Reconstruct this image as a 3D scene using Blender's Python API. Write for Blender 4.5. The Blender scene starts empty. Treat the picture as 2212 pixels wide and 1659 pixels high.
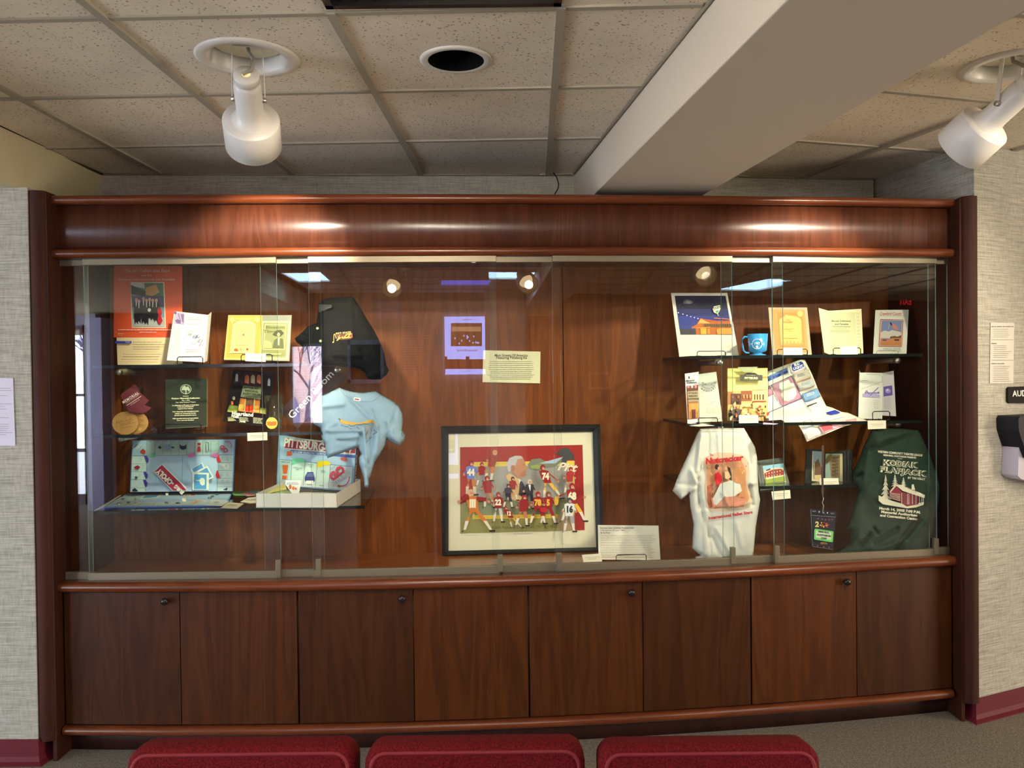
import bpy, math, random
from mathutils import Vector, geometry
random.seed(7)
SC = bpy.context.scene
COL = SC.collection
# ---------------------------------------------------------------- camera
F, CX, CY = 1780.0, 1106.0, 829.5
CAM = Vector((0, 0, 1.5))
_p, _r = math.atan(24.5 / F), 0.01174
_f = Vector((0, math.cos(_p), -math.sin(_p))); _x = Vector((1, 0, 0)); _u = _x.cross(_f)
CR = _x * math.cos(_r) - _u * math.sin(_r)
CU = _u * math.cos(_r) + _x * math.sin(_r)
cam_data = bpy.data.cameras.new('camera'); cam_data.sensor_width = 36; cam_data.lens = F / 2212 * 36
cam_data.clip_start = 0.05
cam = bpy.data.objects.new('camera', cam_data); COL.objects.link(cam)
from mathutils import Matrix
m = Matrix((CR, CU, -_f)).transposed().to_4x4(); m.translation = CAM
cam.matrix_world = m
SC.camera = cam
SC.cycles.transparent_max_bounces = 32; SC.cycles.max_bounces = 10
vs = SC.view_settings
vs.view_transform = 'Standard'; vs.look = 'None'; vs.gamma = 1; vs.use_curve_mapping = False
vs.exposure = 0.5
# ---------------------------------------------------------------- world (daylight outside the lobby)
wd = bpy.data.worlds.new('world'); SC.world = wd; wd.use_nodes = True
wd.node_tree.nodes['Background'].inputs[0].default_value = (0.8, 0.88, 1, 1)
wd.node_tree.nodes['Background'].inputs[1].default_value = 22
ZC = 2.44                                                     # ceiling height
def area(name, loc, size, direction, power, col):
    l = bpy.data.lights.new(name, 'AREA'); l.shape = 'RECTANGLE'; l.size, l.size_y = size
    l.energy = power; l.color = col
    o = bpy.data.objects.new(name, l); COL.objects.link(o); o.location = loc
    o.rotation_euler = Vector(direction).to_track_quat('-Z', 'Y').to_euler()
    return o
def spot(name, loc, direction, power, col, ang=60, blend=.5, rad=.03):
    l = bpy.data.lights.new(name, 'SPOT'); l.energy = power; l.color = col
    l.spot_size = math.radians(ang); l.spot_blend = blend; l.shadow_soft_size = rad
    o = bpy.data.objects.new(name, l); COL.objects.link(o); o.location = loc
    o.rotation_euler = Vector(direction).to_track_quat('-Z', 'Y').to_euler()
    return o
WARM = (1, .86, .67); DAY = (.74, .84, 1)
# area fill lights added at the lobby sides, no windows built there
area('left_fill', (-6.1, .5, 1.25), (1.8, 3.8), (1, .12, .12), 215, DAY)  # added cool fill for the ceiling and case, before a closed wall
area('right_fill', (7.6, .6, 1.3), (2.0, 3.0), (-1, .35, .12), 250, (1, .86, .68))  # added warm fill from the right, stands free in the room
area('rear_left_fill', (-6.1, -1.9, 1.3), (1.8, 1.4), (1, -.8, 0), 170, DAY)  # added to brighten the rear left wall that the glass reflects
# ---------------------------------------------------------------- geometry of the photograph
def ray(x, y):
    return _f + CR * ((x - CX) / F) - CU * ((y - CY) / F)
def proj(P):
    v = Vector(P) - CAM; d = v.dot(_f)
    return (CX + F * v.dot(CR) / d, CY - F * v.dot(CU) / d)
def W(x, y, Y):
    d = ray(x, y); return CAM + d * (Y / d.y)
def G(x, y, z):
    d = ray(x, y); return CAM + d * ((z - CAM.z) / d.z)
# front line of the case (chord), measured in plan
A = Vector((-1.80, 3.25, 0)); B = Vector((1.89, 3.52, 0))
CL = (B - A).length; CD = (B - A) / CL; CN = Vector((CD.y, -CD.x, 0))
def P(t, off, sag, z):
    """point of the bowed front: t along, off towards the room"""
    p = A + CD * (CL * t) + CN * (4 * sag * t * (1 - t) + off)
    return Vector((p.x, p.y, z))
def D(x, y, q):
    """point seen at pixel x, y on the vertical plane q behind the front line"""
    d = ray(x, y); n = CN
    k = ((A - CAM).dot(n) - q) / d.dot(n)
    return CAM + d * k
def tpx(x, off=0, sag=.1, z=1.3):
    best = min(range(0, 2001), key=lambda i: abs(proj(P(i / 2000, off, sag, z))[0] - x))
    return best / 2000
def Q(s, q, z):
    """case coordinates: s along the front, q deep, z high"""
    p = A + CD * s - CN * q
    return Vector((p.x, p.y, z))
# ---------------------------------------------------------------- materials
def lin(c):
    return tuple(((v / 255) / 12.92 if v / 255 <= .04045 else ((v / 255 + .055) / 1.055) ** 2.4) for v in c[:3]) + (1,)
MC = {}
def mat(name, col=(128, 128, 128), rough=.6, metal=0, spec=.5, emit=0, coat=0, fn=None):
    if name in MC: return MC[name]
    m = bpy.data.materials.new(name); m.use_nodes = True; MC[name] = m
    b = m.node_tree.nodes['Principled BSDF']
    b.inputs['Base Color'].default_value = lin(col); b.inputs['Roughness'].default_value = rough
    b.inputs['Metallic'].default_value = metal; b.inputs['Specular IOR Level'].default_value = spec
    b.inputs['Coat Weight'].default_value = coat; b.inputs['Coat Roughness'].default_value = .24
    if emit:
        b.inputs['Emission Color'].default_value = lin(col); b.inputs['Emission Strength'].default_value = emit
    if fn: fn(m.node_tree, b)
    return m
def pm(c, rough=.62):
    """plain printed / painted colour"""
    c = tuple(int(v) for v in c)
    return mat('print_%d_%d_%d_%d' % (c + (int(rough * 100),)), c, rough, spec=.35)
def N(nt, t, **kw):
    n = nt.nodes.new(t)
    for k, v in kw.items():
        if k in n.inputs.keys() if hasattr(n.inputs, 'keys') else False: n.inputs[k].default_value = v
        else: setattr(n, k, v)
    return n
def coords(nt, scale, rot=(0, 0, 0)):
    tc = nt.nodes.new('ShaderNodeNewGeometry'); mp = nt.nodes.new('ShaderNodeMapping')
    mp.inputs['Scale'].default_value = scale; mp.inputs['Rotation'].default_value = rot
    nt.links.new(tc.outputs['Position'], mp.inputs['Vector']); return mp.outputs[0]
def noise(nt, vec, scale, detail=4, rough=.6, dist=0):
    n = nt.nodes.new('ShaderNodeTexNoise'); n.inputs['Scale'].default_value = scale
    n.inputs['Detail'].default_value = detail; n.inputs['Roughness'].default_value = rough
    n.inputs['Distortion'].default_value = dist
    nt.links.new(vec, n.inputs['Vector']); return n.outputs['Fac']
def ramp(nt, fac, stops):
    r = nt.nodes.new('ShaderNodeValToRGB'); e = r.color_ramp.elements
    while len(e) < len(stops): e.new(.5)
    for i, (p, c) in enumerate(stops): e[i].position = p; e[i].color = lin(c) if len(c) == 3 else c
    nt.links.new(fac, r.inputs[0]); return r.outputs[0]
def bump(nt, b, h, strength, dist=.01):
    n = nt.nodes.new('ShaderNodeBump'); n.inputs['Strength'].default_value = strength
    n.inputs['Distance'].default_value = dist
    nt.links.new(h, n.inputs['Height']); nt.links.new(n.outputs[0], b.inputs['Normal'])
def mixc(nt, fac, a, b_, mode='MIX'):
    n = nt.nodes.new('ShaderNodeMix'); n.data_type = 'RGBA'; n.blend_type = mode
    for s, v in ((0, fac), (6, a), (7, b_)):
        if hasattr(v, 'is_linked') or hasattr(v, 'links'): nt.links.new(v, n.inputs[s])
        else: n.inputs[s].default_value = v
    return n.outputs[2]
def wood(name, dark, light, vert=True, rough=.33, coat=.35):
    def fn(nt, b):
        sc = (9, 9, .9) if vert else (.9, .9, 14)
        v = coords(nt, sc)
        oi = nt.nodes.new('ShaderNodeObjectInfo'); ad = nt.nodes.new('ShaderNodeVectorMath'); ad.operation = 'ADD'
        ml = nt.nodes.new('ShaderNodeMath'); ml.operation = 'MULTIPLY'; ml.inputs[1].default_value = 37
        nt.links.new(oi.outputs['Random'], ml.inputs[0]); nt.links.new(v, ad.inputs[0]); nt.links.new(ml.outputs[0], ad.inputs[1])
        n1 = noise(nt, ad.outputs[0], 1.1, 3, .5, 1.2)
        w = nt.nodes.new('ShaderNodeMath'); w.operation = 'MULTIPLY'; w.inputs[1].default_value = 9
        nt.links.new(n1, w.inputs[0]); fr = nt.nodes.new('ShaderNodeMath'); fr.operation = 'PINGPONG'; fr.inputs[1].default_value = 1
        nt.links.new(w.outputs[0], fr.inputs[0])
        c1 = ramp(nt, fr.outputs[0], [(0, dark), (1, light)])
        fine = noise(nt, coords(nt, (160, 160, 5) if vert else (5, 5, 160)), 1.5, 3)
        c2 = mixc(nt, .35, c1, ramp(nt, fine, [(.3, dark), (.7, light)]))
        rv = ramp(nt, oi.outputs['Random'], [(0, (205, 205, 205)), (1, (255, 250, 245))])
        nt.links.new(mixc(nt, 1, c2, rv, 'MULTIPLY'), b.inputs['Base Color'])
        rr = nt.nodes.new('ShaderNodeMapRange'); rr.inputs[3].default_value = rough - .05; rr.inputs[4].default_value = rough + .08
        nt.links.new(noise(nt, coords(nt, (3, 3, 3)), 3), rr.inputs[0]); nt.links.new(rr.outputs[0], b.inputs['Roughness'])
        bump(nt, b, fine, .04, .002)
    return mat(name, dark, rough, spec=.22, coat=coat, fn=fn)
M_WOOD = wood('cherry_veneer', (60, 28, 6), (88, 46, 13), rough=.45, coat=.08)
M_WOODH = wood('cherry_header', (80, 41, 25), (108, 60, 39), rough=.36, coat=.5)
M_RAIL = wood('cherry_rail', (88, 42, 20), (120, 62, 32), False, .3, .5)
M_POST = wood('cherry_post', (58, 25, 11), (78, 37, 17), rough=.62, coat=0)
M_BACK = wood('cherry_back_panel', (98, 49, 8), (132, 72, 18), rough=.48, coat=.05)
M_DECK = wood('cherry_deck', (160, 88, 38), (190, 112, 54), False, rough=.3, coat=.4)
M_KICK = wood('cherry_kick', (48, 26, 20), (64, 34, 25), rough=.5, coat=0)
def _grass(nt, b, d, l):
    v = coords(nt, (6, 6, 210)); n = noise(nt, v, 1.4, 3, .7)
    v2 = coords(nt, (150, 150, 30)); n2 = noise(nt, v2, 1, 2)
    c = ramp(nt, n, [(.32, d), (.66, l)])
    c = mixc(nt, .3, c, ramp(nt, n2, [(.3, d), (.7, l)]))
    nt.links.new(c, b.inputs['Base Color']); bump(nt, b, n, .35, .003)
M_WALL = mat('grasscloth', rough=.85, fn=lambda nt, b: _grass(nt, b, (130, 126, 110), (198, 194, 180)))
M_PLASTER = mat('painted_plaster', (205, 193, 174), .7, fn=lambda nt, b: bump(nt, b, noise(nt, coords(nt, (1, 1, 1)), 350, 2), .06, .001))
M_SOFFIT = mat('soffit_paint', (196, 186, 150), .75, fn=lambda nt, b: bump(nt, b, noise(nt, coords(nt, (1, 1, 1)), 350, 2), .06, .001))
def _tile(nt, b):
    v = coords(nt, (1, 1.0, 1)); vo = nt.nodes.new('ShaderNodeTexVoronoi'); vo.inputs['Scale'].default_value = 78
    wob = nt.nodes.new('ShaderNodeTexNoise'); wob.inputs['Scale'].default_value = 160; nt.links.new(v, wob.inputs['Vector'])
    mx = nt.nodes.new('ShaderNodeVectorMath'); mx.operation = 'MULTIPLY_ADD'; mx.inputs[1].default_value = (.012, .012, 0)
    nt.links.new(wob.outputs['Color'], mx.inputs[0]); nt.links.new(v, mx.inputs[2]); nt.links.new(mx.outputs[0], vo.inputs['Vector'])
    sm = noise(nt, v, 30, 2)
    th = nt.nodes.new('ShaderNodeMath'); th.operation = 'MULTIPLY'; th.inputs[1].default_value = .42
    nt.links.new(sm, th.inputs[0])
    lt = nt.nodes.new('ShaderNodeMath'); lt.operation = 'LESS_THAN'
    nt.links.new(vo.outputs['Distance'], lt.inputs[0]); nt.links.new(th.outputs[0], lt.inputs[1])
    c = mixc(nt, lt.outputs[0], ramp(nt, noise(nt, v, 5, 4), [(.3, (226, 212, 190)), (.7, (238, 225, 202))]), lin((164, 148, 122)))
    nt.links.new(c, b.inputs['Base Color'])
M_TILE = mat('mineral_tile', rough=.9, fn=_tile)
M_TBAR = mat('tbar', (168, 159, 140), .6)
def _carpet(nt, b):
    n = noise(nt, coords(nt, (1, 1, 1)), 190, 3, .85)
    n2 = noise(nt, coords(nt, (1, 1, 1)), 70, 2, .8)
    c = ramp(nt, n, [(.35, (56, 51, 45)), (.5, (112, 102, 88)), (.66, (184, 172, 150))])
    c = mixc(nt, .35, c, ramp(nt, n2, [(.35, (92, 86, 80)), (.65, (156, 148, 134))]))
    nt.links.new(c, b.inputs['Base Color']); bump(nt, b, n, .6, .006)
M_CARPET = mat('carpet', rough=.95, fn=_carpet)
M_BASE = mat('vinyl_baseboard', (98, 24, 36), .6, spec=.3)
def _chairf(nt, b):
    br = nt.nodes.new('ShaderNodeTexVoronoi'); br.inputs['Scale'].default_value = 260
    nt.links.new(coords(nt, (1, .5, 1), (0, .5, 0)), br.inputs['Vector'])
    nt.links.new(ramp(nt, br.outputs['Distance'], [(0, (128, 22, 26)), (.7, (84, 10, 14))]), b.inputs['Base Color'])
    b.inputs['Specular IOR Level'].default_value = .15
    bump(nt, b, br.outputs['Distance'], .5, .003)
M_RED = mat('crimson_upholstery', (150, 30, 42), .85, fn=_chairf)
M_PIPE = mat('crimson_piping', (126, 22, 28), .7)
M_BRONZE = mat('bronze_track', (122, 112, 92), .45, .5)
M_CHROME = mat('brushed_metal', (190, 186, 176), .3, .9)
M_BLACKM = mat('black_metal', (24, 22, 22), .35, .3)
M_KNOB = mat('dark_knob', (46, 42, 44), .25, .5)
M_WHITE = mat('white_enamel', (222, 218, 208), .35)
M_CREAM = mat('cream_plate', (226, 218, 184), .5)
M_DARK = mat('dark_void', (10, 11, 10), .5)
def glassmat(name, tint=(1, 1, 1, 1), f0=.045, gain=1.0):
    m = bpy.data.materials.new(name); m.use_nodes = True; MC[name] = m; nt = m.node_tree; nt.nodes.clear()
    o = nt.nodes.new('ShaderNodeOutputMaterial'); mx = nt.nodes.new('ShaderNodeMixShader')
    tr = nt.nodes.new('ShaderNodeBsdfTransparent'); tr.inputs[0].default_value = tint
    gl = nt.nodes.new('ShaderNodeBsdfGlossy'); gl.inputs['Roughness'].default_value = 0.0
    lw = nt.nodes.new('ShaderNodeLayerWeight'); lw.inputs[0].default_value = .5
    pw = nt.nodes.new('ShaderNodeMath'); pw.operation = 'POWER'; pw.inputs[1].default_value = 5
    ma = nt.nodes.new('ShaderNodeMath'); ma.operation = 'MULTIPLY_ADD'; ma.inputs[1].default_value = gain * (1 - f0); ma.inputs[2].default_value = f0
    nt.links.new(lw.outputs['Facing'], pw.inputs[0]); nt.links.new(pw.outputs[0], ma.inputs[0])
    nt.links.new(ma.outputs[0], mx.inputs[0]); nt.links.new(tr.outputs[0], mx.inputs[1]); nt.links.new(gl.outputs[0], mx.inputs[2])
    nt.links.new(mx.outputs[0], o.inputs[0]); return m
M_GLASS = glassmat('pane_glass', (.985, 1, .99, 1), .045)
M_EDGE = mat('glass_edge', (120, 150, 140), .12, spec=.8)
M_SHELFG = glassmat('shelf_glass', (.86, .95, .9, 1), .06)
M_SHEDGE = mat('shelf_edge', (16, 24, 22), .15, spec=.8)
M_CLEAR = glassmat('clear_glass', (.93, .97, .96, 1), .10, 1.0)
M_SLEEVE = glassmat('plastic_sleeve', (.97, .97, .97, 1), .05)
# ---------------------------------------------------------------- mesh builder
WL = {}
def wl(o): return WL.get(o.name, Vector((0, 0, 0))) if o else Vector((0, 0, 0))
class MB:
    def __init__(s): s.v = []; s.f = []; s.m = []; s.mats = []; s.sm = []
    def mi(s, m):
        if m not in s.mats: s.mats.append(m)
        return s.mats.index(m)
    def add(s, vs_, fs, m, smooth=False):
        o = len(s.v); s.v += [Vector(p) for p in vs_]; k = s.mi(m)
        for f in fs: s.f.append([o + i for i in f]); s.m.append(k); s.sm.append(smooth)
    def hexa(s, c, m):
        """8 corners: 4 front (tl,tr,br,bl), 4 back"""
        s.add(c, [(0, 3, 2, 1), (4, 5, 6, 7), (0, 1, 5, 4), (1, 2, 6, 5), (2, 3, 7, 6), (3, 0, 4, 7)], m)
    def box(s, a, b, m, ax=None):
        a = Vector(a); b = Vector(b)
        c = [(a.x, a.y, b.z), (b.x, a.y, b.z), (b.x, a.y, a.z), (a.x, a.y, a.z), (a.x, b.y, b.z), (b.x, b.y, b.z), (b.x, b.y, a.z), (a.x, b.y, a.z)]
        s.hexa(c, m)
    def cbox(s, s0, s1, q0, q1, z0, z1, m):
        """box in case coordinates"""
        s.hexa([Q(s0, q0, z1), Q(s1, q0, z1), Q(s1, q0, z0), Q(s0, q0, z0), Q(s0, q1, z1), Q(s1, q1, z1), Q(s1, q1, z0), Q(s0, q1, z0)], m)
    def obox(s, c, ax, ay, az, m):
        c = Vector(c)
        s.hexa([c - ax - ay + az, c + ax - ay + az, c + ax - ay - az, c - ax - ay - az, c - ax + ay + az, c + ax + ay + az, c + ax + ay - az, c - ax + ay - az], m)
    def sweep(s, prof, ts, fn, m, smooth=True, caps=True):
        """prof: (off,z) list closed; fn(t,off,z)"""
        n = len(prof); vv = [fn(t, o, z) for t in ts for o, z in prof]; ff = []
        for i in range(len(ts) - 1):
            for j in range(n): k = (j + 1) % n; ff.append((i * n + j, i * n + k, (i + 1) * n + k, (i + 1) * n + j))
        s.add(vv, ff, m, smooth)
        if caps: s.add(vv[:n], [list(range(n))], m); s.add(vv[-n:], [list(range(n))[::-1]], m)
    def tube(s, path, r, m, n=8, closed=False):
        path = [Vector(p) for p in path]; L = len(path); vv = []; ff = []
        up = Vector((0, 0, 1))
        for i, p in enumerate(path):
            a = path[(i - 1) % L] if closed or i else p; b = path[(i + 1) % L] if closed or i < L - 1 else p
            d = (b - a).normalized(); x = d.cross(up)
            if x.length < .05: x = d.cross(Vector((1, 0, 0)))
            x.normalize(); y = x.cross(d)
            for k in range(n):
                an = 2 * math.pi * k / n; vv.append(p + x * (r * math.cos(an)) + y * (r * math.sin(an)))
        R = L if closed else L - 1
        for i in range(R):
            for k in range(n): k2 = (k + 1) % n; i2 = (i + 1) % L; ff.append((i * n + k, i * n + k2, i2 * n + k2, i2 * n + k))
        if not closed: ff += [list(range(n))[::-1], [(L - 1) * n + k for k in range(n)]]
        s.add(vv, ff, m, True)
    def lathe(s, c, axis, prof, m, n=40, smooth=True, capS=False, capE=False):
        """prof: (radius, dist along axis)"""
        c = Vector(c); a = Vector(axis).normalized(); x = a.cross(Vector((.3, .9, .1))).normalized(); y = a.cross(x)
        vv = [c + a * h + (x * math.cos(2 * math.pi * k / n) + y * math.sin(2 * math.pi * k / n)) * r for r, h in prof for k in range(n)]
        ff = [(i * n + k, i * n + (k + 1) % n, (i + 1) * n + (k + 1) % n, (i + 1) * n + k) for i in range(len(prof) - 1) for k in range(n)]
        s.add(vv, ff, m, smooth)
        if capS: s.add(vv[:n], [list(range(n))], m)
        if capE: s.add(vv[-n:], [list(range(n))], m)
    def build(s, name, parent=None, bevel=0, sub=0, solid=0, merge=False):
        me = bpy.data.meshes.new(name); L = wl(parent)
        me.from_pydata([tuple(v - L) for v in s.v], [], s.f)
        for m_ in s.mats: me.materials.append(m_)
        me.polygons.foreach_set('material_index', s.m); me.polygons.foreach_set('use_smooth', s.sm)
        me.update()
        import bmesh
        bm = bmesh.new(); bm.from_mesh(me)
        if merge: bmesh.ops.remove_doubles(bm, verts=bm.verts, dist=1e-5)
        if not getattr(s, 'keepn', False): bmesh.ops.recalc_face_normals(bm, faces=bm.faces)
        bm.to_mesh(me); bm.free()
        o = bpy.data.objects.new(name, me); COL.objects.link(o); o.parent = parent
        WL[o.name] = L.copy()
        if bevel:
            b = o.modifiers.new('bevel', 'BEVEL'); b.width = bevel; b.segments = 2; b.limit_method = 'ANGLE'; b.angle_limit = .7
        if solid:
            b = o.modifiers.new('solid', 'SOLIDIFY'); b.thickness = solid; b.offset = -1
        if sub:
            b = o.modifiers.new('sub', 'SUBSURF'); b.levels = b.render_levels = sub
        return o
def thing(name, label, cat, loc, group=None):
    o = bpy.data.objects.new(name, None); COL.objects.link(o); o.location = loc; o.empty_display_size = .05
    WL[o.name] = Vector(loc); o['label'] = label; o['category'] = cat
    if group: o['group'] = group
    return o
def tag(o, label, cat, group=None):
    o['label'] = label; o['category'] = cat
    if group: o['group'] = group
    return o
def struct(o): o['kind'] = 'structure'; return o
# ---------------------------------------------------------------- 2-D helpers
def inside(pt, poly):
    x, y = pt; c = False; j = len(poly) - 1
    for i in range(len(poly)):
        xi, yi = poly[i]; xj, yj = poly[j]
        if (yi > y) != (yj > y) and x < (xj - xi) * (y - yi) / (yj - yi) + xi: c = not c
        j = i
    return c
def tris(poly, step=None, holes=()):
    vv = [Vector(p) for p in poly]; n = len(vv); ee = [(i, (i + 1) % n) for i in range(n)]
    if step:
        v2 = []
        for i in range(n):
            a = vv[i]; b = vv[(i + 1) % n]; k = max(1, int((b - a).length / step))
            v2 += [a.lerp(b, j / k) for j in range(k)]
        vv = v2; n = len(vv); ee = [(i, (i + 1) % n) for i in range(n)]
    for h in holes:
        o = len(vv); vv += [Vector(p) for p in h]; ee += [(o + i, o + (i + 1) % len(h)) for i in range(len(h))]
    if step:
        xs = [v.x for v in vv]; ys = [v.y for v in vv]; y = min(ys) + step * .5; pl = [(v.x, v.y) for v in vv[:n]]; r = 0
        while y < max(ys):
            x = min(xs) + step * (.3 + .5 * (r % 2)); r += 1
            while x < max(xs):
                if inside((x, y), pl) and min((v - Vector((x, y))).length_squared for v in vv[:n]) > (step * .45) ** 2: vv.append(Vector((x, y)))
                x += step
            y += step * .87
    o = geometry.delaunay_2d_cdt(vv, ee, [], 0, 1e-7)
    V, Fc = o[0], o[2]; pl = [tuple(p) for p in poly]; hl = [[tuple(p) for p in h] for h in holes]; out = []
    for f in Fc:
        c = sum((V[i] for i in f), Vector((0, 0))) / len(f)
        if inside(c, pl) and not any(inside(c, h) for h in hl): out.append(list(f))
    return [tuple(v) for v in V], out
TXT = {}
def textmesh(s_, bold=0, shear=0, space=1, align='CENTER'):
    key = (s_, bold, shear, space, align)
    if key in TXT: return TXT[key]
    cu = bpy.data.curves.new('t', 'FONT'); cu.body = s_; cu.size = 1; cu.align_x = align; cu.align_y = 'CENTER'
    cu.resolution_u = 2; cu.offset = bold; cu.shear = shear; cu.space_character = space
    ob = bpy.data.objects.new('t', cu); COL.objects.link(ob); bpy.context.view_layer.update()
    me = ob.evaluated_get(bpy.context.evaluated_depsgraph_get()).to_mesh()
    r = ([(v.co.x, v.co.y) for v in me.vertices], [tuple(p.vertices) for p in me.polygons])
    bpy.data.objects.remove(ob); bpy.data.curves.remove(cu)
    TXT[key] = r; return r
WID = {'The Jim Cullum Jazz Band': 98, 'and the': 22, 'Pittsburg State University Jazz Ensemble': 121, 'Pittsburg Memorial Auditorium': 61, 'May 1, 2020': 17, 'Four Oaks Regional Theatre': 43,
       'In celebration of 95 years of dedication': 57, 'to the arts and unwavering': 36, 'support of our mission.': 33, 'Your generosity and commitment have': 57, 'helped our community flourish': 45,
       'through service and performance.': 48, 'With heartfelt thanks and appreciation': 56, 'Your cast and director': 38, 'KODIAK': 77, 'FLAPJACK': 102, 'WESTERN COMMUNITY THEATRE LEAGUE': 97,
       'MEMORIAL AUDITORIUM PRESENTS': 71, 'BY TIM KELLY': 38, 'March 14, 2008 7:00 P.M.': 90, 'Memorial Auditorium': 78, 'and Convention Center': 83, 'Nutcracker': 83, 'International Ballet Stars': 96,
       'PITTSBURG-OPOLY': 150, 'PITTSBURG!': 45, 'Main Streets Of America': 71, 'Featuring Pittsburg Ks': 66, 'Pitt': 44, 'NAIA National Champions 1957 & 1961': 132, 'PITT STATE': 32, 'JAZZ': 33,
       'Green Room': 132, 'BUD': 13, 'LIGHT': 22, 'Heartland': 46, 'Crawford County': 48, 'Visitors Guide': 38, 'Mental Deficiency': 42, 'and Parents': 30, 'Blossom': 41, 'Time': 28, 'A FUN GAME CELEBRATING THE PEOPLE': 74,
       'Venue Rental': 45, 'BALCONY': 29, 'SEATING': 29, 'SECTION': 29, 'Pittsburg State University Football NAIA': 74, 'Champions 57 and 1961': 53, 'STAFF': 12, '-OPOLY': 46, 'BURG': 24}
class Art:
    """draws flat shapes, in photograph pixels, on a surface S(x, y, off)"""
    def __init__(s, mb, S, step=None, eps=.0004): s.mb = mb; s.S = S; s.step = step; s.k = 0; s.eps = eps
    def _c(s, c): return c if not isinstance(c, tuple) else pm(c)
    def poly(s, pts, c):
        s.k += 1; v, f = tris(pts, s.step); s.mb.add([s.S(x, y, .0005 + s.k * s.eps) for x, y in v], f, s._c(c), bool(s.step))
    def rect(s, x0, y0, x1, y1, c, sk=0):
        s.poly([(x0, y0), (x1, y0 + sk), (x1, y1 + sk), (x0, y1)], c)
    def ell(s, x, y, rx, ry, c, n=16, rot=0):
        cr, sr = math.cos(rot), math.sin(rot)
        s.poly([(x + rx * math.cos(a) * cr - ry * math.sin(a) * sr, y + rx * math.cos(a) * sr + ry * math.sin(a) * cr) for a in [2 * math.pi * i / n for i in range(n)]], c)
    def line(s, pts, w, c):
        for (x0, y0), (x1, y1) in zip(pts, pts[1:]):
            L = math.hypot(x1 - x0, y1 - y0) or 1; nx, ny = -(y1 - y0) / L * w / 2, (x1 - x0) / L * w / 2
            s.k -= .7; s.poly([(x0 + nx, y0 + ny), (x1 + nx, y1 + ny), (x1 - nx, y1 - ny), (x0 - nx, y0 - ny)], c)
    def text(s, t, x, y, h, c, rot=0, bold=.0, shear=0, sx=1, space=1, align='CENTER', arc=0):
        """h: cap height in px; rot in degrees, counter-clockwise in the picture"""
        s.k += 1; v, f = textmesh(t, bold, shear, space, align); k = h / .70
        if t in WID and not (t == 'PITTSBURG!' and h < 5): e = max(q[0] for q in v) - min(q[0] for q in v); sx = math.copysign(WID[t] / (e * k), sx)
        cr, sr = math.cos(math.radians(rot)), math.sin(math.radians(rot)); o = []
        for a, b in v:
            a2 = a * k * sx; b2 = (b - .0) * k - arc * a2 * a2
            o.append(s.S(x + a2 * cr - b2 * sr, y - a2 * sr - b2 * cr, .0005 + s.k * s.eps))
        s.mb.add(o, f, s._c(c))
    def lines(s, x0, y0, x1, y1, n, c, w=None, sk=0, ragged=.25, words=True):
        dy = (y1 - y0) / n; w = (w or dy * .42) * .72; s.k += 1; R = random.Random(int(x0 * 7 + y0))
        for i in range(n):
            y = y0 + dy * (i + .5); e = x1 - (x1 - x0) * ragged * R.random(); x = x0
            while x < e:
                wl_ = (2 + 7 * R.random()) * max(w, .6) if words else e - x; xe = min(x + wl_, e)
                f0, f1 = (x - x0) / (x1 - x0) * sk, (xe - x0) / (x1 - x0) * sk
                s.mb.add([s.S(x, y - w / 2 + f0, .0005 + s.k * s.eps), s.S(xe, y - w / 2 + f1, .0005 + s.k * s.eps), s.S(xe, y + w / 2 + f1, .0005 + s.k * s.eps), s.S(x, y + w / 2 + f0, .0005 + s.k * s.eps)], [(0, 1, 2, 3)], s._c(c))
                x = xe + max(w, .6) * .9
class Plane:
    """a flat sheet through photograph pixels at given depths behind the case front"""
    def __init__(s, pts, qs, fn=None):
        fn = fn or D
        s.c = [fn(x, y, q) for (x, y), q in zip(pts, qs)]; s.pts = pts
        s.n = (s.c[1] - s.c[0]).cross(s.c[3] - s.c[0]).normalized()
        if s.n.dot(s.c[0] - CAM) > 0: s.n = -s.n
        s.o = s.c[0]
    def S(s, x, y, off=0):
        d = ray(x, y); k = (s.o - CAM).dot(s.n) / d.dot(s.n)
        return CAM + d * k + s.n * off
    def slab(s, mb, pts, m, th=.0012, edge=None, off=0):
        f = [s.S(x, y, off) for x, y in pts]; b = [p - s.n * th for p in f]; n = len(f)
        mb.add(f, [list(range(n))], m); mb.add(b, [list(range(n))[::-1]], edge or m)
        mb.add(f + b, [(i, (i + 1) % n, n + (i + 1) % n, n + i) for i in range(n)], edge or m)
# ================================================================= ROOM SHELL
def circ(c, r, n=40): return [(c.x + r * math.cos(2 * math.pi * i / n), c.y + r * math.sin(2 * math.pi * i / n)) for i in range(n)]
YB = -3.0                                  # wall behind the viewer
XL, XR = -6.2, 9.0
LAMPA = G(535, 124, ZC); LAMPB = G(2186, 142, ZC); CAN = G(985, 129, ZC)
BM = [G(1700, 0, 2.25), G(1290, 413, 2.25), G(1535, 413, 2.25), G(2212, 25, 2.25)]   # soffit beam corners
def onl(p, q, Y): k = (Y - p.y) / (q.y - p.y); return p.x + (q.x - p.x) * k
BL = lambda Y: onl(BM[0], BM[1], Y)
BR = lambda Y: onl(BM[3], BM[2], Y)
backw = [Vector((-1.88, 3.81)), Vector((.29, 3.93)), Vector((1.107, 4.0)), Vector((1.80, 4.09))]
def by(X):
    for a, b in zip(backw, backw[1:]):
        if X <= b.x: return a.y + (b.y - a.y) * (X - a.x) / (b.x - a.x)
    return backw[-1].y
SOFX = -1.925
# floor
mb = MB(); mb.box((XL, YB, -.05), (XR, 5, 0), M_CARPET); struct(mb.build('floor'))
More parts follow.
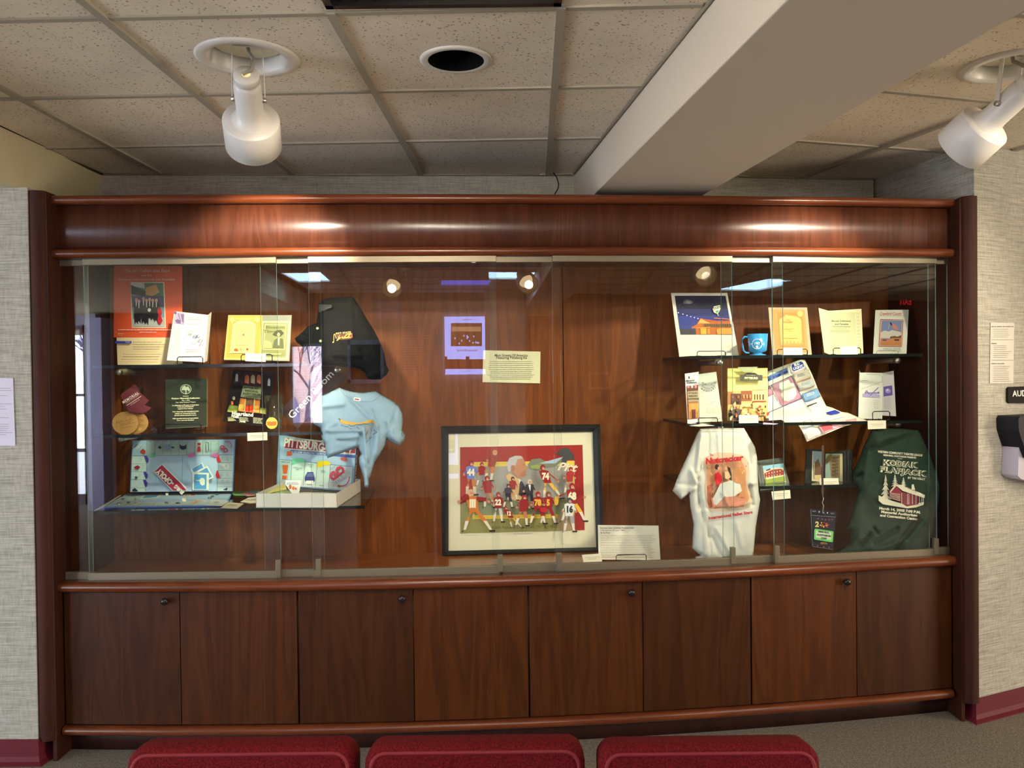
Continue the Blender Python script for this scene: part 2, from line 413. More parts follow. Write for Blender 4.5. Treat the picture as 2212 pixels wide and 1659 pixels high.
# ceiling: one slab with openings for the fittings
def face_up(mb, V, Fc, z, m, th=0): mb.add([(x, y, z) for x, y in V], Fc, m)
CLA = Vector((-.64, -.78, ZC)); CLB = Vector((.66, -.42, ZC)); CLC = Vector((2.15, .35, ZC))
TRO = []                                   # troffer openings in the ceiling (x0,y0,x1,y1)
holes = [circ(LAMPA, .118), circ(LAMPB, .118), circ(CAN, .083), circ(CLA, .118), circ(CLB, .118), circ(CLC, .118)]
tr0 = G(705, 12, ZC); tr1 = G(1212, 8, ZC)
TROF = [(tr0.x, tr0.y - .60, tr1.x, tr0.y), (-1.9, -1.75, -1.3, -.95), (.32, -1.5, 1.5, -.9), (3.8, -2.2, 4.4, -1.0), (-.24, -2.2, .3, -1.62)]
LITC = [Vector((-.26, 1.62, ZC)), Vector((-.02, .8, ZC)), Vector((2.3, 1.7, ZC))]
holes += [circ(v, .083) for v in LITC]
for x0, y0, x1, y1 in TROF: holes.append([(x0, y0), (x1, y0), (x1, y1), (x0, y1)])
ceil_poly = [(SOFX - .02, YB), (XR, YB), (XR, 4.9), (1.8, 4.9)] + [(v.x, v.y + .05) for v in backw[::-1]]
V, Fc = tris(ceil_poly, None, holes)
mb = MB(); face_up(mb, V, Fc, ZC, M_TILE); mb.keepn = True; struct(mb.build('ceiling'))
mb = MB(); mb.box((XL, YB, 2.75), (XR, 5, 2.78), M_DARK); struct(mb.build('ceiling_slab'))
# lower ceiling over the left bay with its fascia
mb = MB(); fx = [(-1.885, 3.83), (-1.93, 3.05), (-2.06, YB)]
mb.hexa([(XL, YB, ZC), (XL, 4, ZC), (XL, 4, 2.236), (XL, YB, 2.236), (-2.06, YB, ZC), (-1.873, 4, ZC), (-1.873, 4, 2.236), (-2.06, YB, 2.236)], M_SOFFIT)
struct(mb.build('ceiling_soffit'))
# T-bar grid, left part parallel to the case, right part turned
def gridlines(node, ang, n0, n1, m0, m1, clip, name):
    e1 = Vector((math.cos(ang), -math.sin(ang))); e2 = Vector((math.sin(ang), math.cos(ang))); T = .595
    mb = MB()
    def seg(a, b, w, z):
        pts = [a.lerp(b, i / 240) for i in range(241)]; run = []
        for p in pts + [None]:
            if p is not None and clip(p): run.append(p)
            else:
                if len(run) > 1:
                    d = (run[-1] - run[0]).normalized(); nn = Vector((-d.y, d.x)) * w / 2
                    c = [run[0] - nn, run[-1] - nn, run[-1] + nn, run[0] + nn]
                    mb.hexa([(c[0].x, c[0].y, z), (c[1].x, c[1].y, z), (c[2].x, c[2].y, z), (c[3].x, c[3].y, z)] + [(p.x, p.y, ZC + .004) for p in c], M_TBAR)
                run = []
    for i in range(n0, n1): seg(node + e1 * (T * i) + e2 * (T * m0), node + e1 * (T * i) + e2 * (T * m1), .024, ZC - .009)
    for j in range(m0, m1): seg(node + e2 * (T * j) + e1 * (T * n0), node + e2 * (T * j) + e1 * (T * n1), .020, ZC - .006)
    struct(mb.build(name))
def notin(p):
    for x0, y0, x1, y1 in TROF:
        if x0 < p.x < x1 and y0 < p.y < y1: return False
    return all((p - Vector((c.x, c.y))).length > .12 for c in (LAMPA, LAMPB, CLA, CLB, CLC))
nl = G(810, 196, ZC); nr = G(1906, 317, ZC)
gridlines(Vector((nl.x, nl.y)), math.radians(1.4), -3, 4, -10, 4, lambda p: SOFX < p.x < BL(p.y) and p.y < by(p.x) and p.y > YB and notin(p), 'trim_1')
gridlines(Vector((nr.x, nr.y)), math.radians(-16), -5, 6, -12, 3, lambda p: BR(p.y) < p.x < XR and p.y > YB and p.y < by(p.x) and notin(p), 'trim_2')
# wall angle strip along the back wall and the beam
mb = MB()
for a, b in zip(backw, backw[1:]):
    mb.tube([(a.x, a.y - .004, ZC - .004), (b.x, b.y - .004, ZC - .004)], .006, M_TBAR, 4)
mb.tube([(BL(-3.5) - .004, -3.5, ZC - .004), (BL(3.9) - .004, 3.9, ZC - .004)], .007, M_TBAR, 4)
mb.tube([(SOFX + .005, 3.0, ZC - .004), (-1.875, 3.81, ZC - .004)], .006, mat('shadow_gap', (70, 64, 46), .8), 4)
struct(mb.build('trim_3'))
# boxed beam running over the case
mb = MB(); y0, y1 = YB, 4.12
mb.hexa([(BL(y0), y0, ZC + .02), (BR(y0), y0, ZC + .02), (BR(y0), y0, 2.25), (BL(y0), y0, 2.25), (BL(y1), y1, ZC + .02), (BR(y1), y1, ZC + .02), (BR(y1), y1, 2.25), (BL(y1), y1, 2.25)], M_PLASTER)
struct(mb.build('ceiling_beam', bevel=.004))
# walls round the case
mb = MB()
for a, b in zip(backw, backw[1:]): mb.hexa([(a.x, a.y, 2.7), (b.x, b.y, 2.7), (b.x, b.y, 2.224), (a.x, a.y, 2.224), (a.x, a.y + .1, 2.7), (b.x, b.y + .1, 2.7), (b.x, b.y + .1, 2.224), (a.x, a.y + .1, 2.224)], M_WALL)
struct(mb.build('wall_case_rear'))
mb = MB(); Yl = 3.19
mb.hexa([(XL, 3.21, 2.237), (-1.862, Yl, 2.237), (-1.862, Yl, 0), (XL, 3.21, 0), (XL, 4.1, 2.237), (-1.862, 4.1, 2.237), (-1.862, 4.1, 0), (XL, 4.1, 0)], M_WALL)
struct(mb.build('wall_left'))
mb = MB(); c0 = Vector((1.952, 3.475, 0)); dr = Vector((.273, .122, 0)).normalized(); e = c0 + dr * 3.2
for z1_, z0_, bx in ((2.7, 2.224, 1.81), (2.224, 0, 1.955)):
    mb.hexa([(c0.x, c0.y, z1_), (e.x, e.y, z1_), (e.x, e.y, z0_), (c0.x, c0.y, z0_), (bx, 4.13, z1_), (e.x, e.y + .5, z1_), (e.x, e.y + .5, z0_), (bx, 4.13, z0_)], M_WALL)
struct(mb.build('wall_right'))
# baseboards: vinyl cove with a flared toe
def baseb(name, pts, flip=1):
    mb = MB()
    prof = [(0, 0), (.0, .095), (.006, .097), (.008, .03), (.014, .012), (.03, .004), (.03, 0)]
    pts = [Vector(p) for p in pts]; rings = []
    for i, p in enumerate(pts):
        a = pts[max(i - 1, 0)]; b = pts[min(i + 1, len(pts) - 1)]
        d1 = (p - a).normalized() if i else (b - p).normalized(); d2 = (b - p).normalized() if i < len(pts) - 1 else d1
        n1 = Vector((d1.y, -d1.x, 0)); n2 = Vector((d2.y, -d2.x, 0)); n = (n1 + n2); n = n / max(n.dot(n1), .3)
        rings += [p + n * o + Vector((0, 0, z)) for o, z in prof]
    k = len(prof); ff = [(i * k + j, i * k + (j + 1) % k, (i + 1) * k + (j + 1) % k, (i + 1) * k + j) for i in range(len(pts) - 1) for j in range(k)]
    mb.add(rings, ff + [list(range(k)), [(len(pts) - 1) * k + j for j in range(k)]], M_BASE); struct(mb.build(name))
baseb('baseboard_left', [(XL, 3.21, 0), (-1.862, Yl, 0), (-1.84, 3.34, 0)])
c1 = c0 + Vector((-.035, .16, 0))
baseb('baseboard_right', [c1, c0, e])
# ---- unseen light-blocking wall, then lobby walls seen only as reflections in the glass
mb = MB(); mb.box((XL, 4.8, 0), (XR, 4.9, 2.75), M_DARK); struct(mb.build('light_block_wall'))  # added behind the case to stop outside light leaking in
mb = MB(); mb.box((XL - .1, YB - .1, 0), (XL, 4.9, 2.75), M_PLASTER); struct(mb.build('wall_far_left'))
mb = MB(); mb.box((XR, YB - .1, 0), (XR + .1, 4.9, 2.75), M_PLASTER); struct(mb.build('wall_far_right'))
# ================================================================= DISPLAY CASE
HS, GS, LS = .06, .09, .12                 # how far header, glass and base bow out
ZF = .655                                  # deck inside
def arc(sag): return lambda t, o, z: P(t, o, sag, z)
def ts(a, b, n=28): return [a + (b - a) * i / n for i in range(n + 1)]
def rnd(r, zc, oc=0, n=12, back=.03):      # half-round nose profile (off, z)
    return [(oc + r * math.cos(a), zc + r * math.sin(a)) for a in [-math.pi / 2 + math.pi * i / n for i in range(n + 1)]] + [(oc - back, zc + r), (oc - back, zc - r)]
CASE = thing('display_case', 'large built-in dark cherry wood display case with bowed glass front', 'display case', (0, 3.3, 0))
def flat(o0, o1, z0, z1): return [(o0, z0), (o1, z0), (o1, z1), (o0, z1)]
mb = MB(); mb.sweep(rnd(.0175, 2.199, .0, back=.04), ts(.0, 1.0), arc(HS), M_RAIL); mb.build('header_top_rail', CASE)
mb = MB(); mb.sweep(rnd(.018, 1.988, .0, back=.04), ts(.0, 1.0), arc(HS), M_RAIL); mb.build('header_bottom_rail', CASE)
mb = MB(); mb.sweep(flat(-.045, -.02, 1.972, 2.215), ts(.0, 1.0), arc(HS), M_WOODH); mb.build('header_panel', CASE)
# roof of the case with the interior lights
mb = MB(); mb.cbox(-.0, CL, .04, .55, 2.0, 2.02, M_BACK); mb.cbox(-.0, CL, .04, .55, 2.195, 2.212, M_WOOD); mb.build('top_panel', CASE)
mb = MB(); mb.sweep(rnd(.021, .672, .0, back=.06), ts(-.002, 1.0), arc(LS), M_RAIL); mb.build('ledge_rail', CASE)
mb = MB(); mb.sweep(rnd(.018, .102, .0, back=.05), ts(.002, .995), arc(LS), M_RAIL); mb.build('base_rail', CASE)
mb = MB(); mb.sweep(flat(-.10, -.06, 0, .09), ts(.0, 1.0), arc(LS), M_KICK); mb.build('toe_kick', CASE)
mb = MB(); mb.sweep(flat(-.15, -.055, .635, ZF), ts(.0, 1.0), arc(LS), M_DECK)
mb.cbox(0, CL, .05, .55, ZF - .02, ZF, M_DECK); mb.build('deck', CASE)
mb = MB(); mb.sweep(flat(-.05, -.03, .12, .652), ts(.0, 1.0), arc(LS), M_KICK); mb.build('carcass', CASE)
# eight door leaves
xs = [(135, 390), (392, 642), (646, 893), (895, 1140), (1144, 1387), (1389, 1620), (1624, 1849), (1850.5, 2057)]
kn = {0: (357, 1297), 2: (869, 1291), 4: (1364, 1278), 6: (1829, 1255)}
for i, (a, b) in enumerate(xs):
    t0, t1 = tpx(a, -.015, LS, .4), tpx(b, -.015, LS, .4)
    if i == 0: t0 = .003
    if i == 7: t1 = .997
    mb = MB(); mb.sweep(flat(-.03, -.012, .122, .648), ts(t0, t1, 6), arc(LS), M_WOOD, False); d = mb.build('door', CASE, bevel=.0015)
    if i in kn:
        x, y = kn[i]; t = tpx(x, .0, LS, .6); p = P(t, -.012, LS, 0); n = CN
        z = CAM.z + ray(x, y).z * (p.y / ray(x, y).y)
        mb = MB(); mb.lathe(Vector((p.x, p.y, z)), n, [(.0, -.002), (.006, 0), (.006, .008), (.012, .012), (.0145, .018), (.0135, .024), (.008, .028), (.0005, .029)], M_KNOB, 20); mb.build('knob', d)
# back and ends of the inside
seam = 1216
mb = MB(); sm = (D(1216, 700, .53) - A).dot(CD)
mb.cbox(0, sm - .002, .53, .55, ZF, 2.0, M_BACK); mb.build('back_panel', CASE)
mb = MB(); mb.cbox(sm + .002, CL, .53, .55, ZF, 2.0, M_BACK); mb.build('back_panel', CASE)
mb = MB(); mb.cbox(-.03, -.005, .02, .55, 0, 2.2, M_POST); mb.build('end_panel', CASE)
mb = MB(); mb.cbox(CL + .005, CL + .03, .02, .55, 0, 2.2, M_POST); mb.build('end_panel', CASE)
# end posts with rounded nose
def post(xo, xi, yf, yb, z0, z1, name):
    mb = MB(); w = (xi - xo) / 2; c = (xo + xi) / 2; r = abs(w); n = 10
    pr = [(c + w * math.cos(a), yf + r * .7 - r * .7 * math.sin(a)) for a in [math.pi * i / n for i in range(n + 1)]]
    pr = [(xi, yb)] + pr + [(xo, yb)]
    k = len(pr); vv = [(x, y, z) for z in (z0, z1) for x, y in pr]
    mb.add(vv, [(i, (i + 1) % k, k + (i + 1) % k, k + i) for i in range(k)], M_POST, True); mb.add(vv[:k], [list(range(k))], M_POST); mb.add(vv[k:], [list(range(k))], M_POST)
    return mb.build(name, CASE)
post(-1.872, -1.803, 3.19, 3.33, .083, 2.226, 'end_post')
post(1.958, 1.896, 3.445, 3.60, .083, 2.216, 'end_post')
mb = MB(); mb.hexa([(-1.812, 3.205, 2.22), (-1.797, 3.205, 2.22), (-1.797, 3.205, .0), (-1.812, 3.205, .0), (-1.812, 3.34, 2.22), (-1.797, 3.34, 2.22), (-1.797, 3.34, .0), (-1.812, 3.34, 0)], M_POST); mb.build('end_return', CASE)
mb = MB(); mb.hexa([(1.887, 3.47, 2.21), (1.902, 3.47, 2.21), (1.902, 3.47, .0), (1.887, 3.47, .0), (1.887, 3.64, 2.21), (1.902, 3.64, 2.21), (1.902, 3.64, .0), (1.887, 3.64, 0)], M_POST); mb.build('end_return', CASE)
# ---- metal tracks and glass panes
front = [(187, 603), (671, 1076), (1196, 1583), (1670, 2022)]
back = [(124, 196), (567, 697), (1060, 1212), (1560, 1692), (2006, 2062)]
PANES = []
M_CLIP = M_BRONZE
for lst, off in ((front, -.032), (back, -.05)):
    for a, b in lst:
        t0, t1 = tpx(a, off, GS), tpx(b, off, GS)
        p0, p1 = P(t0, off, GS, 0), P(t1, off, GS, 0); PANES.append((a, b, p0, p1))
        d = (p1 - p0).normalized(); n = Vector((d.y, -d.x, 0)) * .003; up = Vector((0, 0, 1))
        mb = MB(); z0, z1 = .705, 1.958
        mb.hexa([p0 + n + up * z1, p1 + n + up * z1, p1 + n + up * z0, p0 + n + up * z0, p0 - n + up * z1, p1 - n + up * z1, p1 - n + up * z0, p0 - n + up * z0], M_GLASS)
        k = mb.mi(M_EDGE)
        mb.m[3] = k; mb.m[5] = k
        g = mb.build('glass_pane', CASE)
        for z0, z1, nm in ((1.946, 1.970, 'top_track'), (.684, .722, 'bottom_track')):
            n2 = n * 3.4; mb = MB()
            mb.hexa([p0 + n2 + up * z1, p1 + n2 + up * z1, p1 + n2 + up * z0, p0 + n2 + up * z0, p0 - n2 + up * z1, p1 - n2 + up * z1, p1 - n2 + up * z0, p0 - n2 + up * z0], M_BRONZE)
            mb.build(nm, CASE, bevel=.001)
for x in (597, 684, 1077, 1204, 1580, 1675, 2018):
    t = tpx(x, -.03, GS); p = P(t, -.03, GS, 0); mb = MB()
    mb.obox(p + Vector((0, -.004, .733)), CD * .010, CN * .010, Vector((0, 0, .034)), M_CLIP); mb.build('pane_clip', CASE, bevel=.0015)
for x in (540, 1545):
    pass
# halogen pucks under the roof
for x, y in ((318, 577), (530, 577), (790, 577), (995, 577), (1252, 572), (1452, 573), (1545, 572), (1690, 572), (1878, 573)):
    q = .1; p = D(x, y, q); lit = x in (318, 1545)
    p = Vector((p.x, p.y, 1.9985)) if p.z > 1.99 else p
    s = (p - A).dot(CD); c = Q(s, .09, 2.0); mb = MB()
    mb.lathe(c, (0, 0, -1), [(.034, 0), (.034, .012), (.030, .018), (.027, .016)], M_CHROME, 24); mb.lathe(c, (0, 0, -1), [(.027, .016), (.001, .0155)], mat('puck_lens', (250, 236, 205), .3, emit=1.5), 24); 
    spot('puck_beam', c + Vector((0, 0, -.02)), CN * .22 + Vector((0, 0, -1)) if False else Vector((0, 0, -1)) - CN * .12, .35, (1, .84, .62), 105, .5, .012)
    o = mb.build('puck_light'); tag(o, 'small round metal puck light under the case roof, ' + {318: 'over the orange concert poster', 530: 'over the yellow programme', 790: 'over the black jacket', 995: 'above the reflected screen', 1252: 'right of the middle glass edges', 1452: 'left above the night photo', 1545: 'right above the night photo', 1690: 'over the orange programme', 1878: 'over the white county guide'}[x], 'puck light', 'puck lights under the case roof')
# ---- glass shelves
def shelf(s0, s1, z, label, bs, qf=.05):
    r = thing('glass_shelf', label, 'shelf', Q((s0 + s1) / 2, .3, z))
    mb = MB(); mb.cbox(s0, s1, qf, .528, z - .013, z, M_SHELFG); k = mb.mi(M_SHEDGE)
    for i in (2, 3, 4, 5): pass
    mb.m = [k, mb.m[0], mb.m[0], k, mb.m[0], k]
    mb.build('shelf_glass', r)
    for s in bs:
        mb = MB(); c = Q(s, .53, z - .0275)
        mb.lathe(c, CN, [(.0001, .0), (.0135, 0), (.0135, .27), (.0115, .272), (.0115, .28), (.0135, .282), (.0135, .30), (.011, .305), (.0005, .305)], M_CHROME, 20); mb.build('bracket_arm', r)
    return r
def sx(x, y, q): return (D(x, y, q) - A).dot(CD)
S0 = sx(204, 1103, .05); S1 = sx(787, 1097, .05); S2 = sx(1492, 926, .07); S3 = sx(1985, 905, .1)
ZL1, ZL2, ZL3 = 1.549, 1.268, .960
ZR1, ZR2, ZR3 = 1.562, 1.272, 1.0
b0, b1 = sx(262, 955, .25), sx(735, 1105, .25); b2 = sx(1545, 800, .3); b3 = sx(1935, 777, .25)
shelf(S0, S1, ZL1, 'upper glass shelf in the left half of the case', (b0, b1)); shelf(S0, S1, ZL2, 'middle glass shelf in the left half, under the black plaque', (b0, b1)); shelf(S0, S1, ZL3, 'lowest glass shelf on the left, under the board game', (b0, b1))
shelf(S2, S3, ZR1, 'upper glass shelf on the right, under the blue mug', (b2, b3), .07); shelf(S2, S3, ZR2, 'middle glass shelf on the right, under the unfolded map', (b2, b3), .07); shelf(S2, S3 - .1, ZR3, 'lowest glass shelf on the right, under the photo album', (b2, b3 - .12), .07)
# ================================================================= things on the ceiling and walls
def spotlight(ring, axis, label, lit=True, drop=.118, power=60, ang=62, light=True):
    r = thing('spotlight_fixture', label, 'spotlight', ring)
    a = Vector(axis).normalized()
    mb = MB(); mb.lathe(ring, (0, 0, -1), [(.148, -.0005), (.150, .003), (.140, .008), (.118, .009), (.112, .0), (.106, -.05), (.106, -.10)], M_WHITE, 56); mb.build('trim_ring', r)
    mb = MB(); mb.lathe(ring + Vector((0, 0, .035)), (0, 0, -1), [(.099, 0), (.0005, 0)], M_CREAM, 40); mb.build('mounting_plate', r)
    side = a.cross(Vector((0, 0, 1))).normalized(); piv = ring + Vector((0, 0, -drop)) + Vector((a.x, a.y, 0)) * .02
    mb = MB()
    for s in (-1, 1):
        top = ring + side * (.043 * s) + Vector((0, 0, .03)); bot = piv + side * (.047 * s)
        mb.obox((top + bot) / 2, side * .0015, Vector((a.x, a.y, 0)).normalized() * .007, (top - bot) / 2, M_WHITE)
    mb.obox(ring + Vector((0, 0, .03)), side * .044, Vector((a.x, a.y, 0)).normalized() * .008, Vector((0, 0, .002)), M_WHITE)
    mb.build('yoke', r, bevel=.0005)
    mb = MB()
    for s in (-1, 1): mb = MB(); mb.lathe(piv + side * (.036 * s), side * s, [(.009, 0), (.009, .014), (.0005, .014)], M_CHROME, 16); mb.build('pivot_screw', r)
    c = piv
    mb = MB(); prof = [(.012, -.095), (.036, -.095), (.0365, -.088), (.0365, -.072), (.034, -.07), (.0385, -.066), (.040, -.05), (.040, .045), (.043, .06), (.057, .078), (.060, .080), (.083, .082), (.0855, .086), (.0865, .19), (.084, .192), (.082, .19), (.08, .10), (.05, .085)]
    mb.lathe(c, a, prof, M_WHITE, 56); mb.build('lamp_body', r)
    mb = MB(); mb.lathe(c, a, [(.06, .093), (.0005, .09)], mat('lamp_face', (255, 226, 176), .5, emit=5 if lit else 1), 32); mb.build('bulb', r)
    mb = MB(); p0 = ring + Vector((0, 0, .034)); p1 = c - a * .095
    mb.tube([p0, p0 + Vector((.004, 0, -.02)), (p0 + p1) / 2 + Vector((.02, 0, -.0)), p1 + Vector((.015, 0, .012)), p1 - Vector((.01, 0, 0))], .006, mat('grey_cable', (150, 145, 132), .5), 8); mb.build('power_cable', r)
    if light: spot('halogen_beam', c + a * .197, a, power, WARM, ang, .6, .035)
    return r
spotlight(LAMPA, (-.20, .86, -.47), 'white spotlight on a yoke hanging at the left of the ceiling', power=80)
spotlight(LAMPB, (-.36, .78, -.51), 'white spotlight on a yoke at the right edge, beyond the beam', power=80)
spotlight(CLA, (-.1, .92, -.42), 'white spotlight behind the viewer, reflected left of centre in the glass', power=30, ang=50)
spotlight(CLB, (.1, .92, -.42), 'white spotlight behind the viewer, reflected near the middle of the glass', power=30, ang=50)
spotlight(CLC, (-.15, .9, -.45), 'white spotlight behind the viewer to the right of the beam', power=25, ang=50)
# recessed can
mb = MB(); mb.lathe(CAN, (0, 0, -1), [(.108, -.0005), (.108, .003), (.098, .006), (.084, .004)], M_WHITE, 48)
r = thing('recessed_downlight', 'round recessed ceiling light with a black baffle and white rim', 'downlight', CAN); mb.build('trim_ring', r)
mb = MB(); mb.lathe(CAN, (0, 0, 1), [(.084, -.004)] + [v for i in range(7) for v in ((.083 - i * .003, .01 * i), (.081 - i * .003, .01 * i + .008))] + [(.05, .075), (.0005, .08)], mat('baffle_black', (8, 9, 8), .8, spec=.1), 40); mb.build('baffle', r)
for v, w in zip(LITC, ('nearer the front, left of centre', 'in the middle above the chairs', 'right of the beam')):
    r = thing('recessed_downlight', 'lit recessed ceiling light just above the picture, ' + w, 'downlight', v)
    mb = MB(); mb.lathe(v, (0, 0, -1), [(.108, -.0005), (.108, .003), (.098, .006), (.084, .004)], M_WHITE, 40); mb.lathe(v, (0, 0, 1), [(.084, -.004), (.075, .03)], M_CHROME, 40); mb.build('trim_ring', r)
    mb = MB(); mb.lathe(v + Vector((0, 0, .0)), (0, 0, 1), [(.075, 0), (.068, -.014), (.045, -.026), (.0005, -.032)], mat('downlight_lens', (255, 236, 200), .5, emit=30), 32); mb.build('lens', r)
    spot('downlight_beam', v + Vector((0, 0, -.035)), Vector({'n': (-.75, 3.7, 1.3), 'i': (.05, 3.8, 1.35), 'r': (1.2, 3.9, 1.3)}[w[0]]) - v, {'n': 100, 'i': 76, 'r': 140}[w[0]], WARM, 56, .8, .03)
    l_ = bpy.data.lights.new('downlight_glow', 'POINT'); l_.energy = 3; l_.color = (1, .88, .70); l_.shadow_soft_size = .06; o_ = bpy.data.objects.new('downlight_glow', l_); COL.objects.link(o_); o_.location = v + Vector((0, 0, -.10))
# troffers
for i, (x0, y0, x1, y1) in enumerate(TROF):
    lab = ['dark switched-off troffer with black louvres at the top edge of the ceiling', 'square lit ceiling panel behind the viewer, reflected over the black jacket', 'widest lit ceiling panel behind the viewer, reflected near the top centre of the glass', 'lit ceiling panel far right behind the viewer, reflected above the blue mug', 'dim violet ceiling panel behind the viewer, reflected above the screen'][i]
    r = thing('ceiling_troffer', lab, 'ceiling light', ((x0 + x1) / 2, (y0 + y1) / 2, ZC)); mb = MB()
    for a, b in (((x0, y0), (x1, y0 + .02)), ((x0, y1 - .02), (x1, y1)), ((x0, y0), (x0 + .02, y1)), ((x1 - .02, y0), (x1, y1))): mb.box((a[0], a[1], ZC - .01), (b[0], b[1], ZC + .09), M_WHITE if i else M_BLACKM)
    mb.build('frame', r); mb = MB()
    if i:
        mb.box((x0 + .02, y0 + .02, ZC + .004), (x1 - .02, y1 - .02, ZC + .01), mat('lit_panel', (176, 212, 255), .5, emit=15) if i < 4 else mat('dim_panel', (120, 120, 255), .5, emit=3)); mb.build('diffuser', r)
    else:
        mb.box((x0 + .02, y0 + .02, ZC + .07), (x1 - .02, y1 - .02, ZC + .085), M_DARK)
        k = 14
        for j in range(1, k): X = x0 + (x1 - x0) * j / k; mb.box((X - .002, y0 + .02, ZC + .0), (X + .002, y1 - .02, ZC + .05), M_BLACKM)
        for j in range(1, 9): Yy = y0 + (y1 - y0) * j / 9; mb.box((x0 + .02, Yy - .002, ZC + .0), (x1 - .02, Yy + .002, ZC + .05), M_BLACKM)
        mb.build('louvre', r)
# loose black cable over the case
mb = MB(); pth = [(1191, 356, .52), (1195, 372, .50), (1203, 384, .47), (1207, 398, .44), (1205, 408, .42), (1198, 420, .40)]
mb.tube([D(*p) for p in pth], .0028, M_BLACKM, 8); tag(mb.build('black_cable'), 'thin black cable dangling from the ceiling grid behind the case', 'cable')
# paper notices and signs on the side walls
def wplane(pts, p0, d, off=.002):
    n = Vector((d.y, -d.x, 0)).normalized()
    if n.y > 0: n = -n
    class S_(Plane):
        def __init__(s): s.n = n; s.o = Vector(p0) + n * off; s.pts = pts
    return S_()
pl = wplane(None, (-1.862, 3.19, 0), Vector((4.338, -.02, 0)).normalized(), .004)
mb = MB(); q_ = [(-70, 815), (28, 817), (33, 963), (-66, 962)]; pl.slab(mb, q_, pm((214, 210, 224)), .001); a_ = Art(mb, pl.S)
for y0, n in ((836, 2), (852, 1), (870, 2), (881, 1), (900, 1)): a_.lines(-60, y0, 27, y0 + n * 5, n, (150, 146, 160), 1.3, ragged=.2, words=False)
a_.lines(-60, 914, 28, 941, 6, (150, 146, 160), 1.2, ragged=.15, words=False)
tag(mb.build('paper_notice'), 'printed white paper notice taped to the left wall', 'notice')
pr = wplane(None, (c0.x, c0.y, 0), dr, .003)
mb = MB(); q_ = [(2140, 697), (2191, 697), (2189, 828), (2138, 828)]; pr.slab(mb, q_, pm((206, 202, 188)), .001); a_ = Art(mb, pr.S)
a_.lines(2141, 703, 2189, 708, 1, (90, 86, 80), 2, ragged=0); a_.lines(2145, 709, 2185, 730, 5, (140, 134, 124), 1.1, ragged=.35, words=False); a_.lines(2141, 732, 2188, 736, 1, (120, 115, 108), 1, words=False, ragged=0)
a_.lines(2141, 740, 2152, 744, 1, (70, 66, 60), 1.8, ragged=0, words=False); a_.lines(2145, 745, 2186, 774, 7, (140, 134, 124), 1.1, ragged=.35, words=False); a_.lines(2141, 776, 2188, 780, 1, (120, 115, 108), 1, words=False, ragged=0)
a_.lines(2141, 783, 2168, 788, 1, (70, 66, 60), 1.8, ragged=0); a_.lines(2144, 789, 2186, 826, 9, (140, 134, 124), 1.1, ragged=.3, words=False)
tag(mb.build('paper_notice'), 'printed white paper list taped to the right wall above the dark sign', 'notice')
mb = MB(); pr2 = wplane(None, (c0.x, c0.y, 0), dr, .010)
q_ = [(2181, 836), (2290, 832), (2290, 871), (2181, 871), (2177.5, 867), (2177.5, 840)]; pr2.slab(mb, q_, mat('sign_bronze', (30, 26, 18), .7, spec=.15), .010)
Art(mb, pr2.S).text('AUDITORIUM', 2187, 851, 12.5, (232, 230, 222), 2, bold=.02, sx=.8, align='LEFT')
tag(mb.build('door_sign'), 'dark plastic wall sign with white letters AUD at the right edge', 'sign')
r = thing('wall_dispenser', 'black and white wall dispenser cut by the right edge', 'dispenser', (2.3, 3.5, 1.1))
mb = MB(); pr3 = wplane(None, (c0.x, c0.y, 0), dr, .075)
q_ = [(2202, 940), (2290, 935), (2290, 1055), (2206, 1035), (2199, 1028)]; pr3.slab(mb, q_, mat('grey_plastic', (176, 170, 184), .4), .073); mb.build('body', r, bevel=.004)
mb = MB(); pr4 = wplane(None, (c0.x, c0.y, 0), dr, .10)
q_ = [(2204, 899), (2290, 895), (2290, 1000), (2222, 990), (2207, 950), (2201, 930), (2200, 906)]; pr4.slab(mb, q_, mat('black_plastic', (26, 25, 32), .5, spec=.2), .098); mb.build('cover', r, bevel=.006)
# ================================================================= CHAIRS
def rbox(mb, c, w, h, d, r, m, tilt=0, n=5, bulge=0.0):
    """cushion: rounded rectangle outline (w x h) with depth d, soft edges"""
    out = []
    for k, (sx_, sz) in enumerate(((1, 1), (-1, 1), (-1, -1), (1, -1))):
        for i in range(n + 1):
            a = math.pi / 2 * (k + i / n); out.append((sx_ * (w / 2 - r) + r * math.cos(a), sz * (h / 2 - r) + r * math.sin(a)))
    layers = [(-d / 2, .86, 1), (-d / 2 * .96, .95, 1), (-d / 2 * .7, .995, 1), (0, 1.0, 1), (d / 2 * .7, .995, 1), (d / 2 * .96, .955, 1), (d / 2, .88, 1)]
    K = len(out); vv = []
    for y, s, _ in layers:
        for x, z in out:
            sx2 = (w / 2 - (1 - s) * .16) / (w / 2); sz2 = (h / 2 - (1 - s) * .16) / (h / 2)
            p = Vector((x * sx2, y, z * sz2)); p = Vector((p.x, p.y * math.cos(tilt) - p.z * math.sin(tilt), p.y * math.sin(tilt) + p.z * math.cos(tilt)))
            vv.append(Vector(c) + p)
    ff = [(i * K + j, i * K + (j + 1) % K, (i + 1) * K + (j + 1) % K, (i + 1) * K + j) for i in range(len(layers) - 1) for j in range(K)]
    mb.add(vv, ff, m, True); mb.add(vv[:K], [list(range(K))], m, True); mb.add(vv[-K:], [list(range(K))], m, True)
    return out
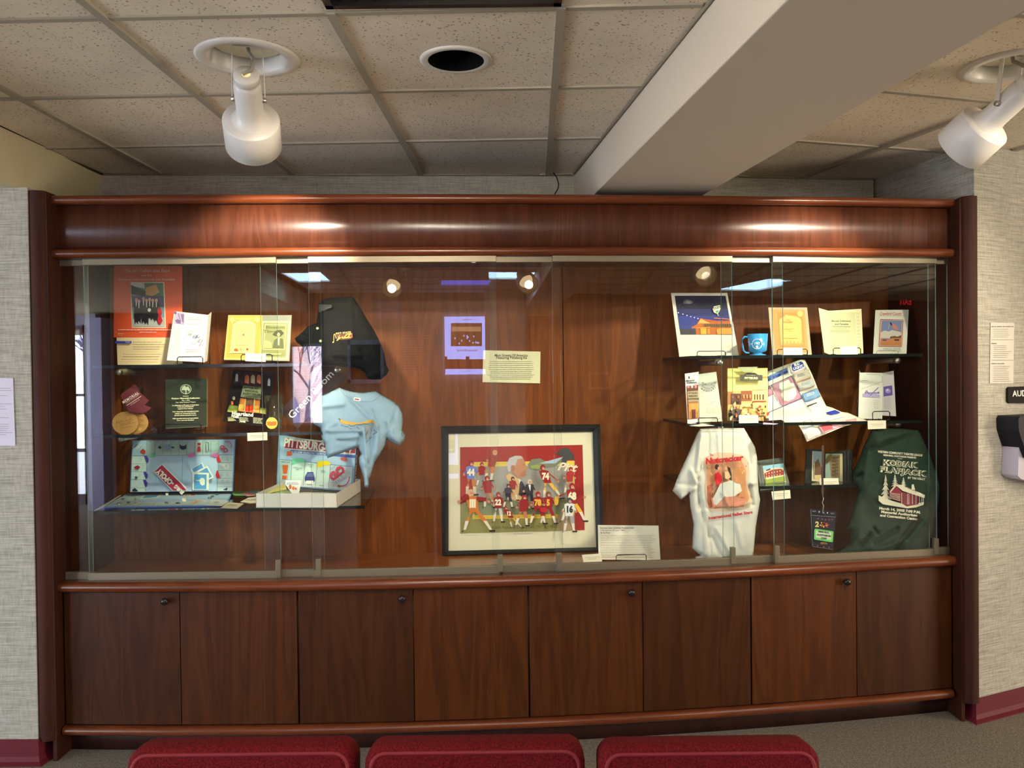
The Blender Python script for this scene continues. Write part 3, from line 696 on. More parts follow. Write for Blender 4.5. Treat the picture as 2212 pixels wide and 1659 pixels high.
def seat_chair(label, x0, x1, yt):
    zt = .755; Yc = 1.665; X0 = G(x0, yt, zt); X1 = G(x1, yt, zt); Y0 = (X0.y + X1.y) / 2
    w = (X1.x - X0.x) * .995; cx = (X0.x + X1.x) / 2; h = .42; Yc = Y0 - .01
    r = thing('lobby_chair', label, 'chair', (cx, Yc, 0), 'row of crimson lobby chairs')
    ti = math.radians(-8); cz = zt - h / 2
    mb = MB(); out = rbox(mb, (cx, Yc - .03, cz), w, h, .085, .035, M_RED, ti, 6); b = mb.build('backrest', r)
    mb = MB(); pts = []
    for x, z in out:
        x *= (w - .026) / w; z *= (h - .022) / h; z -= .012 * math.cos(x / w * 3) if z > .1 else 0
        p = Vector((x, -.040, z)); p = Vector((p.x, p.y * math.cos(ti) - p.z * math.sin(ti), p.y * math.sin(ti) + p.z * math.cos(ti))); pts.append(Vector((cx, Yc - .03, cz)) + p)
    p2 = []
    for i, p in enumerate(pts):
        q = pts[(i + 1) % len(pts)]; k = max(1, int((q - p).length / .03)); p2 += [p.lerp(q, j / k) for j in range(k)]
    mb.tube(p2, .0042, M_PIPE, 8, True); mb.build('piping', b)
    mb = MB(); n = 0
    vv = rbox(mb, (cx, Yc - .30, .44), w, .46, .09, .04, M_RED, math.radians(88), 6); mb.build('seat', r)
    for sx_ in (-1, 1):
        for sy in (-.50, -.06):
            mb = MB(); mb.tube([(cx + sx_ * (w / 2 - .03), Yc + sy, .40), (cx + sx_ * (w / 2 - .03), Yc + sy, 0)], .012, M_BLACKM, 10); mb.build('leg', r)
        mb = MB(); mb.tube([(cx + sx_ * (w / 2 - .05), Yc - .06, .38), (cx + sx_ * (w / 2 - .05), Yc - .03, .52)], .012, M_BLACKM, 10); mb.build('back_support', r)
    return r
seat_chair('crimson padded lobby chair at the left, in front of the case', 299, 776, 1592)
seat_chair('crimson padded lobby chair in the middle of the three', 796, 1261, 1588)
seat_chair('crimson padded lobby chair at the right, in front of the case', 1286, 1755, 1590)
# ================================================================= LOBBY BEHIND THE VIEWER
def RF(x, y, Y):
    """where the sight line through pixel x, y lands on the wall behind the viewer after the glass mirrors it"""
    for a, b, p0, p1 in PANES:
        if a <= x <= b: break
    d = (p1 - p0).normalized(); n = Vector((d.y, -d.x, 0)); r = ray(x, y)
    h = CAM + r * ((p0 - CAM).dot(n) / r.dot(n)); q = r - n * (2 * r.dot(n))
    return h + q * ((Y - h.y) / q.y)
def bk(mb, x0, y0, x1, y1, d, m, z0=None, z1=None):
    a = RF(x0, y0, YB); b = RF(x1, y1, YB); zt = a.z if z1 is None else z1; zb = b.z if z0 is None else z0
    mb.box((min(a.x, b.x), YB, min(zb, zt)), (max(a.x, b.x), YB + d, max(zb, zt)), m); return a, b
XD0, XD1 = max(XL + .1, RF(147, 800, YB).x - .4), RF(183, 800, YB).x      # daylight door
XW0, XW1 = RF(627, 800, YB).x, RF(701, 800, YB).x      # window
XP0, XP1 = RF(701, 800, YB).x, RF(1200, 800, YB).x
M_PALE = mat('lobby_pale_wall', (180, 160, 134), .8); M_DIM = mat('lobby_dark_panel', (58, 40, 34), .7); M_VIO = mat('lobby_grey_wall', (176, 178, 196), .8)
mb = MB()
mb.box((XL, YB - .03, 0), (XD0, YB, 2.75), M_VIO); mb.box((XD0, YB - .1, 2.12), (XD1, YB, 2.75), M_VIO)
XE0, XE1 = RF(191, 800, YB).x, RF(208, 800, YB).x; ze0, ze1 = RF(200, 890, YB).z, RF(200, 750, YB).z
mb.box((XD1, YB - .03, 0), (XE0, YB, 2.75), M_VIO); mb.box((XE0, YB - .03, 0), (XE1, YB, ze0), M_DIM); mb.box((XE0, YB - .03, ze1), (XE1, YB, 2.75), M_VIO); mb.box((XE1, YB - .1, 0), (XW0, YB, 2.75), M_DIM); mb.box((XW0, YB - .1, 1.86), (XW1, YB, 2.75), M_DIM); mb.box((XW0, YB - .1, 0), (XW1, YB, .92), M_DIM)
mb.box((XW1, YB - .1, 0), (XP1, YB, 2.75), M_PALE); mb.box((XP1, YB - .1, 0), (XR, YB, 2.75), M_DIM)
struct(mb.build('wall_back'))
# door with daylight behind it
d1 = thing('entrance_door', '', '', (XD0, YB, 0)); del d1['label'], d1['category']; d1['kind'] = 'structure'; d1.name = 'door_1'; WL['door_1'] = Vector((XD0, YB, 0))
mb = MB(); F1 = mat('door_frame_grey', (120, 124, 140), .5)
for a, b in (((XD0 - .05, 0), (XD0 + .02, 2.12)), ((XD1 - .02, 0), (XD1 + .02, 2.12)), ((XD0, 2.02), (XD1, 2.12)), ((XD0, 0), (XD1, .12)), ((XD0, 1.28), (XD1, 1.31)), ((XD0, .62), (XD1, .66))): mb.box((a[0], YB - .03, a[1]), (b[0], YB + .0, b[1]), F1)
mb.build('door_frame', d1)
mb = MB(); mb.box((XD0 - .05, YB + .03, 2.0), (XD1, YB + .10, 2.06), M_CHROME); mb.build('door_closer', d1)
w1 = thing('w', '', '', (XW0, YB, 0)); del w1['label'], w1['category']; w1['kind'] = 'structure'; w1.name = 'window_1'; WL['window_1'] = Vector((XW0, YB, 0))
mb = MB()
for a, b in (((XW0, .92), (XW0 + .03, 1.86)), ((XW1 - .03, .92), (XW1, 1.86)), ((XW0, 1.83), (XW1, 1.86)), ((XW0, .92), (XW1, .95)), (((XW0 + XW1) / 2 + .05, .92), ((XW0 + XW1) / 2 + .08, 1.86))): mb.box((a[0], YB - .04, a[1]), (b[0], YB + .02, b[1]), F1)
mb.build('window_frame', w1)
# outside: snow-bright ground, brick building with an arched opening, bare trees
mb = MB(); mb.box((-16, -14, -.4), (8, YB - .1, -.3), mat('pale_ground', (214, 214, 220), .9)); struct(mb.build('ground'))
def _brick(nt, b):
    t = nt.nodes.new('ShaderNodeTexBrick'); t.inputs['Scale'].default_value = 5
    t.inputs['Color1'].default_value = lin((206, 160, 160)); t.inputs['Color2'].default_value = lin((226, 190, 190)); t.inputs['Mortar'].default_value = lin((236, 226, 228))
    mp = nt.nodes.new('ShaderNodeMapping'); mp.inputs['Rotation'].default_value = (math.pi / 2, 0, 0)
    g = nt.nodes.new('ShaderNodeNewGeometry'); nt.links.new(g.outputs['Position'], mp.inputs[0]); nt.links.new(mp.outputs[0], t.inputs[0]); nt.links.new(t.outputs[0], b.inputs['Base Color'])
r = thing('brick_house', 'pale brick building outside, seen reflected through the window', 'building', (-4, -9, -.3))
mb = MB(); mb.box((-7.5, -10, -.3), (-1.5, -9, 2.5), mat('brick', fn=_brick)); mb.build('wall', r)
mb = MB(); mb.hexa([(-7.7, -8.8, 2.5), (-1.3, -8.8, 2.5), (-1.3, -8.8, 2.4), (-7.7, -8.8, 2.4), (-7.7, -9.6, 3.6), (-1.3, -9.6, 3.6), (-1.3, -10, 2.4), (-7.7, -10, 2.4)], mat('roof_blue', (110, 120, 170), .8)); mb.build('roof', r)
mb = MB(); mb.poly = None
ac = -3.9; pts = [(ac - .5, 0)] + [(ac + .5 * math.cos(a), 1.1 + .5 * math.sin(a)) for a in [math.pi - math.pi * i / 12 for i in range(13)]] + [(ac + .5, 0)]
mb.add([(x, -8.99, z - .3) for x, z in pts] + [(x, -8.95, z - .3) for x, z in pts], [list(range(len(pts))), list(range(len(pts), 2 * len(pts)))] , mat('arch_blue', (96, 104, 150), .8)); mb.build('archway', r)
def tree(x, y, h, label, seed):
    R = random.Random(seed); mb = MB(); mt = mat('bare_bark', (88, 84, 120), .9)
    def br(p, d, L, r_, n):
        e = p + d * L; mb.tube([p, (p + e) / 2 + Vector((R.uniform(-.03, .03), 0, 0)) * L, e], r_, mt, 5)
        if n:
            for _ in range(3): br(e, (d + Vector((R.uniform(-.8, .8), R.uniform(-.4, .4), R.uniform(-.1, .5)))).normalized(), L * .68, r_ * .6, n - 1)
    br(Vector((x, y, -.3)), Vector((.05, 0, 1)), h, .05, 4); tag(mb.build('bare_tree'), label, 'tree', 'bare trees outside')
tree(-6.9, -6.2, .95, 'bare tree outside the daylight door, reflected at the far left', 3); tree(-2.6, -5.2, .9, 'bare tree outside the window, reflected over the jacket sleeve', 5)
# things on that wall
def mir(name, px, label, cat, m, d=.02, parent=None):
    mb = MB(); bk(mb, *px, d, m); return mb, None
class BackArt(Plane):
    def __init__(s, Y): s.n = Vector((0, 1, 0)); s.o = Vector((0, Y, 0)); s.Y = Y
    def S(s, x, y, off=0): p = RF(x, y, s.Y); p.y += off * 3; return p
def sheet(name, px, label, cat, m, th=.012, art=None, frame=None):
    pl = BackArt(YB + th); x0, y0, x1, y1 = px; a = RF(x0, y0, YB + th); b = RF(x1, y1, YB + th)
    mb = MB(); mb.box((a.x, YB + .001, b.z), (b.x, YB + th, a.z), m)
    if art: art(Art(mb, pl.S, eps=.0006))
    return tag(mb.build(name), label, cat)
SCRN = mat('screen_glow', (158, 172, 255), .3, emit=8); SB = mat('screen_brown', (120, 70, 30), .3, emit=1.8); SD = mat('screen_ink', (40, 50, 110), .3, emit=.3); SM = mat('screen_band', (150, 40, 30), .4, emit=.35)
def scr(a):
    def T(t, x, y, h): a.text(t, x, y, h, SD, sx=-1)
    a.rect(960, 770, 1054, 806, SM); a.rect(966, 770, 1006, 776, SCRN); a.rect(1014, 770, 1052, 776, SCRN); a.rect(962, 797, 1054, 808, SCRN)
    T('MEMORIAL', 1009, 691, 3.2); a.rect(974, 698, 1041, 748, SB)
    a.rect(976, 706, 1039, 716, mat('screen_tan', (190, 150, 110), .3, emit=4))
    R = random.Random(4)
    for i in range(22): a.ell(979 + R.random() * 58, 722 + R.random() * 22, 1.4, 2.2, SCRN if i % 3 else SD, 8)
    T('Venue Rental', 1009, 757, 5.5); T('Book now', 1008, 802, 3)
sheet('lobby_screen', (960, 684, 1054, 808), 'glowing lobby screen reading Venue Rental, reflected in the glass', 'screen', SCRN, .04, scr)
V1 = mat('sign_mauve', (190, 170, 190), .7)
sheet('wall_sign', (812, 650, 870, 688), 'small mauve sign behind the viewer, reflected right of the jacket', 'sign', V1, .012, lambda a: (a.text('CONCESSIONS', 842, 663, 3.2, (70, 50, 60), sx=-1), a.text('RESTROOMS', 842, 675, 3.2, (70, 50, 60), sx=-1)))
def big(a): a.lines(864, 690, 934, 800, 22, (120, 104, 96), 1.1, words=False, ragged=.1)
sheet('donor_list', (860, 682, 938, 804), 'large printed list on the lobby wall, faintly reflected beside the screen', 'notice', mat('list_paper', (200, 176, 156), .8), .006, big)
r = thing('picture_frame', 'grey-blue picture frame behind the viewer, reflected over the jacket hem', 'picture frame', RF(790, 780, YB))
mb = MB(); m_ = mat('frame_greyblue', (190, 196, 220), .5)
for q in ((751, 735, 829, 744), (751, 820, 829, 828), (751, 735, 758, 828), (822, 735, 829, 828)): bk(mb, *q, .03, m_)
mb.build('frame', r); mb = MB(); bk(mb, 758, 744, 822, 820, .01, mat('frame_dark_print', (46, 42, 44), .5)); mb.build('print', r)
sheet('wall_frame', (1272, 804, 1320, 841), 'small wooden framed picture behind the viewer, reflected on the centre right', 'picture frame', mat('thin_frame', (150, 104, 92), .5), .02, lambda a: a.rect(1277, 809, 1316, 836, (84, 46, 34)))
sheet('seating_sign', (209, 738, 252, 801), 'violet sign reading BALCONY SEATING SECTION, reflected left of the poster', 'sign', mat('sign_violet', (74, 40, 70), .6), .012, lambda a: ([a.text(t, 233, y, 4, (226, 220, 240), sx=-1) for t, y in (('BALCONY', 743), ('SEATING', 750), ('SECTION', 757))], [a.rect(213 + i * 10, 762 + j * 8 + i * i * .5, 221 + i * 10, 768 + j * 8 + i * i * .5, (200, 200, 236)) for i in range(3) for j in range(3)]))
r2 = sheet('exit_sign', (1940, 640, 1970, 664), 'red lit EXIT sign behind the viewer, reflected at the top right', 'exit sign', M_DARK, .05, lambda a: a.text('EXIT', 1955, 652, 13, mat('exit_red', (255, 40, 50), .5, emit=2.2), sx=-.7, bold=.03))
# pillar, brown door and pale cornice
mb = MB(); bk(mb, 1046, 630, 1132, 900, .12, mat('pillar_cream', (222, 208, 184), .8), 0, 2.44); struct(mb.build('trim_4'))
mb = MB(); bk(mb, 1140, 684, 1196, 900, .05, mat('lobby_door_brown', (92, 52, 42), .5), 0); struct(mb.build('door_2'))
mb = MB(); bk(mb, 182, 640, 412, 655, .25, mat('cornice_violet', (190, 190, 250), .6)); struct(mb.build('trim_5'))
mb = MB(); bk(mb, 205, 690, 250, 940, .3, mat('column_violet', (196, 192, 230), .8), 0); struct(mb.build('trim_6'))
# ================================================================= DISPLAYED THINGS: helpers
def crop(ox, oy, s): return lambda *p: [(ox + x / s, oy + y / s) for x, y in p]
def qz(x, y, z): return -(G(x, y, z) - A).dot(CN)
def qpt(P_): return -(P_ - A).dot(CN)
class Sheet(Plane):
    pass
def card(name, label, cat, pts, q, color, art=None, th=.0015, parent=None, group=None, rough=.62, back=None, plane=None):
    """flat sheet: pts tl,tr,br,bl,... in photo pixels; q = depths of the first four"""
    if not isinstance(q, (list, tuple)): q = [q] * 4
    pl = plane or Plane(pts[:4], q)
    mb = MB(); m_ = color if not isinstance(color, tuple) else pm(color, rough)
    pl.slab(mb, pts, m_, th, back)
    if art: art(Art(mb, pl.S))
    o = mb.build(name, parent)
    if parent is None: tag(o, label, cat, group)
    o['_'] = 0; del o['_']
    return o, pl
CARD = (238, 232, 206)
def label_card(pts, q, where):
    xs_ = [p[0] for p in pts]; ys_ = [p[1] for p in pts]; w = max(xs_) - min(xs_); h = max(ys_) - min(ys_)
    def art(a):
        y = (min(ys_) + max(ys_)) / 2; x0 = min(xs_) + w * .14; x1 = max(xs_) - w * .14; sk = (pts[1][1] - pts[0][1]) * .7
        a.lines(x0, y - h * .13, x1, y - h * .01, 1, (176, 164, 148), 1.1, sk, 0, False); a.lines(x0 + w * .13, y + h * .04, x1 - w * .13, y + h * .16, 1, (186, 176, 160), 1.1, sk * .8, 0, False)
    return card('label_card', 'small cream printed label ' + where, 'label', pts, q, CARD, art, .0012)[0]
def easel(x0, x1, yt, yb, q, label, m=None, back=.16, high=.085, zs=None):
    """wire stand: front lip loop, two runners and a back rest"""
    m = m or M_BLACKM; a = D(x0, yb, q); b = D(x1, yb, q); zb = zs + .003 if zs else (a.z + b.z) / 2; zt = max(D(x0, yt, q).z, zb + .012)
    s0, s1 = (a - A).dot(CD), (b - A).dot(CD); c = .012
    r = thing('wire_easel', label, 'display stand', Q((s0 + s1) / 2, q, zb))
    mb = MB()
    lip = [Q(s0, q + .02, zb), Q(s0, q, zb), Q(s0, q, zt - c / 2), Q(s0 + c / 2, q, zt), Q(s1 - c / 2, q, zt), Q(s1, q, zt - c / 2), Q(s1, q, zb), Q(s1, q + .02, zb)]
    mb.tube(lip, .0021, m, 7); mb.build('front_lip', r)
    w = (s1 - s0) * .32; cx = (s0 + s1) / 2
    for s in (-1, 1):
        mb = MB(); mb.tube([Q(s0 if s < 0 else s1, q + .018, zb), Q(cx + s * w, q + .028, zb), Q(cx + s * w, q + back, zb)], .002, m, 6); mb.build('runner', r)
    mb = MB(); mb.tube([Q(cx - w, q + back, zb), Q(cx - w, q + back + .012, zb + high), Q(cx + w, q + back + .012, zb + high), Q(cx + w, q + back, zb)], .002, m, 6); mb.build('back_rest', r)
    return r
def segd(x, y, a, b):
    dx, dy = b[0] - a[0], b[1] - a[1]; L = dx * dx + dy * dy or 1; t = max(0, min(1, ((x - a[0]) * dx + (y - a[1]) * dy) / L))
    return math.hypot(x - a[0] - t * dx, y - a[1] - t * dy)
class Cloth:
    """draped garment: outline in photo pixels, depth profile q(x,y), bulge and folds"""
    def __init__(s, outline, q, bulge, R, folds=(), grain=.002, seed=1): s.o = outline; s.q = q; s.b = bulge; s.R = R; s.f = folds; s.g = grain; s.n = len(outline); s.seed = seed
    def depth(s, x, y):
        o = s.o; d = min(segd(x, y, o[i], o[(i + 1) % s.n]) for i in range(s.n)) if True else 0
        ins = 1 if inside((x, y), o) else 0; k = min(d / s.R, 1) * ins; q = s.q(x, y) - s.b * math.sqrt(max(0, 1 - (1 - k) ** 2))
        for a, b, w, amp in s.f: q -= 1.5 * amp * math.exp(-(segd(x, y, a, b) / (w * .85)) ** 2) * (.3 + .7 * k)
        q -= s.g * k * (math.sin(x * .11 + 1.7 * math.sin(y * .05 + s.seed)) + math.sin(y * .07 + x * .05 + s.seed * 2))
        return q
    def S(s, x, y, off=0): return D(x, y, s.depth(x, y) - off - .0008)
    def mesh(s, mb, m, step=5):
        v, f = tris(s.o, step); mb.add([D(x, y, s.depth(x, y)) for x, y in v], f, m, True)
def cloth_mat(name, c, rough=.85):
    def fn(nt, b):
        n = noise(nt, coords(nt, (1, 1, 1)), 900, 2); bump(nt, b, n, .05, .001)
        n2 = noise(nt, coords(nt, (1, 1, 1)), 14, 3, .6, .5)
        d = tuple(max(0, v - 12) for v in c)
        nt.links.new(ramp(nt, n2, [(.3, d), (.7, c)]), b.inputs['Base Color']); b.inputs['Specular IOR Level'].default_value = .15
    return mat(name, c, rough, fn=fn)
# ================================================================= LEFT HALF OF THE CASE
# jazz band poster on the upper shelf
def art_jazz(a):
    O = (226, 92, 50); a.rect(246, 575, 394, 729, O)
    Wt = (246, 222, 206)
    a.text('The Jim Cullum Jazz Band', 318, 585, 6.2, Wt, sx=.62, bold=.012); a.text('and the', 317, 595, 4.4, Wt, sx=.85, bold=.01); a.text('Pittsburg State University Jazz Ensemble', 318, 604, 5, Wt, sx=.60, bold=.008)
    a.poly([(282, 609.5), (355.6, 609.5), (359, 708.8), (285.5, 708.8)], (236, 214, 176)); a.poly([(284, 611.5), (353.5, 611.5), (357, 706.8), (287.5, 706.8)], (120, 150, 160))
    a.poly([(285, 614), (353, 612), (354, 642), (316, 641)], (90, 120, 96)); a.poly([(316, 622), (338, 614), (345, 632), (330, 640), (314, 636)], (214, 160, 104)); a.poly([(284, 611.5), (312, 611.5), (314, 624), (285, 618)], (206, 210, 200))
    a.poly([(284.5, 616), (316, 630), (314, 641), (285, 636)], (24, 24, 34)); a.poly([(286.5, 640), (355, 640), (355.5, 664), (286.8, 664)], (70, 74, 110)); a.poly([(286.6, 690), (356, 686), (356.6, 706.4), (287.4, 706.4)], (176, 180, 172))
    K = (20, 20, 28)
    for x, y0, y1 in ((296, 648, 702), (302, 652, 700), (312, 646, 701), (319, 650, 703), (326, 648, 692), (333, 650, 694), (341, 650, 697)):
        a.poly([(x - 5.5, y0 + 8), (x - 2, y0 + 5), (x + 3, y0 + 5), (x + 5.5, y0 + 9), (x + 4.5, y1 - 16), (x + 3.4, y1), (x - .3, y1 - 6), (x - 3.6, y1), (x - 5, y1 - 16)], K); a.ell(x, y0, 3, 4, (216, 168, 150)); a.poly([(x - 1.4, y0 + 4), (x + 1.4, y0 + 4), (x + .6, y0 + 15), (x - .6, y0 + 15)], (236, 232, 230))
    a.ell(326, 671, 3.6, 4, (210, 214, 214)); a.poly([(345, 664), (350, 666), (354, 677), (351, 684), (355, 694), (350, 702), (344, 699), (344, 688), (346, 682), (343, 674)], (176, 24, 38)); a.line([(349, 668), (347, 652)], 1, (60, 20, 20))
    a.lines(259, 711, 391, 716, 1, Wt, 1.8, ragged=.05); a.lines(305, 717.5, 342, 720, 1, Wt, 1.3, ragged=0); a.lines(259, 720, 272, 727, 2, Wt, 1.2)
    a.rect(252.6, 738, 288, 742.8, (48, 66, 176)); a.text('TICKETS', 280, 740.4, 2.6, (230, 230, 240), sx=.8)
    a.lines(291, 738, 362, 758, 4, (112, 104, 92), 1.3, ragged=.2); a.lines(270, 764, 360, 774, 2, (120, 112, 100), 1.2, ragged=.2); a.lines(266, 775.6, 352, 779, 1, (120, 112, 100), 1.2)
card('concert_poster', 'orange concert poster for the jazz band, standing on the upper left shelf', 'poster', [(246, 574.5), (388, 574.5), (394, 788), (254, 788)], [.40, .36, .30, .34], (232, 214, 164), art_jazz)
# folded brochure on a wire easel
c = crop(350, 660, 7.373)
r = thing('folded_brochure', 'grey folded brochure with signatures on a wire easel, right of the poster', 'brochure', D(400, 780, .16))
def a1(a):
    a.poly(c((205, 108), (362, 122), (350, 305), (192, 288)), (176, 168, 190)); a.poly(c((210, 240), (250, 215), (290, 240), (300, 290), (240, 285)), (120, 96, 140)); a.poly(c((300, 140), (352, 135), (345, 290), (320, 250)), (128, 108, 146)); a.ell(379, 676, 3, 3, (110, 84, 130)); a.line(c((262, 130), (300, 260)), 1.2, (110, 84, 130))
    a.poly(c((372, 120), (384, 121), (335, 850), (322, 850)), (236, 232, 214))
    a.lines(377, 706, 391, 766, 17, (206, 206, 206), 1.2); a.lines(404, 684, 444, 692, 2, (176, 176, 180), 1.2); a.lines(403, 698, 443, 702, 1, (150, 150, 156), 1); a.lines(402, 714, 441, 717, 1, (150, 150, 160), 1)
    R = random.Random(2)
    for i in range(13):
        x, y = 405 + R.random() * 28, 722 + R.random() * 26; a.line([(x, y), (x + 3, y - 3), (x + 6, y + 1), (x + 10, y - 4)], .7, [(70, 90, 170), (120, 140, 150), (90, 96, 120)][i % 3])
    a.lines(404, 755, 436, 764, 2, (200, 110, 110), 1.2)
pl = Plane(c((195, 90), (735, 150), (672, 905), (75, 870)), [.24, .22, .15, .17]); mb = MB(); pl.slab(mb, c((195, 90), (735, 150), (672, 905), (75, 870)), pm((214, 216, 210)), .001); a1(Art(mb, pl.S)); mb.build('front_page', r)
mb = MB(); pl = Plane(c((735, 150), (790, 102), (722, 880), (672, 905)), [.22, .27, .20, .15]); pl.slab(mb, c((735, 150), (790, 102), (722, 880), (672, 905)), pm((226, 226, 216)), .001); mb.build('folded_flap', r)
easel(383, 438, 771, 782, .115, 'black wire easel holding the grey folded brochure', zs=ZL1)
mb = MB(); mb.tube([D(455, 779, .2), D(453, 745, .25), D(459, 708, .29), D(470, 730, .25), D(484, 757, .2)], .0014, mat('braided_cord', (70, 44, 36), .6), 6); tag(mb.build('braided_cord'), 'thin braided brown cord between the brochure and the yellow programme', 'cord')
# folder with a yellow programme and sheet music
r = thing('display_folder', 'grey backing board holding a yellow programme and the Blossom Time sheet', 'folder', D(555, 783, .2))
P4 = c((1055, 153), (2066, 153), (2030, 884), (985, 866)); pl = Plane(P4, [.29, .29, .2, .2])
mb = MB(); pl.slab(mb, P4, pm((150, 152, 132)), .003); mb.build('backing_board', r)
mb = MB(); a = Art(mb, lambda x, y, o: pl.S(x, y, o + .0008)); p4 = c((1057, 157), (1602, 157), (1565, 862), (987, 862)); pl2 = Plane(p4, [.289] * 2 + [.199] * 2)
a.poly(p4, (206, 184, 92)); a.poly(c((1068, 170), (1590, 170), (1585, 200), (1066, 200)), (190, 162, 74)); a.poly(c((1072, 210), (1150, 215), (1300, 250), (1490, 215), (1580, 210), (1540, 840), (1020, 840)), (188, 160, 72))
a.ell(502, 691, 4.6, 6, (240, 214, 120)); a.ell(556, 691, 4.6, 6, (240, 214, 120)); a.line(c((1120, 220), (1200, 262), (1310, 240), (1430, 262), (1510, 225)), 1, (246, 226, 140)); a.line(c((1115, 250), (1125, 310)), 2, (240, 214, 120))
ar = [(1135 + 180 - 180 * math.cos(t), 320 - 62 * math.sin(t)) for t in [math.pi * i / 10 for i in range(11)]]
a.poly(c(*([(1085, 765)] + ar + [(1470, 760)])), (250, 236, 150)); a.poly(c(*([(1100, 750)] + [(1150 + 165 - 165 * math.cos(t), 330 - 48 * math.sin(t)) for t in [math.pi * i / 10 for i in range(11)]] + [(1455, 748)])), (240, 218, 122))
a.text('Dinner Theatre', 527.5, 711.5, 3.2, (200, 120, 60)); a.text('presentation', 527, 717.5, 2.6, (200, 130, 60)); a.text('A', 526.5, 725, 5.5, (190, 60, 50), bold=.03); a.text('Blossom Time', 525, 738, 3, (204, 120, 60)); a.lines(508, 745, 542, 749, 1, (200, 140, 70), 1.4)
a.poly(c((1150, 735), (1155, 705), (1185, 690), (1215, 708), (1220, 738)), (214, 84, 44)); a.ell(535, 756, 2.6, 2.6, (206, 60, 40)); a.ell(521, 756, 2.4, 3, (222, 150, 80)); a.line(c((1075, 768), (1480, 764)), 1, (250, 236, 160)); mb.build('yellow_programme', r)
mb = MB(); a = Art(mb, lambda x, y, o: pl.S(x, y, o + .001)); a.poly(c((1602, 250), (2056, 250), (2013, 872), (1562, 862)), (238, 232, 158))
a.poly(c((1618, 275), (2010, 285), (1975, 832), (1582, 822)), (150, 152, 96)); a.poly(c((1640, 298), (1985, 302), (1955, 712), (1608, 705)), (228, 222, 150)); a.poly(c((1652, 312), (1972, 316), (1944, 700), (1622, 694)), (158, 160, 104))
a.text('Blossom', 595, 708, 6, (110, 112, 70), bold=.03, sx=.9); a.text('Time', 583, 717, 6, (110, 112, 70), bold=.03, sx=.9)
a.poly(c((1760, 470), (1830, 400), (1900, 395), (1945, 450), (1890, 500), (1800, 495)), (84, 88, 60)); a.ell(602, 724, 3.4, 4.4, (206, 202, 140)); a.poly(c((1760, 680), (1790, 560), (1850, 520), (1930, 540), (1942, 690)), (106, 110, 72)); a.poly(c((1840, 520), (1880, 520), (1870, 640), (1850, 640)), (226, 222, 160))
a.poly(c((1640, 560), (1740, 590), (1760, 690), (1630, 690)), (186, 184, 122)); a.rect(568, 764, 608, 768, (200, 196, 130)); a.lines(580, 762, 612, 766, 1, (130, 130, 90), 1); mb.build('sheet_music', r)
easel(521, 588, 766, 783, .15, 'black wire easel holding the yellow programme', zs=ZL1)
label_card(c((1328, 760), (1655, 768), (1650, 900), (1326, 885)), [.115] * 4, 'standing before the yellow programme')
# koozie, glass behind, two coasters
c = crop(230, 790, 9.617)
r = thing('can_cooler', 'maroon foam can cooler reading MEMORIAL, propped on a glass tumbler', 'can cooler', D(292, 890, .16))
P4 = c((585, 390), (930, 870), (700, 960), (300, 600)); pl = Plane(P4, [.15, .15, .10, .10])
mb = MB(); pl.slab(mb, c((585, 388), (640, 440), (700, 560), (880, 725), (785, 815), (932, 872), (828, 962), (740, 985), (480, 960), (300, 640), (312, 585)), mat('maroon_foam', (104, 34, 44), .8), .012)
a = Art(mb, pl.S); a.text('MEMORIAL', *c((500, 668))[0], 6, (236, 224, 214), 33, bold=.02, sx=.85, space=1.2); a.text('AUDITORIUM', *c((535, 700))[0], 2.8, (222, 200, 190), 33, space=1.4); a.line(c((415, 830), (718, 636)), 1, (236, 224, 214)); a.text('PITTSBURG, KS', *c((590, 765))[0], 2.4, (222, 200, 190), 33); mb.build('foam_sleeve', r, bevel=.002)
def tumbler(name, label, x0, x1, x0b, x1b, yt, yb, q, zs, wall=.0018, cat='glass', thick=.008, base_m=None):
    zb = zs + .0005; xm = (x0b + x1b) / 2; c0_ = D(xm, yb, q); c0_.z = zb; ht = D(xm, yt, q).z - zb
    pxm = F / (c0_.y); r1 = (x1 - x0) / 2 / pxm; r0 = (x1b - x0b) / 2 / pxm
    mb = MB(); mb.lathe(c0_, (0, 0, 1), [(.0005, 0), (r0 * .96, 0), (r0, .003), (r1, ht), (r1 - wall, ht), (r0 - wall, thick), (.0005, thick)], M_CLEAR, 40)
    return mb, c0_, ht, r0, r1
mb, *_ = tumbler('g', '', 263, 310, 267, 306, 838, 925, .27, ZL2); tag(mb.build('glass_tumbler'), 'clear glass tumbler behind the maroon can cooler', 'glass')
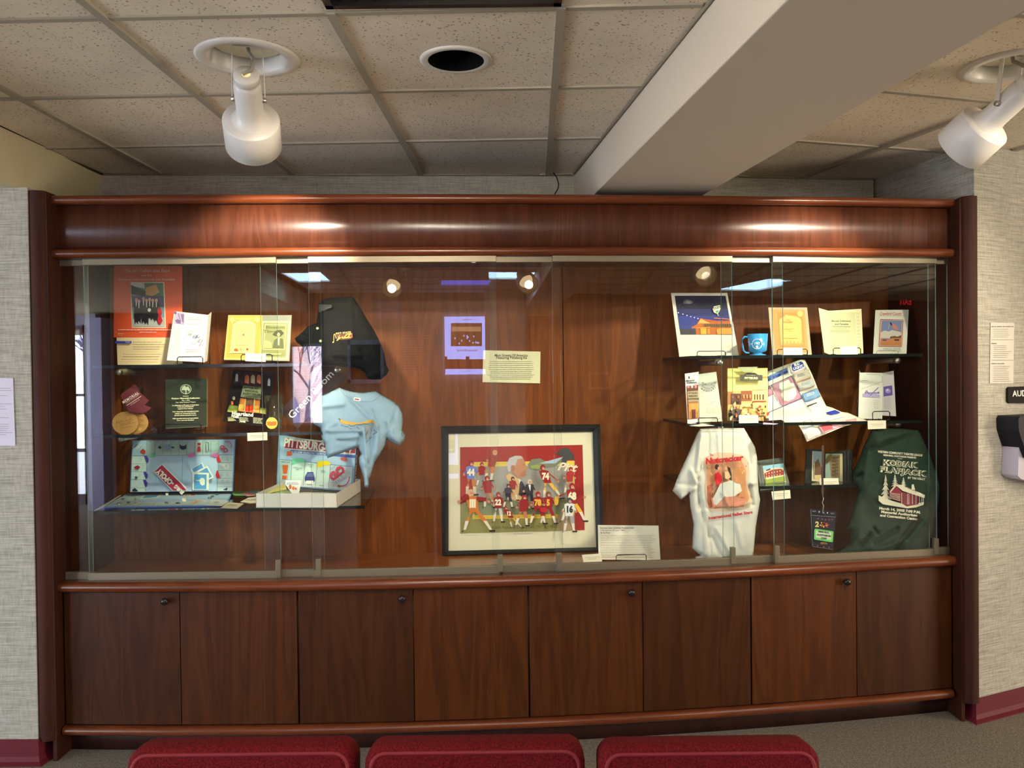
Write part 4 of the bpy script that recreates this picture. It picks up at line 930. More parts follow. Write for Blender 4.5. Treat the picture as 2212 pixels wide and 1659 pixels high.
for pts_, q_, nm, lab in ((( 590, 1172, 275, 238, .12), .115, 'cork_coaster', 'round cork coaster reading MEMORIAL at the back, partly covered'), ((390, 1190, 272, 238, -.1), .10, 'cork_coaster', 'round cork coaster reading MEMORIAL in front, at the far left of the shelf')):
    cx_, cy_, rx_, ry_, rot_ = pts_; el = c(*[(cx_ + rx_ * math.cos(t) * math.cos(rot_) - ry_ * math.sin(t) * math.sin(rot_), cy_ + rx_ * math.cos(t) * math.sin(rot_) + ry_ * math.sin(t) * math.cos(rot_)) for t in [2 * math.pi * i / 36 for i in range(36)]])
    xs_ = [p[0] for p in el]; ys_ = [p[1] for p in el]; pl = Plane([(min(xs_), min(ys_)), (max(xs_), min(ys_)), (max(xs_), max(ys_)), (min(xs_), max(ys_))], [q_ + .035, q_ + .03, q_ - .01, q_ - .005])
    mb = MB(); pl.slab(mb, el, mat('cork', (196, 148, 74), .8, fn=lambda nt, b: nt.links.new(ramp(nt, noise(nt, coords(nt, (1, 1, 1)), 300, 3), [(.3, (176, 128, 60)), (.7, (210, 164, 92))]), b.inputs['Base Color'])), .004)
    a = Art(mb, pl.S); k = (122, 84, 44)
    if cx_ < 500: a.text('MEMORIAL', *c((375, 1150))[0], 4.4, k, 14, space=1.5, sx=.9); a.text('AUDITORIUM', *c((400, 1195))[0], 2.2, k, 14, space=1.4); a.line(c((300, 1245), (610, 1180)), .6, k); a.line(c((310, 1310), (540, 1250)), .6, k)
    else: a.text('RIAL', *c((725, 1140))[0], 4.2, k, -8, space=1.5, sx=.9); a.line(c((660, 1225), (790, 1245)), .6, k); a.ell(*c((700, 1320))[0], 4.6, 3.4, (222, 178, 96), rot=-.5)
    tag(mb.build(nm), lab, 'coaster')
mb = MB(); cc = D(333, 932, .13); cc.z = ZL2 + .014; mb.lathe(cc - Vector((0, 0, .0135)), (0, 0, 1), [(.0005, 0), (.007, .001), (.0125, .006), (.0145, .0135), (.0125, .021), (.007, .0255), (.0005, .027)], M_CLEAR, 24); tag(mb.build('glass_marble'), 'small clear glass ball right of the cork coasters', 'glass ball')
# dark glass award plaque
def art_pl(a):
    a.ell(*c((1650, 490))[0], 12, 10.5, (196, 200, 176), 28); a.ell(*c((1650, 490))[0], 10.8, 9.4, (62, 68, 56), 28)
    a.poly(c((1560, 520), (1580, 440), (1640, 415), (1650, 450), (1700, 430), (1740, 500), (1720, 540), (1680, 500), (1665, 520), (1662, 600), (1645, 600), (1645, 520), (1600, 505)), (190, 194, 170))
    g = (222, 222, 176); L_ = [('Presented to', 635, 2), ('Pittsburg Memorial Auditorium', 682, 3.6), ('May 1, 2020', 725, 2.6), ('Four Oaks Regional Theatre', 765, 2.8), ('In celebration of 95 years of dedication', 828, 2.6), ('to the arts and unwavering', 862, 2.5), ('support of our mission.', 900, 2.5), ('Your generosity and commitment have', 960, 2.6), ('helped our community flourish', 1000, 2.6), ('through service and performance.', 1040, 2.6), ('With heartfelt thanks and appreciation', 1105, 2.6), ('Your cast and director', 1145, 2.5)]
    for t, y, h in L_: a.text(t, *c((1650, y))[0], h * .9, g, 1.5, bold=.035, sx={2: .9}.get(h, .72))
card('award_plaque', 'black glass award plaque with cream engraved lettering on the middle left shelf', 'plaque', c((1225, 285), (2085, 258), (2085, 1250), (1225, 1292)), [.26, .26, .16, .16], mat('black_glass', (50, 56, 46), .06, spec=.8), art_pl, .008, back=mat('plaque_edge', (170, 182, 150), .2))
easel(350, 434, 917, 934, .135, 'black wire easel under the black award plaque', zs=ZL2)
# curved auditorium brochure
c = crop(460, 780, 9.217)
def q_bro(x, y): t = (y - 797) / (922 - 797); return .40 - .30 * t ** 2.2
class Curved:
    def __init__(s, q, off=0): s.q = q; s.o = off
    def S(s, x, y, off=0): return D(x, y, s.q(x, y) - off - s.o)
cs = Curved(q_bro); out = c((405, 160), (1215, 240), (1110, 1080), (1035, 1310), (700, 1270), (190, 1200), (280, 900), (330, 620))
mb = MB(); v, f = tris(out, 6); mb.add([cs.S(x, y) for x, y in v], f, pm((30, 24, 28), .35)); a = Art(mb, Curved(q_bro, .0004).S, step=9, eps=.0006)
a.poly(c((600, 200), (1000, 250), (985, 560), (590, 480)), (66, 38, 40)); a.poly(c((430, 200), (600, 210), (590, 500), (400, 480)), (44, 32, 38))
for x, col in ((675, (226, 130, 90)), (795, (206, 186, 150)), (915, (226, 130, 90))): a.poly(c((x - 42, 430), (x - 40, 310), (x - 22, 280), (x + 6, 272), (x + 34, 290), (x + 44, 320), (x + 38, 455)), col)
for x, y in ((475, 320), (1118, 410)): a.poly(c((x - 34, y + 80), (x - 22, y - 50), (x + 2, y - 76), (x + 26, y - 44), (x + 20, y + 88)), (200, 204, 210))
a.poly(c((600, 490), (965, 520), (950, 770), (548, 715)), (142, 146, 112)); K = (40, 44, 34)
for t, y in (('PITTSBURG', 548), ('MEMORIAL', 605), ('AUDITORIUM', 660)): a.text(t, *c((770, y))[0], 4.2, K, -5, bold=.03, sx=.95, space=1.1)
a.poly(c((545, 740), (940, 775), (925, 1040), (500, 1000)), (206, 120, 60)); a.poly(c((655, 755), (815, 770), (800, 1020), (640, 990)), (120, 80, 60)); a.poly(c((640, 880), (800, 890), (790, 1020), (620, 1000)), (226, 70, 36))
for x in (640, 820): a.poly(c((x, 745), (x + 22, 748), (x, 1000), (x - 24, 998)), (200, 186, 130))
a.poly(c((520, 850), (620, 860), (600, 990), (500, 980)), (250, 190, 90)); a.poly(c((830, 880), (930, 890), (920, 1020), (810, 1010)), (250, 180, 80)); a.line(c((722, 850), (718, 1010)), 1.2, (40, 20, 20))
a.poly(c((330, 870), (500, 900), (480, 1040), (280, 1010)), (150, 160, 80)); a.poly(c((940, 930), (1080, 950), (1060, 1060), (930, 1040)), (170, 170, 90)); a.ell(*c((415, 740))[0], 3.2, 4, (150, 150, 130)); a.rect(*c((360, 800))[0], *c((405, 870))[0], (226, 110, 70))
a.text('Heartland', *c((590, 1060))[0], 8, (240, 238, 226), -4, bold=.03, sx=.75); a.text('Host', *c((440, 1105))[0], 7, (240, 238, 226), -4, bold=.03, sx=.8)
a.poly(c((290, 1120), (360, 1110), (470, 1190), (300, 1200)), (150, 150, 110)); a.lines(*c((520, 1110))[0], *c((740, 1190))[0], 4, (190, 188, 160), 1.4, 2); a.lines(*c((800, 1120))[0], *c((1010, 1240))[0], 5, (196, 194, 166), 1.6, 2); a.text('Area', *c((590, 1200))[0], 4.5, (240, 238, 200), -3, bold=.03)
tag(mb.build('auditorium_brochure', solid=.001), 'dark curled brochure picturing PITTSBURG MEMORIAL AUDITORIUM at night', 'brochure')
mb, c0_, ht, r0, r1 = tumbler('g', '', 572, 613, 577, 609, 854, 923, .17, ZL2); tag(mb.build('pint_glass'), 'clear pint glass standing on the middle left shelf', 'glass')
card('round_badge', 'yellow round badge with an orange band leaning on the pint glass', 'badge', [(575 + 0, 901.5)] and [(587 + 12.3 * math.cos(t), 914 + 12.6 * math.sin(t)) for t in [2 * math.pi * i / 32 for i in range(32)]], 0, (244, 196, 70), lambda a: (a.ell(587, 914, 10.8, 11, (250, 206, 84), 28), a.poly([(576.5, 911), (581, 910.5), (588, 911), (592, 910), (597.4, 911), (597, 918), (592, 920), (582, 920), (577, 918)], (226, 110, 40))), .004, plane=Plane([(575, 901), (600, 901), (600, 927), (575, 927)], [.125, .125, .11, .11]))
# green room sign
a0 = math.radians(46.8); U_ = (math.cos(a0), -math.sin(a0)); V_ = (math.sin(a0), math.cos(a0)); cx_, cy_ = 675, 852
R4 = [(cx_ + U_[0] * i * 76 + V_[0] * j * 27, cy_ + U_[1] * i * 76 + V_[1] * j * 27) for i, j in ((-1, -1), (1, -1), (1, 1), (-1, 1))]
card('room_sign', 'dark maroon sign reading Green Room standing on its corner by the pint glass', 'sign', R4, 0, (62, 36, 36), lambda a: a.text('Green Room', 672, 853, 15.5, (236, 234, 226), 46.8, bold=.005, sx=.82), .005, rough=.3, plane=Plane([(600, 790), (740, 790), (740, 926), (600, 926)], [.30, .30, .25, .25]))
label_card(crop(460, 780, 9.217)((682, 1430), (1080, 1415), (1085, 1575), (688, 1592)), [.044] * 4, 'taped to the front of the middle left shelf')
# ---- game board
c = crop(200, 940, 6.9125)
r = thing('game_board', 'pale blue folding game board reading PITTSBURG-OPOLY, open on the lowest left shelf', 'game board', D(380, 1080, .3))
BLU = (116, 162, 214); PB = (184, 212, 234); PT = (200, 222, 218)
P4 = c((592, 75), (2135, 60), (2095, 835), (558, 850)); pl = Plane(P4, [.49, .49, .43, .43])
mb = MB(); pl.slab(mb, P4, pm(BLU), .004, pm((60, 100, 160))); a = Art(mb, pl.S)
a.poly(c((604, 85), (2118, 70), (2080, 835), (570, 848)), PB); a.poly(c((815, 85), (1895, 78), (1890, 298), (812, 305)), PT); a.poly(c((600, 312), (818, 308), (792, 845), (572, 848)), PT); a.poly(c((1893, 300), (2105, 296), (2078, 835), (1865, 838)), PT)
k = (74, 110, 120)
for i in range(10): x = 818 + i * 119; a.line(c((x, 84), (x - 4, 302)), .55, k)
a.line(c((600, 310), (2105, 296)), .6, k)
for y in (312, 430, 548, 668, 788): a.line(c((598 - (y - 312) * .05, y), (818 - (y - 312) * .06, y)), .5, k)
for y in (296, 412, 530, 650, 770): a.line(c((1890 - (y - 296) * .04, y), (2106 - (y - 296) * .06, y)), .5, k)
a.line(c((820, 305), (795, 845)), .6, k); a.line(c((1890, 300), (1862, 835)), .6, k); a.line(c((1350, 300), (1335, 835)), .5, k)
for (x, y), col in (((775, 312), (70, 56, 150)), ((765, 550), (70, 56, 150)), ((760, 670), (70, 56, 150))): a.poly(c((x, y), (x + 38, y), (x + 68, y + 40), (x + 62, y + 90), (x + 40, y + 114), (x + 18, y + 60)), col)
for (x, y) in ((1870, 300), (1858, 535)): a.poly(c((x, y), (x + 18, y - 8), (x + 55, y + 108), (x, y + 112), (x - 16, y + 60)), (220, 40, 48))
for x, col in ((835, (120, 206, 160)), (1415, (226, 120, 176)), (1770, (226, 120, 176))): a.poly(c((x, 300), (x + 90, 268), (x + 115, 262), (x + 110, 322), (x + 60, 334), (x + 10, 322)), col)
a.poly(c((730, 230), (765, 205), (800, 240), (795, 290), (750, 280), (722, 255)), (216, 66, 40)); a.text('ROLL', *c((660, 160))[0], 3, (30, 40, 40), 45, bold=.03); a.text('AGAIN', *c((710, 180))[0], 3.6, (236, 236, 226), 45, bold=.04)
a.poly(c((1310, 140), (1340, 165), (1380, 165), (1410, 140), (1405, 205), (1375, 222), (1340, 222), (1312, 200)), (36, 40, 80)); a.rect(*c((1575, 120))[0], *c((1622, 155))[0], (206, 60, 60)); a.poly(c((1580, 175), (1618, 175), (1626, 255), (1568, 255)), (206, 60, 60))
a.poly(c((1080, 150), (1170, 140), (1180, 190), (1130, 250), (1080, 190)), (150, 176, 216)); a.ell(*c((1015, 190))[0], 3.4, 3, (50, 56, 60)); a.ell(*c((1210, 190))[0], 3, 2, (50, 56, 80)); a.line(c((1690, 120), (1740, 115), (1745, 240)), 1, (40, 40, 40)); a.line(c((1700, 140), (1705, 250), (1735, 260)), 1, (40, 40, 40))
a.text('GO', *c((1968, 215))[0], 9, (206, 70, 80), -38, bold=.05); a.line(c((1985, 100), (2060, 110), (2085, 150), (2085, 195)), 1.4, (190, 50, 60)); a.text('PITTSBURG!', *c((2025, 190))[0], 3, (236, 236, 236), -48, bold=.04)
a.poly(c((630, 485), (690, 455), (730, 485), (690, 518), (650, 505)), (160, 30, 48)); a.ell(*c((668, 640))[0], 3.2, 3.2, (76, 96, 90)); a.poly(c((608, 820), (650, 795), (695, 835), (690, 845), (615, 848)), (30, 40, 60)); a.poly(c((1960, 820), (2030, 785), (2020, 830)), (40, 40, 90))
a.poly(c((1915, 445), (1990, 425), (2050, 445), (2045, 500), (1990, 515), (1965, 480)), (240, 240, 236)); a.ell(*c((2010, 468))[0], 3, 4, PT)
for x, y in ((745, 370), (1960, 350), (2025, 365), (1945, 590), (2030, 590), (1960, 700), (2040, 700), (780, 480), (730, 610), (735, 720)): a.lines(*c((x - 22, y - 30))[0], *c((x + 22, y + 30))[0], 3, (130, 160, 150), .9)
for i in range(9): a.lines(*c((845 + i * 119, 95))[0], *c((905 + i * 119, 112))[0], 1, (90, 110, 110), 1)
a.poly(c((940, 555), (1065, 440), (1360, 720), (1455, 830), (1215, 838)), (226, 226, 216)); a.poly(c((955, 555), (1062, 455), (1345, 735), (1425, 830), (1225, 834)), (172, 40, 72))
a.text('-OPOLY', *c((1115, 640))[0], 11, (244, 242, 226), -43 + 180, bold=.05, sx=.8); a.text('BURG', *c((1320, 820))[0], 8, (244, 242, 226), -43 + 180, bold=.05, sx=.7)
for p in (((1490, 520), (1665, 420), (1700, 500), (1520, 580)), ((1560, 570), (1740, 470), (1835, 640), (1640, 740))): a.poly(c(*p), (236, 240, 226)); q0 = [((x * 4 + sum(v[0] for v in p) / 4) / 5, (y * 4 + sum(v[1] for v in p) / 4) / 5) for x, y in p]; a.poly(c(*q0), (96, 160, 206))
a.poly(c((1520, 568), (1765, 575), (1760, 828), (1518, 828)), (240, 240, 216)); a.poly(c((1545, 595), (1728, 600), (1725, 818), (1540, 818)), (84, 160, 210)); a.poly(c((1570, 680), (1625, 682), (1640, 655), (1680, 650), (1705, 680), (1700, 750), (1665, 765), (1635, 740), (1625, 700), (1570, 692)), (236, 240, 216))
mb.build('upright_half', r)
ct = [(558, 850), (2095, 835), (1900, 972), (1890, 1052), (145, 1085), (18, 1130), (420, 900)]
plf = Plane(c((558, 850), (2095, 835), (1890, 1052), (145, 1085)), [.43] * 4); plf.n = Vector((0, 0, 1)); plf.o = Vector((0, 0, ZL3 + .0045))
mb = MB(); plf.slab(mb, c((558, 850), (2095, 835), (2030, 990), (1900, 1052), (145, 1085)), pm(BLU), .003, pm((40, 80, 160))); a = Art(mb, plf.S, eps=.0002)
a.poly(c((560, 855), (2080, 842), (2000, 1000), (1870, 1046), (175, 1075)), PB); a.poly(c((420, 925), (720, 925), (560, 1005), (280, 1010)), PT); a.poly(c((440, 1005), (1890, 985), (1860, 1042), (340, 1068)), PT)
a.poly(c((760, 895), (1045, 875), (985, 940), (695, 965)), (238, 240, 220)); a.poly(c((790, 905), (1000, 888), (950, 932), (735, 948)), (110, 166, 206)); a.poly(c((1220, 838), (1440, 832), (1575, 905), (1400, 930)), (226, 222, 200)); a.poly(c((1250, 838), (1430, 834), (1540, 902), (1410, 915)), (176, 96, 84))
a.text('PITTS', *c((1420, 885))[0], 5, (240, 238, 220), -30 + 180, bold=.04)
for i in range(7): a.line(c((560 + i * 200, 1003 - i * 3), (480 + i * 205, 1062 - i * 4)), .5, k)
for x, y in ((520, 900), (455, 960), (540, 1010), (400, 1030), (1930, 845), (1860, 890), (1790, 920)): a.poly(c((x - 25, y - 8), (x + 25, y - 12), (x + 20, y + 10), (x - 30, y + 12)), (120, 140, 130))
mb.build('flat_half', r)
mb = MB(); plw = Plane(c((420, 895), (440, 900), (40, 1122), (18, 1130)), [.43] * 4); plw.n = Vector((0, 0, 1)); plw.o = Vector((0, 0, ZL3 + .0015)); plw.slab(mb, c((400, 900), (432, 895), (150, 1085), (30, 1128), (18, 1128)), pm((240, 240, 214)), .001); tag(mb.build('paper_sheet'), 'narrow white sheet under the left edge of the game board', 'paper')
# play money, cards, dice, tokens
def flatcard(name, lab, cat, pts, col, z=ZL3 + .0055, art=None, grp=None, th=.0006):
    p_ = Plane(pts[:4], [.3] * 4); p_.n = Vector((0, 0, 1)); p_.o = Vector((0, 0, z)); mb = MB(); p_.slab(mb, pts, pm(col), th)
    if art: art(Art(mb, p_.S, eps=.0001))
    return tag(mb.build(name), lab, cat, grp)
flatcard('game_card', 'white game card with a red picture on the front of the game board', 'card', c((1560, 955), (1715, 975), (1520, 1050), (1370, 1035)), (236, 232, 206), art=lambda a: a.poly(c((1540, 965), (1650, 980), (1520, 1030), (1440, 1020)), (220, 190, 160)))
flatcard('game_card', 'pale blue-green game card beside the front right of the game board', 'card', c((1790, 960), (2040, 985), (1930, 1055), (1670, 1045)), (216, 226, 206), ZL3 + .0062, lambda a: a.ell(*c((1850, 1005))[0], 6, 3, (180, 200, 180)))
flatcard('game_card', 'cream game card hanging at the shelf edge between board and box', 'card', c((2010, 1000), (2260, 1020), (2150, 1098), (1915, 1085)), (238, 232, 196), ZL3 + .002, lambda a: a.poly(c((2050, 1025), (2170, 1040), (2110, 1068), (1990, 1055)), (206, 200, 160)))
flatcard('game_card', 'cream game card lying in front of the play money', 'card', [(519, 1084), (536, 1075), (553, 1073), (553, 1086), (540, 1087)], (238, 232, 200), ZL3 + .002)
flatcard('play_money', 'green play banknotes fanned beside the game board', 'play money', [(500, 1066), (508, 1057), (532, 1054), (560, 1053), (552, 1064), (530, 1070), (506, 1070)], (150, 214, 130), ZL3 + .004)
flatcard('play_money', 'pink play banknotes on top of the green ones', 'play money', [(519, 1066), (536, 1062), (553, 1062), (552, 1070), (535, 1072)], (226, 160, 160), ZL3 + .0055)
flatcard('play_money', 'pale blue play banknote sticking out by the box corner', 'play money', [(538, 1060), (556, 1055), (562, 1062), (545, 1066)], (150, 206, 214), ZL3 + .0068)
def die(x, y, s, lab):
    P_ = G(x, y, ZL3 + .005); mb = MB(); mb.obox(P_ + Vector((0, 0, s / 2)), Vector((s / 2, s / 6, 0)), Vector((-s / 6, s / 2, 0)), Vector((0, 0, s / 2)), pm((240, 232, 196)))
    for u in (-.25, .25):
        mb.obox(P_ + Vector((u * s + .0, -s / 2 - u * 0, s / 2 + u * s)), Vector((s * .08, 0, 0)), Vector((0, s * .12, 0)), Vector((0, 0, s * .08)), pm((60, 50, 40)))
    tag(mb.build('die', bevel=.0008), lab, 'die')
die(398, 1083, .014, 'cream die standing near the front of the game board'); die(361, 1070, .011, 'small cream die lying near the fold of the game board')
def token(x, y, pts_, col, lab, metal=.8):
    P_ = G(x, y, ZL3 + .005); mb = MB(); mb.lathe(P_, (0, 0, 1), pts_, mat('token_%d' % col[0], col, .3, metal), 16); tag(mb.build('game_token'), lab, 'game token')
token(293, 1088, [(.0005, 0), (.0065, 0), (.0065, .002), (.002, .004), (.0018, .014), (.004, .018), (.004, .022), (.0005, .025)], (196, 164, 96), 'tall brass game token on the left of the board')
token(257, 1090, [(.0005, 0), (.008, 0), (.009, .003), (.004, .006), (.0005, .007)], (170, 176, 186), 'flat silver game token at the near left corner of the board'); token(359, 1087, [(.0005, 0), (.006, 0), (.006, .005), (.0005, .007)], (110, 110, 120), 'dark pewter game token near the front edge of the board')
token(384, 1088, [(.0005, 0), (.009, 0), (.009, .004), (.005, .006), (.0005, .006)], (96, 98, 110), 'wide dark game token beside the standing die'); token(453, 1077, [(.0005, 0), (.008, 0), (.008, .006), (.0005, .007)], (150, 150, 130), 'olive-grey game token on the right of the board')
# ---- game box: white tray with the lid standing in it
c = crop(520, 930, 7.373)
r = thing('game_box', 'game box with its PITTSBURG lid standing in the white tray', 'game box', G(640, 1097, ZL3))
fl, fr, brr = G(553, 1097, ZL3 + .001), G(728, 1097, ZL3 + .001), G(779, 1062, ZL3 + .001); bl_ = fl + (brr - fr); H = Vector((0, 0, D(553, 1066, qpt(fl)).z - fl.z))
M_TRAY = pm((226, 220, 206)); mb = MB()
def wallq(a, b, inn, h): mb.hexa([a + h, b + h, b, a, a + inn + h, b + inn + h, b + inn, a + inn], M_TRAY)
t_ = .003; ex = (fr - fl).normalized(); ey = (bl_ - fl).normalized()
wallq(fl, fr, ey * t_, H); wallq(bl_ - ey * t_, brr - ey * t_, ey * t_, H); wallq(fl, bl_, ex * t_, H); wallq(fr - ex * t_, brr - ex * t_, ex * t_, H)
mb.hexa([fl + Vector((0, 0, .003)), fr + Vector((0, 0, .003)), fr, fl, bl_ + Vector((0, 0, .003)), brr + Vector((0, 0, .003)), brr, bl_], M_TRAY); mb.build('tray', r)
LF = c((608, 58), (1838, 290), (1790, 972), (570, 880)); ql = [qpt(bl_) - .01, qpt(brr) - .0, qpt(brr) - .05, qpt(bl_) - .06]; pl = Plane(LF, ql)
mb = MB(); f_ = [pl.S(x, y) for x, y in LF]; dpt = (c((1915, 300))[0], c((1895, 925))[0]); back_ = [p - pl.n * .05 for p in f_]
mb.hexa(f_ + back_, pm((70, 76, 136))); a = Art(mb, pl.S)
SKY = (150, 192, 232); a.poly(LF, SKY); a.poly(c((640, 80), (1815, 300), (1768, 950), (605, 870)), (178, 208, 232)); a.poly(c((690, 100), (1290, 160), (1330, 120), (1790, 240), (1790, 300), (1320, 190), (690, 110)), (206, 226, 206))
a.poly(c((692, 105), (1835, 250), (1830, 380), (690, 290)), (226, 222, 210)); a.poly(c((700, 112), (1830, 258), (1826, 365), (700, 278)), (180, 44, 74)); a.text('PITTSBURG-OPOLY', *c((692, 192))[0], 17, (250, 248, 232), -7.5, bold=.045, sx=.78, align='LEFT')
a.poly(c((800, 312), (1830, 395), (1825, 440), (798, 352)), (70, 100, 180)); a.text('A FUN GAME CELEBRATING THE PEOPLE', *c((812, 338))[0], 3.6, (236, 240, 246), -4.5, bold=.03, sx=.8, align='LEFT')
a.poly(c((740, 335), (790, 330), (830, 380), (800, 405), (735, 405)), (226, 100, 50)); a.poly(c((1590, 440), (1660, 420), (1700, 470), (1680, 500), (1600, 470)), (200, 80, 70))
k = (60, 96, 130)
a.poly(c((618, 462), (820, 480), (805, 790), (600, 780)), (196, 222, 212)); a.poly(c((820, 480), (1030, 510), (1000, 880), (800, 790)), (200, 224, 212)); a.poly(c((1030, 500), (1225, 525), (1195, 905), (1000, 880)), (206, 228, 216)); a.poly(c((1225, 525), (1435, 545), (1405, 920), (1195, 905)), (206, 224, 216)); a.poly(c((1435, 545), (1790, 580), (1762, 940), (1405, 920)), (196, 216, 226)); a.poly(c((600, 780), (1400, 830), (1762, 900), (1768, 948), (600, 872)), (206, 216, 222))
a.poly(c((820, 550), (822, 470), (840, 448), (960, 445), (1015, 470), (1030, 515), (960, 512), (900, 520)), (110, 206, 160)); a.poly(c((1225, 600), (1228, 492), (1380, 484), (1435, 515), (1440, 552), (1340, 560)), (246, 214, 20))
for p in (((618, 462), (820, 478)), ((820, 478), (805, 790)), ((1030, 505), (1000, 885)), ((1225, 520), (1195, 905)), ((1435, 545), (1405, 925)), ((1030, 500), (1225, 520)), ((1435, 545), (1795, 578)), ((1795, 578), (1765, 890))): a.line(c(*p), .7, k)
a.poly(c((672, 555), (762, 553), (742, 690), (685, 690)), (236, 106, 34)); a.poly(c((672, 718), (742, 722), (738, 780), (668, 776)), (236, 106, 34))
a.poly(c((1030, 740), (1070, 665), (1160, 662), (1180, 740), (1190, 780), (1175, 830), (1162, 800), (1055, 800), (1050, 815), (1032, 812), (1026, 770)), (60, 62, 130)); a.poly(c((1075, 680), (1155, 676), (1168, 735), (1055, 740)), (96, 104, 160)); a.rect(*c((1048, 800))[0], *c((1165, 860))[0], (236, 236, 232))
for t, x, y in (('COMMUNITY CHEST', 718, 505), ('LITTLE BALKANS', 915, 600), ('DAYS', 915, 628), ('UNIVERSITY', 1125, 552), ('CAFE', 1125, 580), ('GORILLA', 1320, 645), ('VILLAGE', 1320, 668), ('PAY $200', 1100, 862), ('PAY $300', 1300, 882)): a.text(t, *c((x, y))[0], 2.1, (70, 96, 110), -4, bold=.02, sx=.8)
a.text('GO', *c((1548, 690))[0], 17, (206, 56, 84), 40, bold=.07, sx=.95); a.text('GO', *c((1548, 690))[0], 17, (236, 226, 230), 40, bold=-.005, sx=.95); a.text('GO', *c((1548, 690))[0], 17, (206, 56, 84), 40, bold=.02, sx=.95)
a.text('PITTSBURG!', *c((1602, 770))[0], 8.6, (90, 90, 110), 40, bold=.06, sx=.78); a.text('PITTSBURG!', *c((1600, 772))[0], 8.6, (246, 246, 246), 40, bold=.02, sx=.78)
a.line(c((1745, 735), (1735, 800), (1700, 860), (1640, 885), (1570, 890)), 2, (190, 44, 70)); a.poly(c((1535, 885), (1585, 865), (1590, 915)), (190, 44, 70)); a.lines(*c((1445, 600))[0], *c((1530, 640))[0], 2, (90, 110, 130), 1.2, -6)
mb.build('lid', r)
s4 = [f_[1], back_[1], back_[2], f_[2]]
mb = MB(); n_ = (s4[1] - s4[0]).cross(s4[3] - s4[0]).normalized(); n_ = n_ if n_.x > 0 else -n_
class Side(Plane):
    def __init__(s): s.n = n_ if n_.dot(s4[0] - CAM) < 0 else -n_; s.o = s4[0]; s.pts = None
sd = Side(); 
def SP(u, v, off=0): p = s4[0].lerp(s4[1], u).lerp(s4[3].lerp(s4[2], u), v); return p + n_ * (off + .0004)
mb.add([SP(.18, .2), SP(.85, .2), SP(.85, .72), SP(.18, .72)], [(0, 1, 2, 3)], pm((30, 30, 50))); v_, f2 = textmesh('PITTSBURG', .04); h_ = (s4[3] - s4[0]).length
mb.add([SP(.5 + (-y) * .55 * -1 * -1, .46 - x * .026 / h_, .0004) for x, y in v_], f2, pm((240, 230, 200))); mb.build('lid_side_title', r)
def inbox(name, lab, cat, pts, z, col, art=None):
    P_ = Plane(pts[:4], [.2] * 4); P_.n = Vector((0, 0, 1)); P_.o = Vector((0, 0, z)); mb = MB(); P_.slab(mb, pts, pm(col), .002)
    if art: art(Art(mb, P_.S, eps=.0001))
    tag(mb.build(name), lab, cat)
zt_ = ZL3 + H.z * .62
inbox('play_money', 'stack of yellow play banknotes in the white box tray', 'play money', c((375, 985), (400, 945), (710, 870), (725, 930), (420, 1000)), zt_ + .006, (244, 226, 120), lambda a: a.line(c((395, 965), (700, 900)), .8, (206, 190, 80)))
inbox('play_money', 'pale green play banknotes behind the yellow stack', 'play money', c((420, 1005), (560, 975), (770, 960), (830, 1020), (420, 1030)), zt_, (190, 222, 150))
inbox('token_tray', 'cream token tray in the box with small metal playing pieces', 'token tray', c((930, 985), (1020, 980), (1640, 1010), (1560, 1036), (920, 1030)), zt_ + .004, (240, 236, 200), lambda a: [a.poly(c((x, 1025), (x + 40, 1005), (x + 70, 1012), (x + 30, 1034)), q) for x, q in ((1010, (110, 104, 84)), (1160, (60, 56, 50)), (1230, (90, 90, 110)), (1370, (60, 50, 40)), (1440, (150, 110, 60)), (1500, (60, 60, 60)))])
card('chance_card', 'white game card with orange figures leaning in the box tray', 'card', c((715, 792), (968, 792), (925, 1018), (820, 1005), (712, 860)), 0, (236, 238, 226), lambda a: (a.lines(*c((730, 820))[0], *c((930, 868))[0], 3, (96, 150, 190), 1.2), a.ell(*c((790, 900))[0], 3, 5, (206, 110, 60)), a.ell(*c((840, 920))[0], 3, 4, (226, 130, 60)), a.ell(*c((880, 930))[0], 2, 3, (190, 120, 90))), .001, plane=Plane(c((715, 792), (968, 792), (925, 1018), (715, 1005)), [qpt(fl) + .11, qpt(fl) + .10, qpt(fl) + .06, qpt(fl) + .07]))
# ---- black jacket hung over the upper shelf
c = crop(620, 630, 7.9)
jo = c((760, 100), (930, 92), (1110, 85), (1150, 120), (1260, 290), (1370, 480), (1480, 650), (1560, 800), (1650, 1020), (1700, 1260), (1740, 1330), (1700, 1420), (1600, 1500), (1490, 1510), (1380, 1490), (1330, 1380), (1240, 1320), (1100, 1290), (900, 1275), (650, 1270), (400, 1250), (270, 1180), (250, 1060), (270, 950), (160, 860), (130, 800), (260, 690), (370, 580), (500, 540), (530, 350), (535, 210), (650, 120))
J = Cloth(jo, lambda x, y: .16 - .10 * min(1, max(0, (y - 640) / 140)), .05, 26, [(c((1150, 130))[0], c((1170, 800))[0], 3, -.012), (c((540, 330))[0], c((770, 250))[0], 4, .014), (c((800, 1080))[0], c((1260, 1080))[0], 6, .02), (c((850, 1130))[0], c((1000, 1150))[0], 4, -.02), (c((520, 380))[0], c((480, 560))[0], 4, -.014), (c((350, 740))[0], c((300, 940))[0], 4, -.012), (c((440, 640))[0], c((380, 940))[0], 3, .012), (c((1380, 1480))[0], c((1690, 1290))[0], 5, .02), (c((640, 560))[0], c((640, 1200))[0], 2, -.006), (c((1230, 950))[0], c((1180, 1030))[0], 4, .016), (c((1250, 300))[0], c((1500, 1100))[0], 9, .010)], .003)
r = thing('black_jacket', 'black button-up jacket with an embroidered jazz logo draped over the upper shelf', 'jacket', D(740, 720, .1))
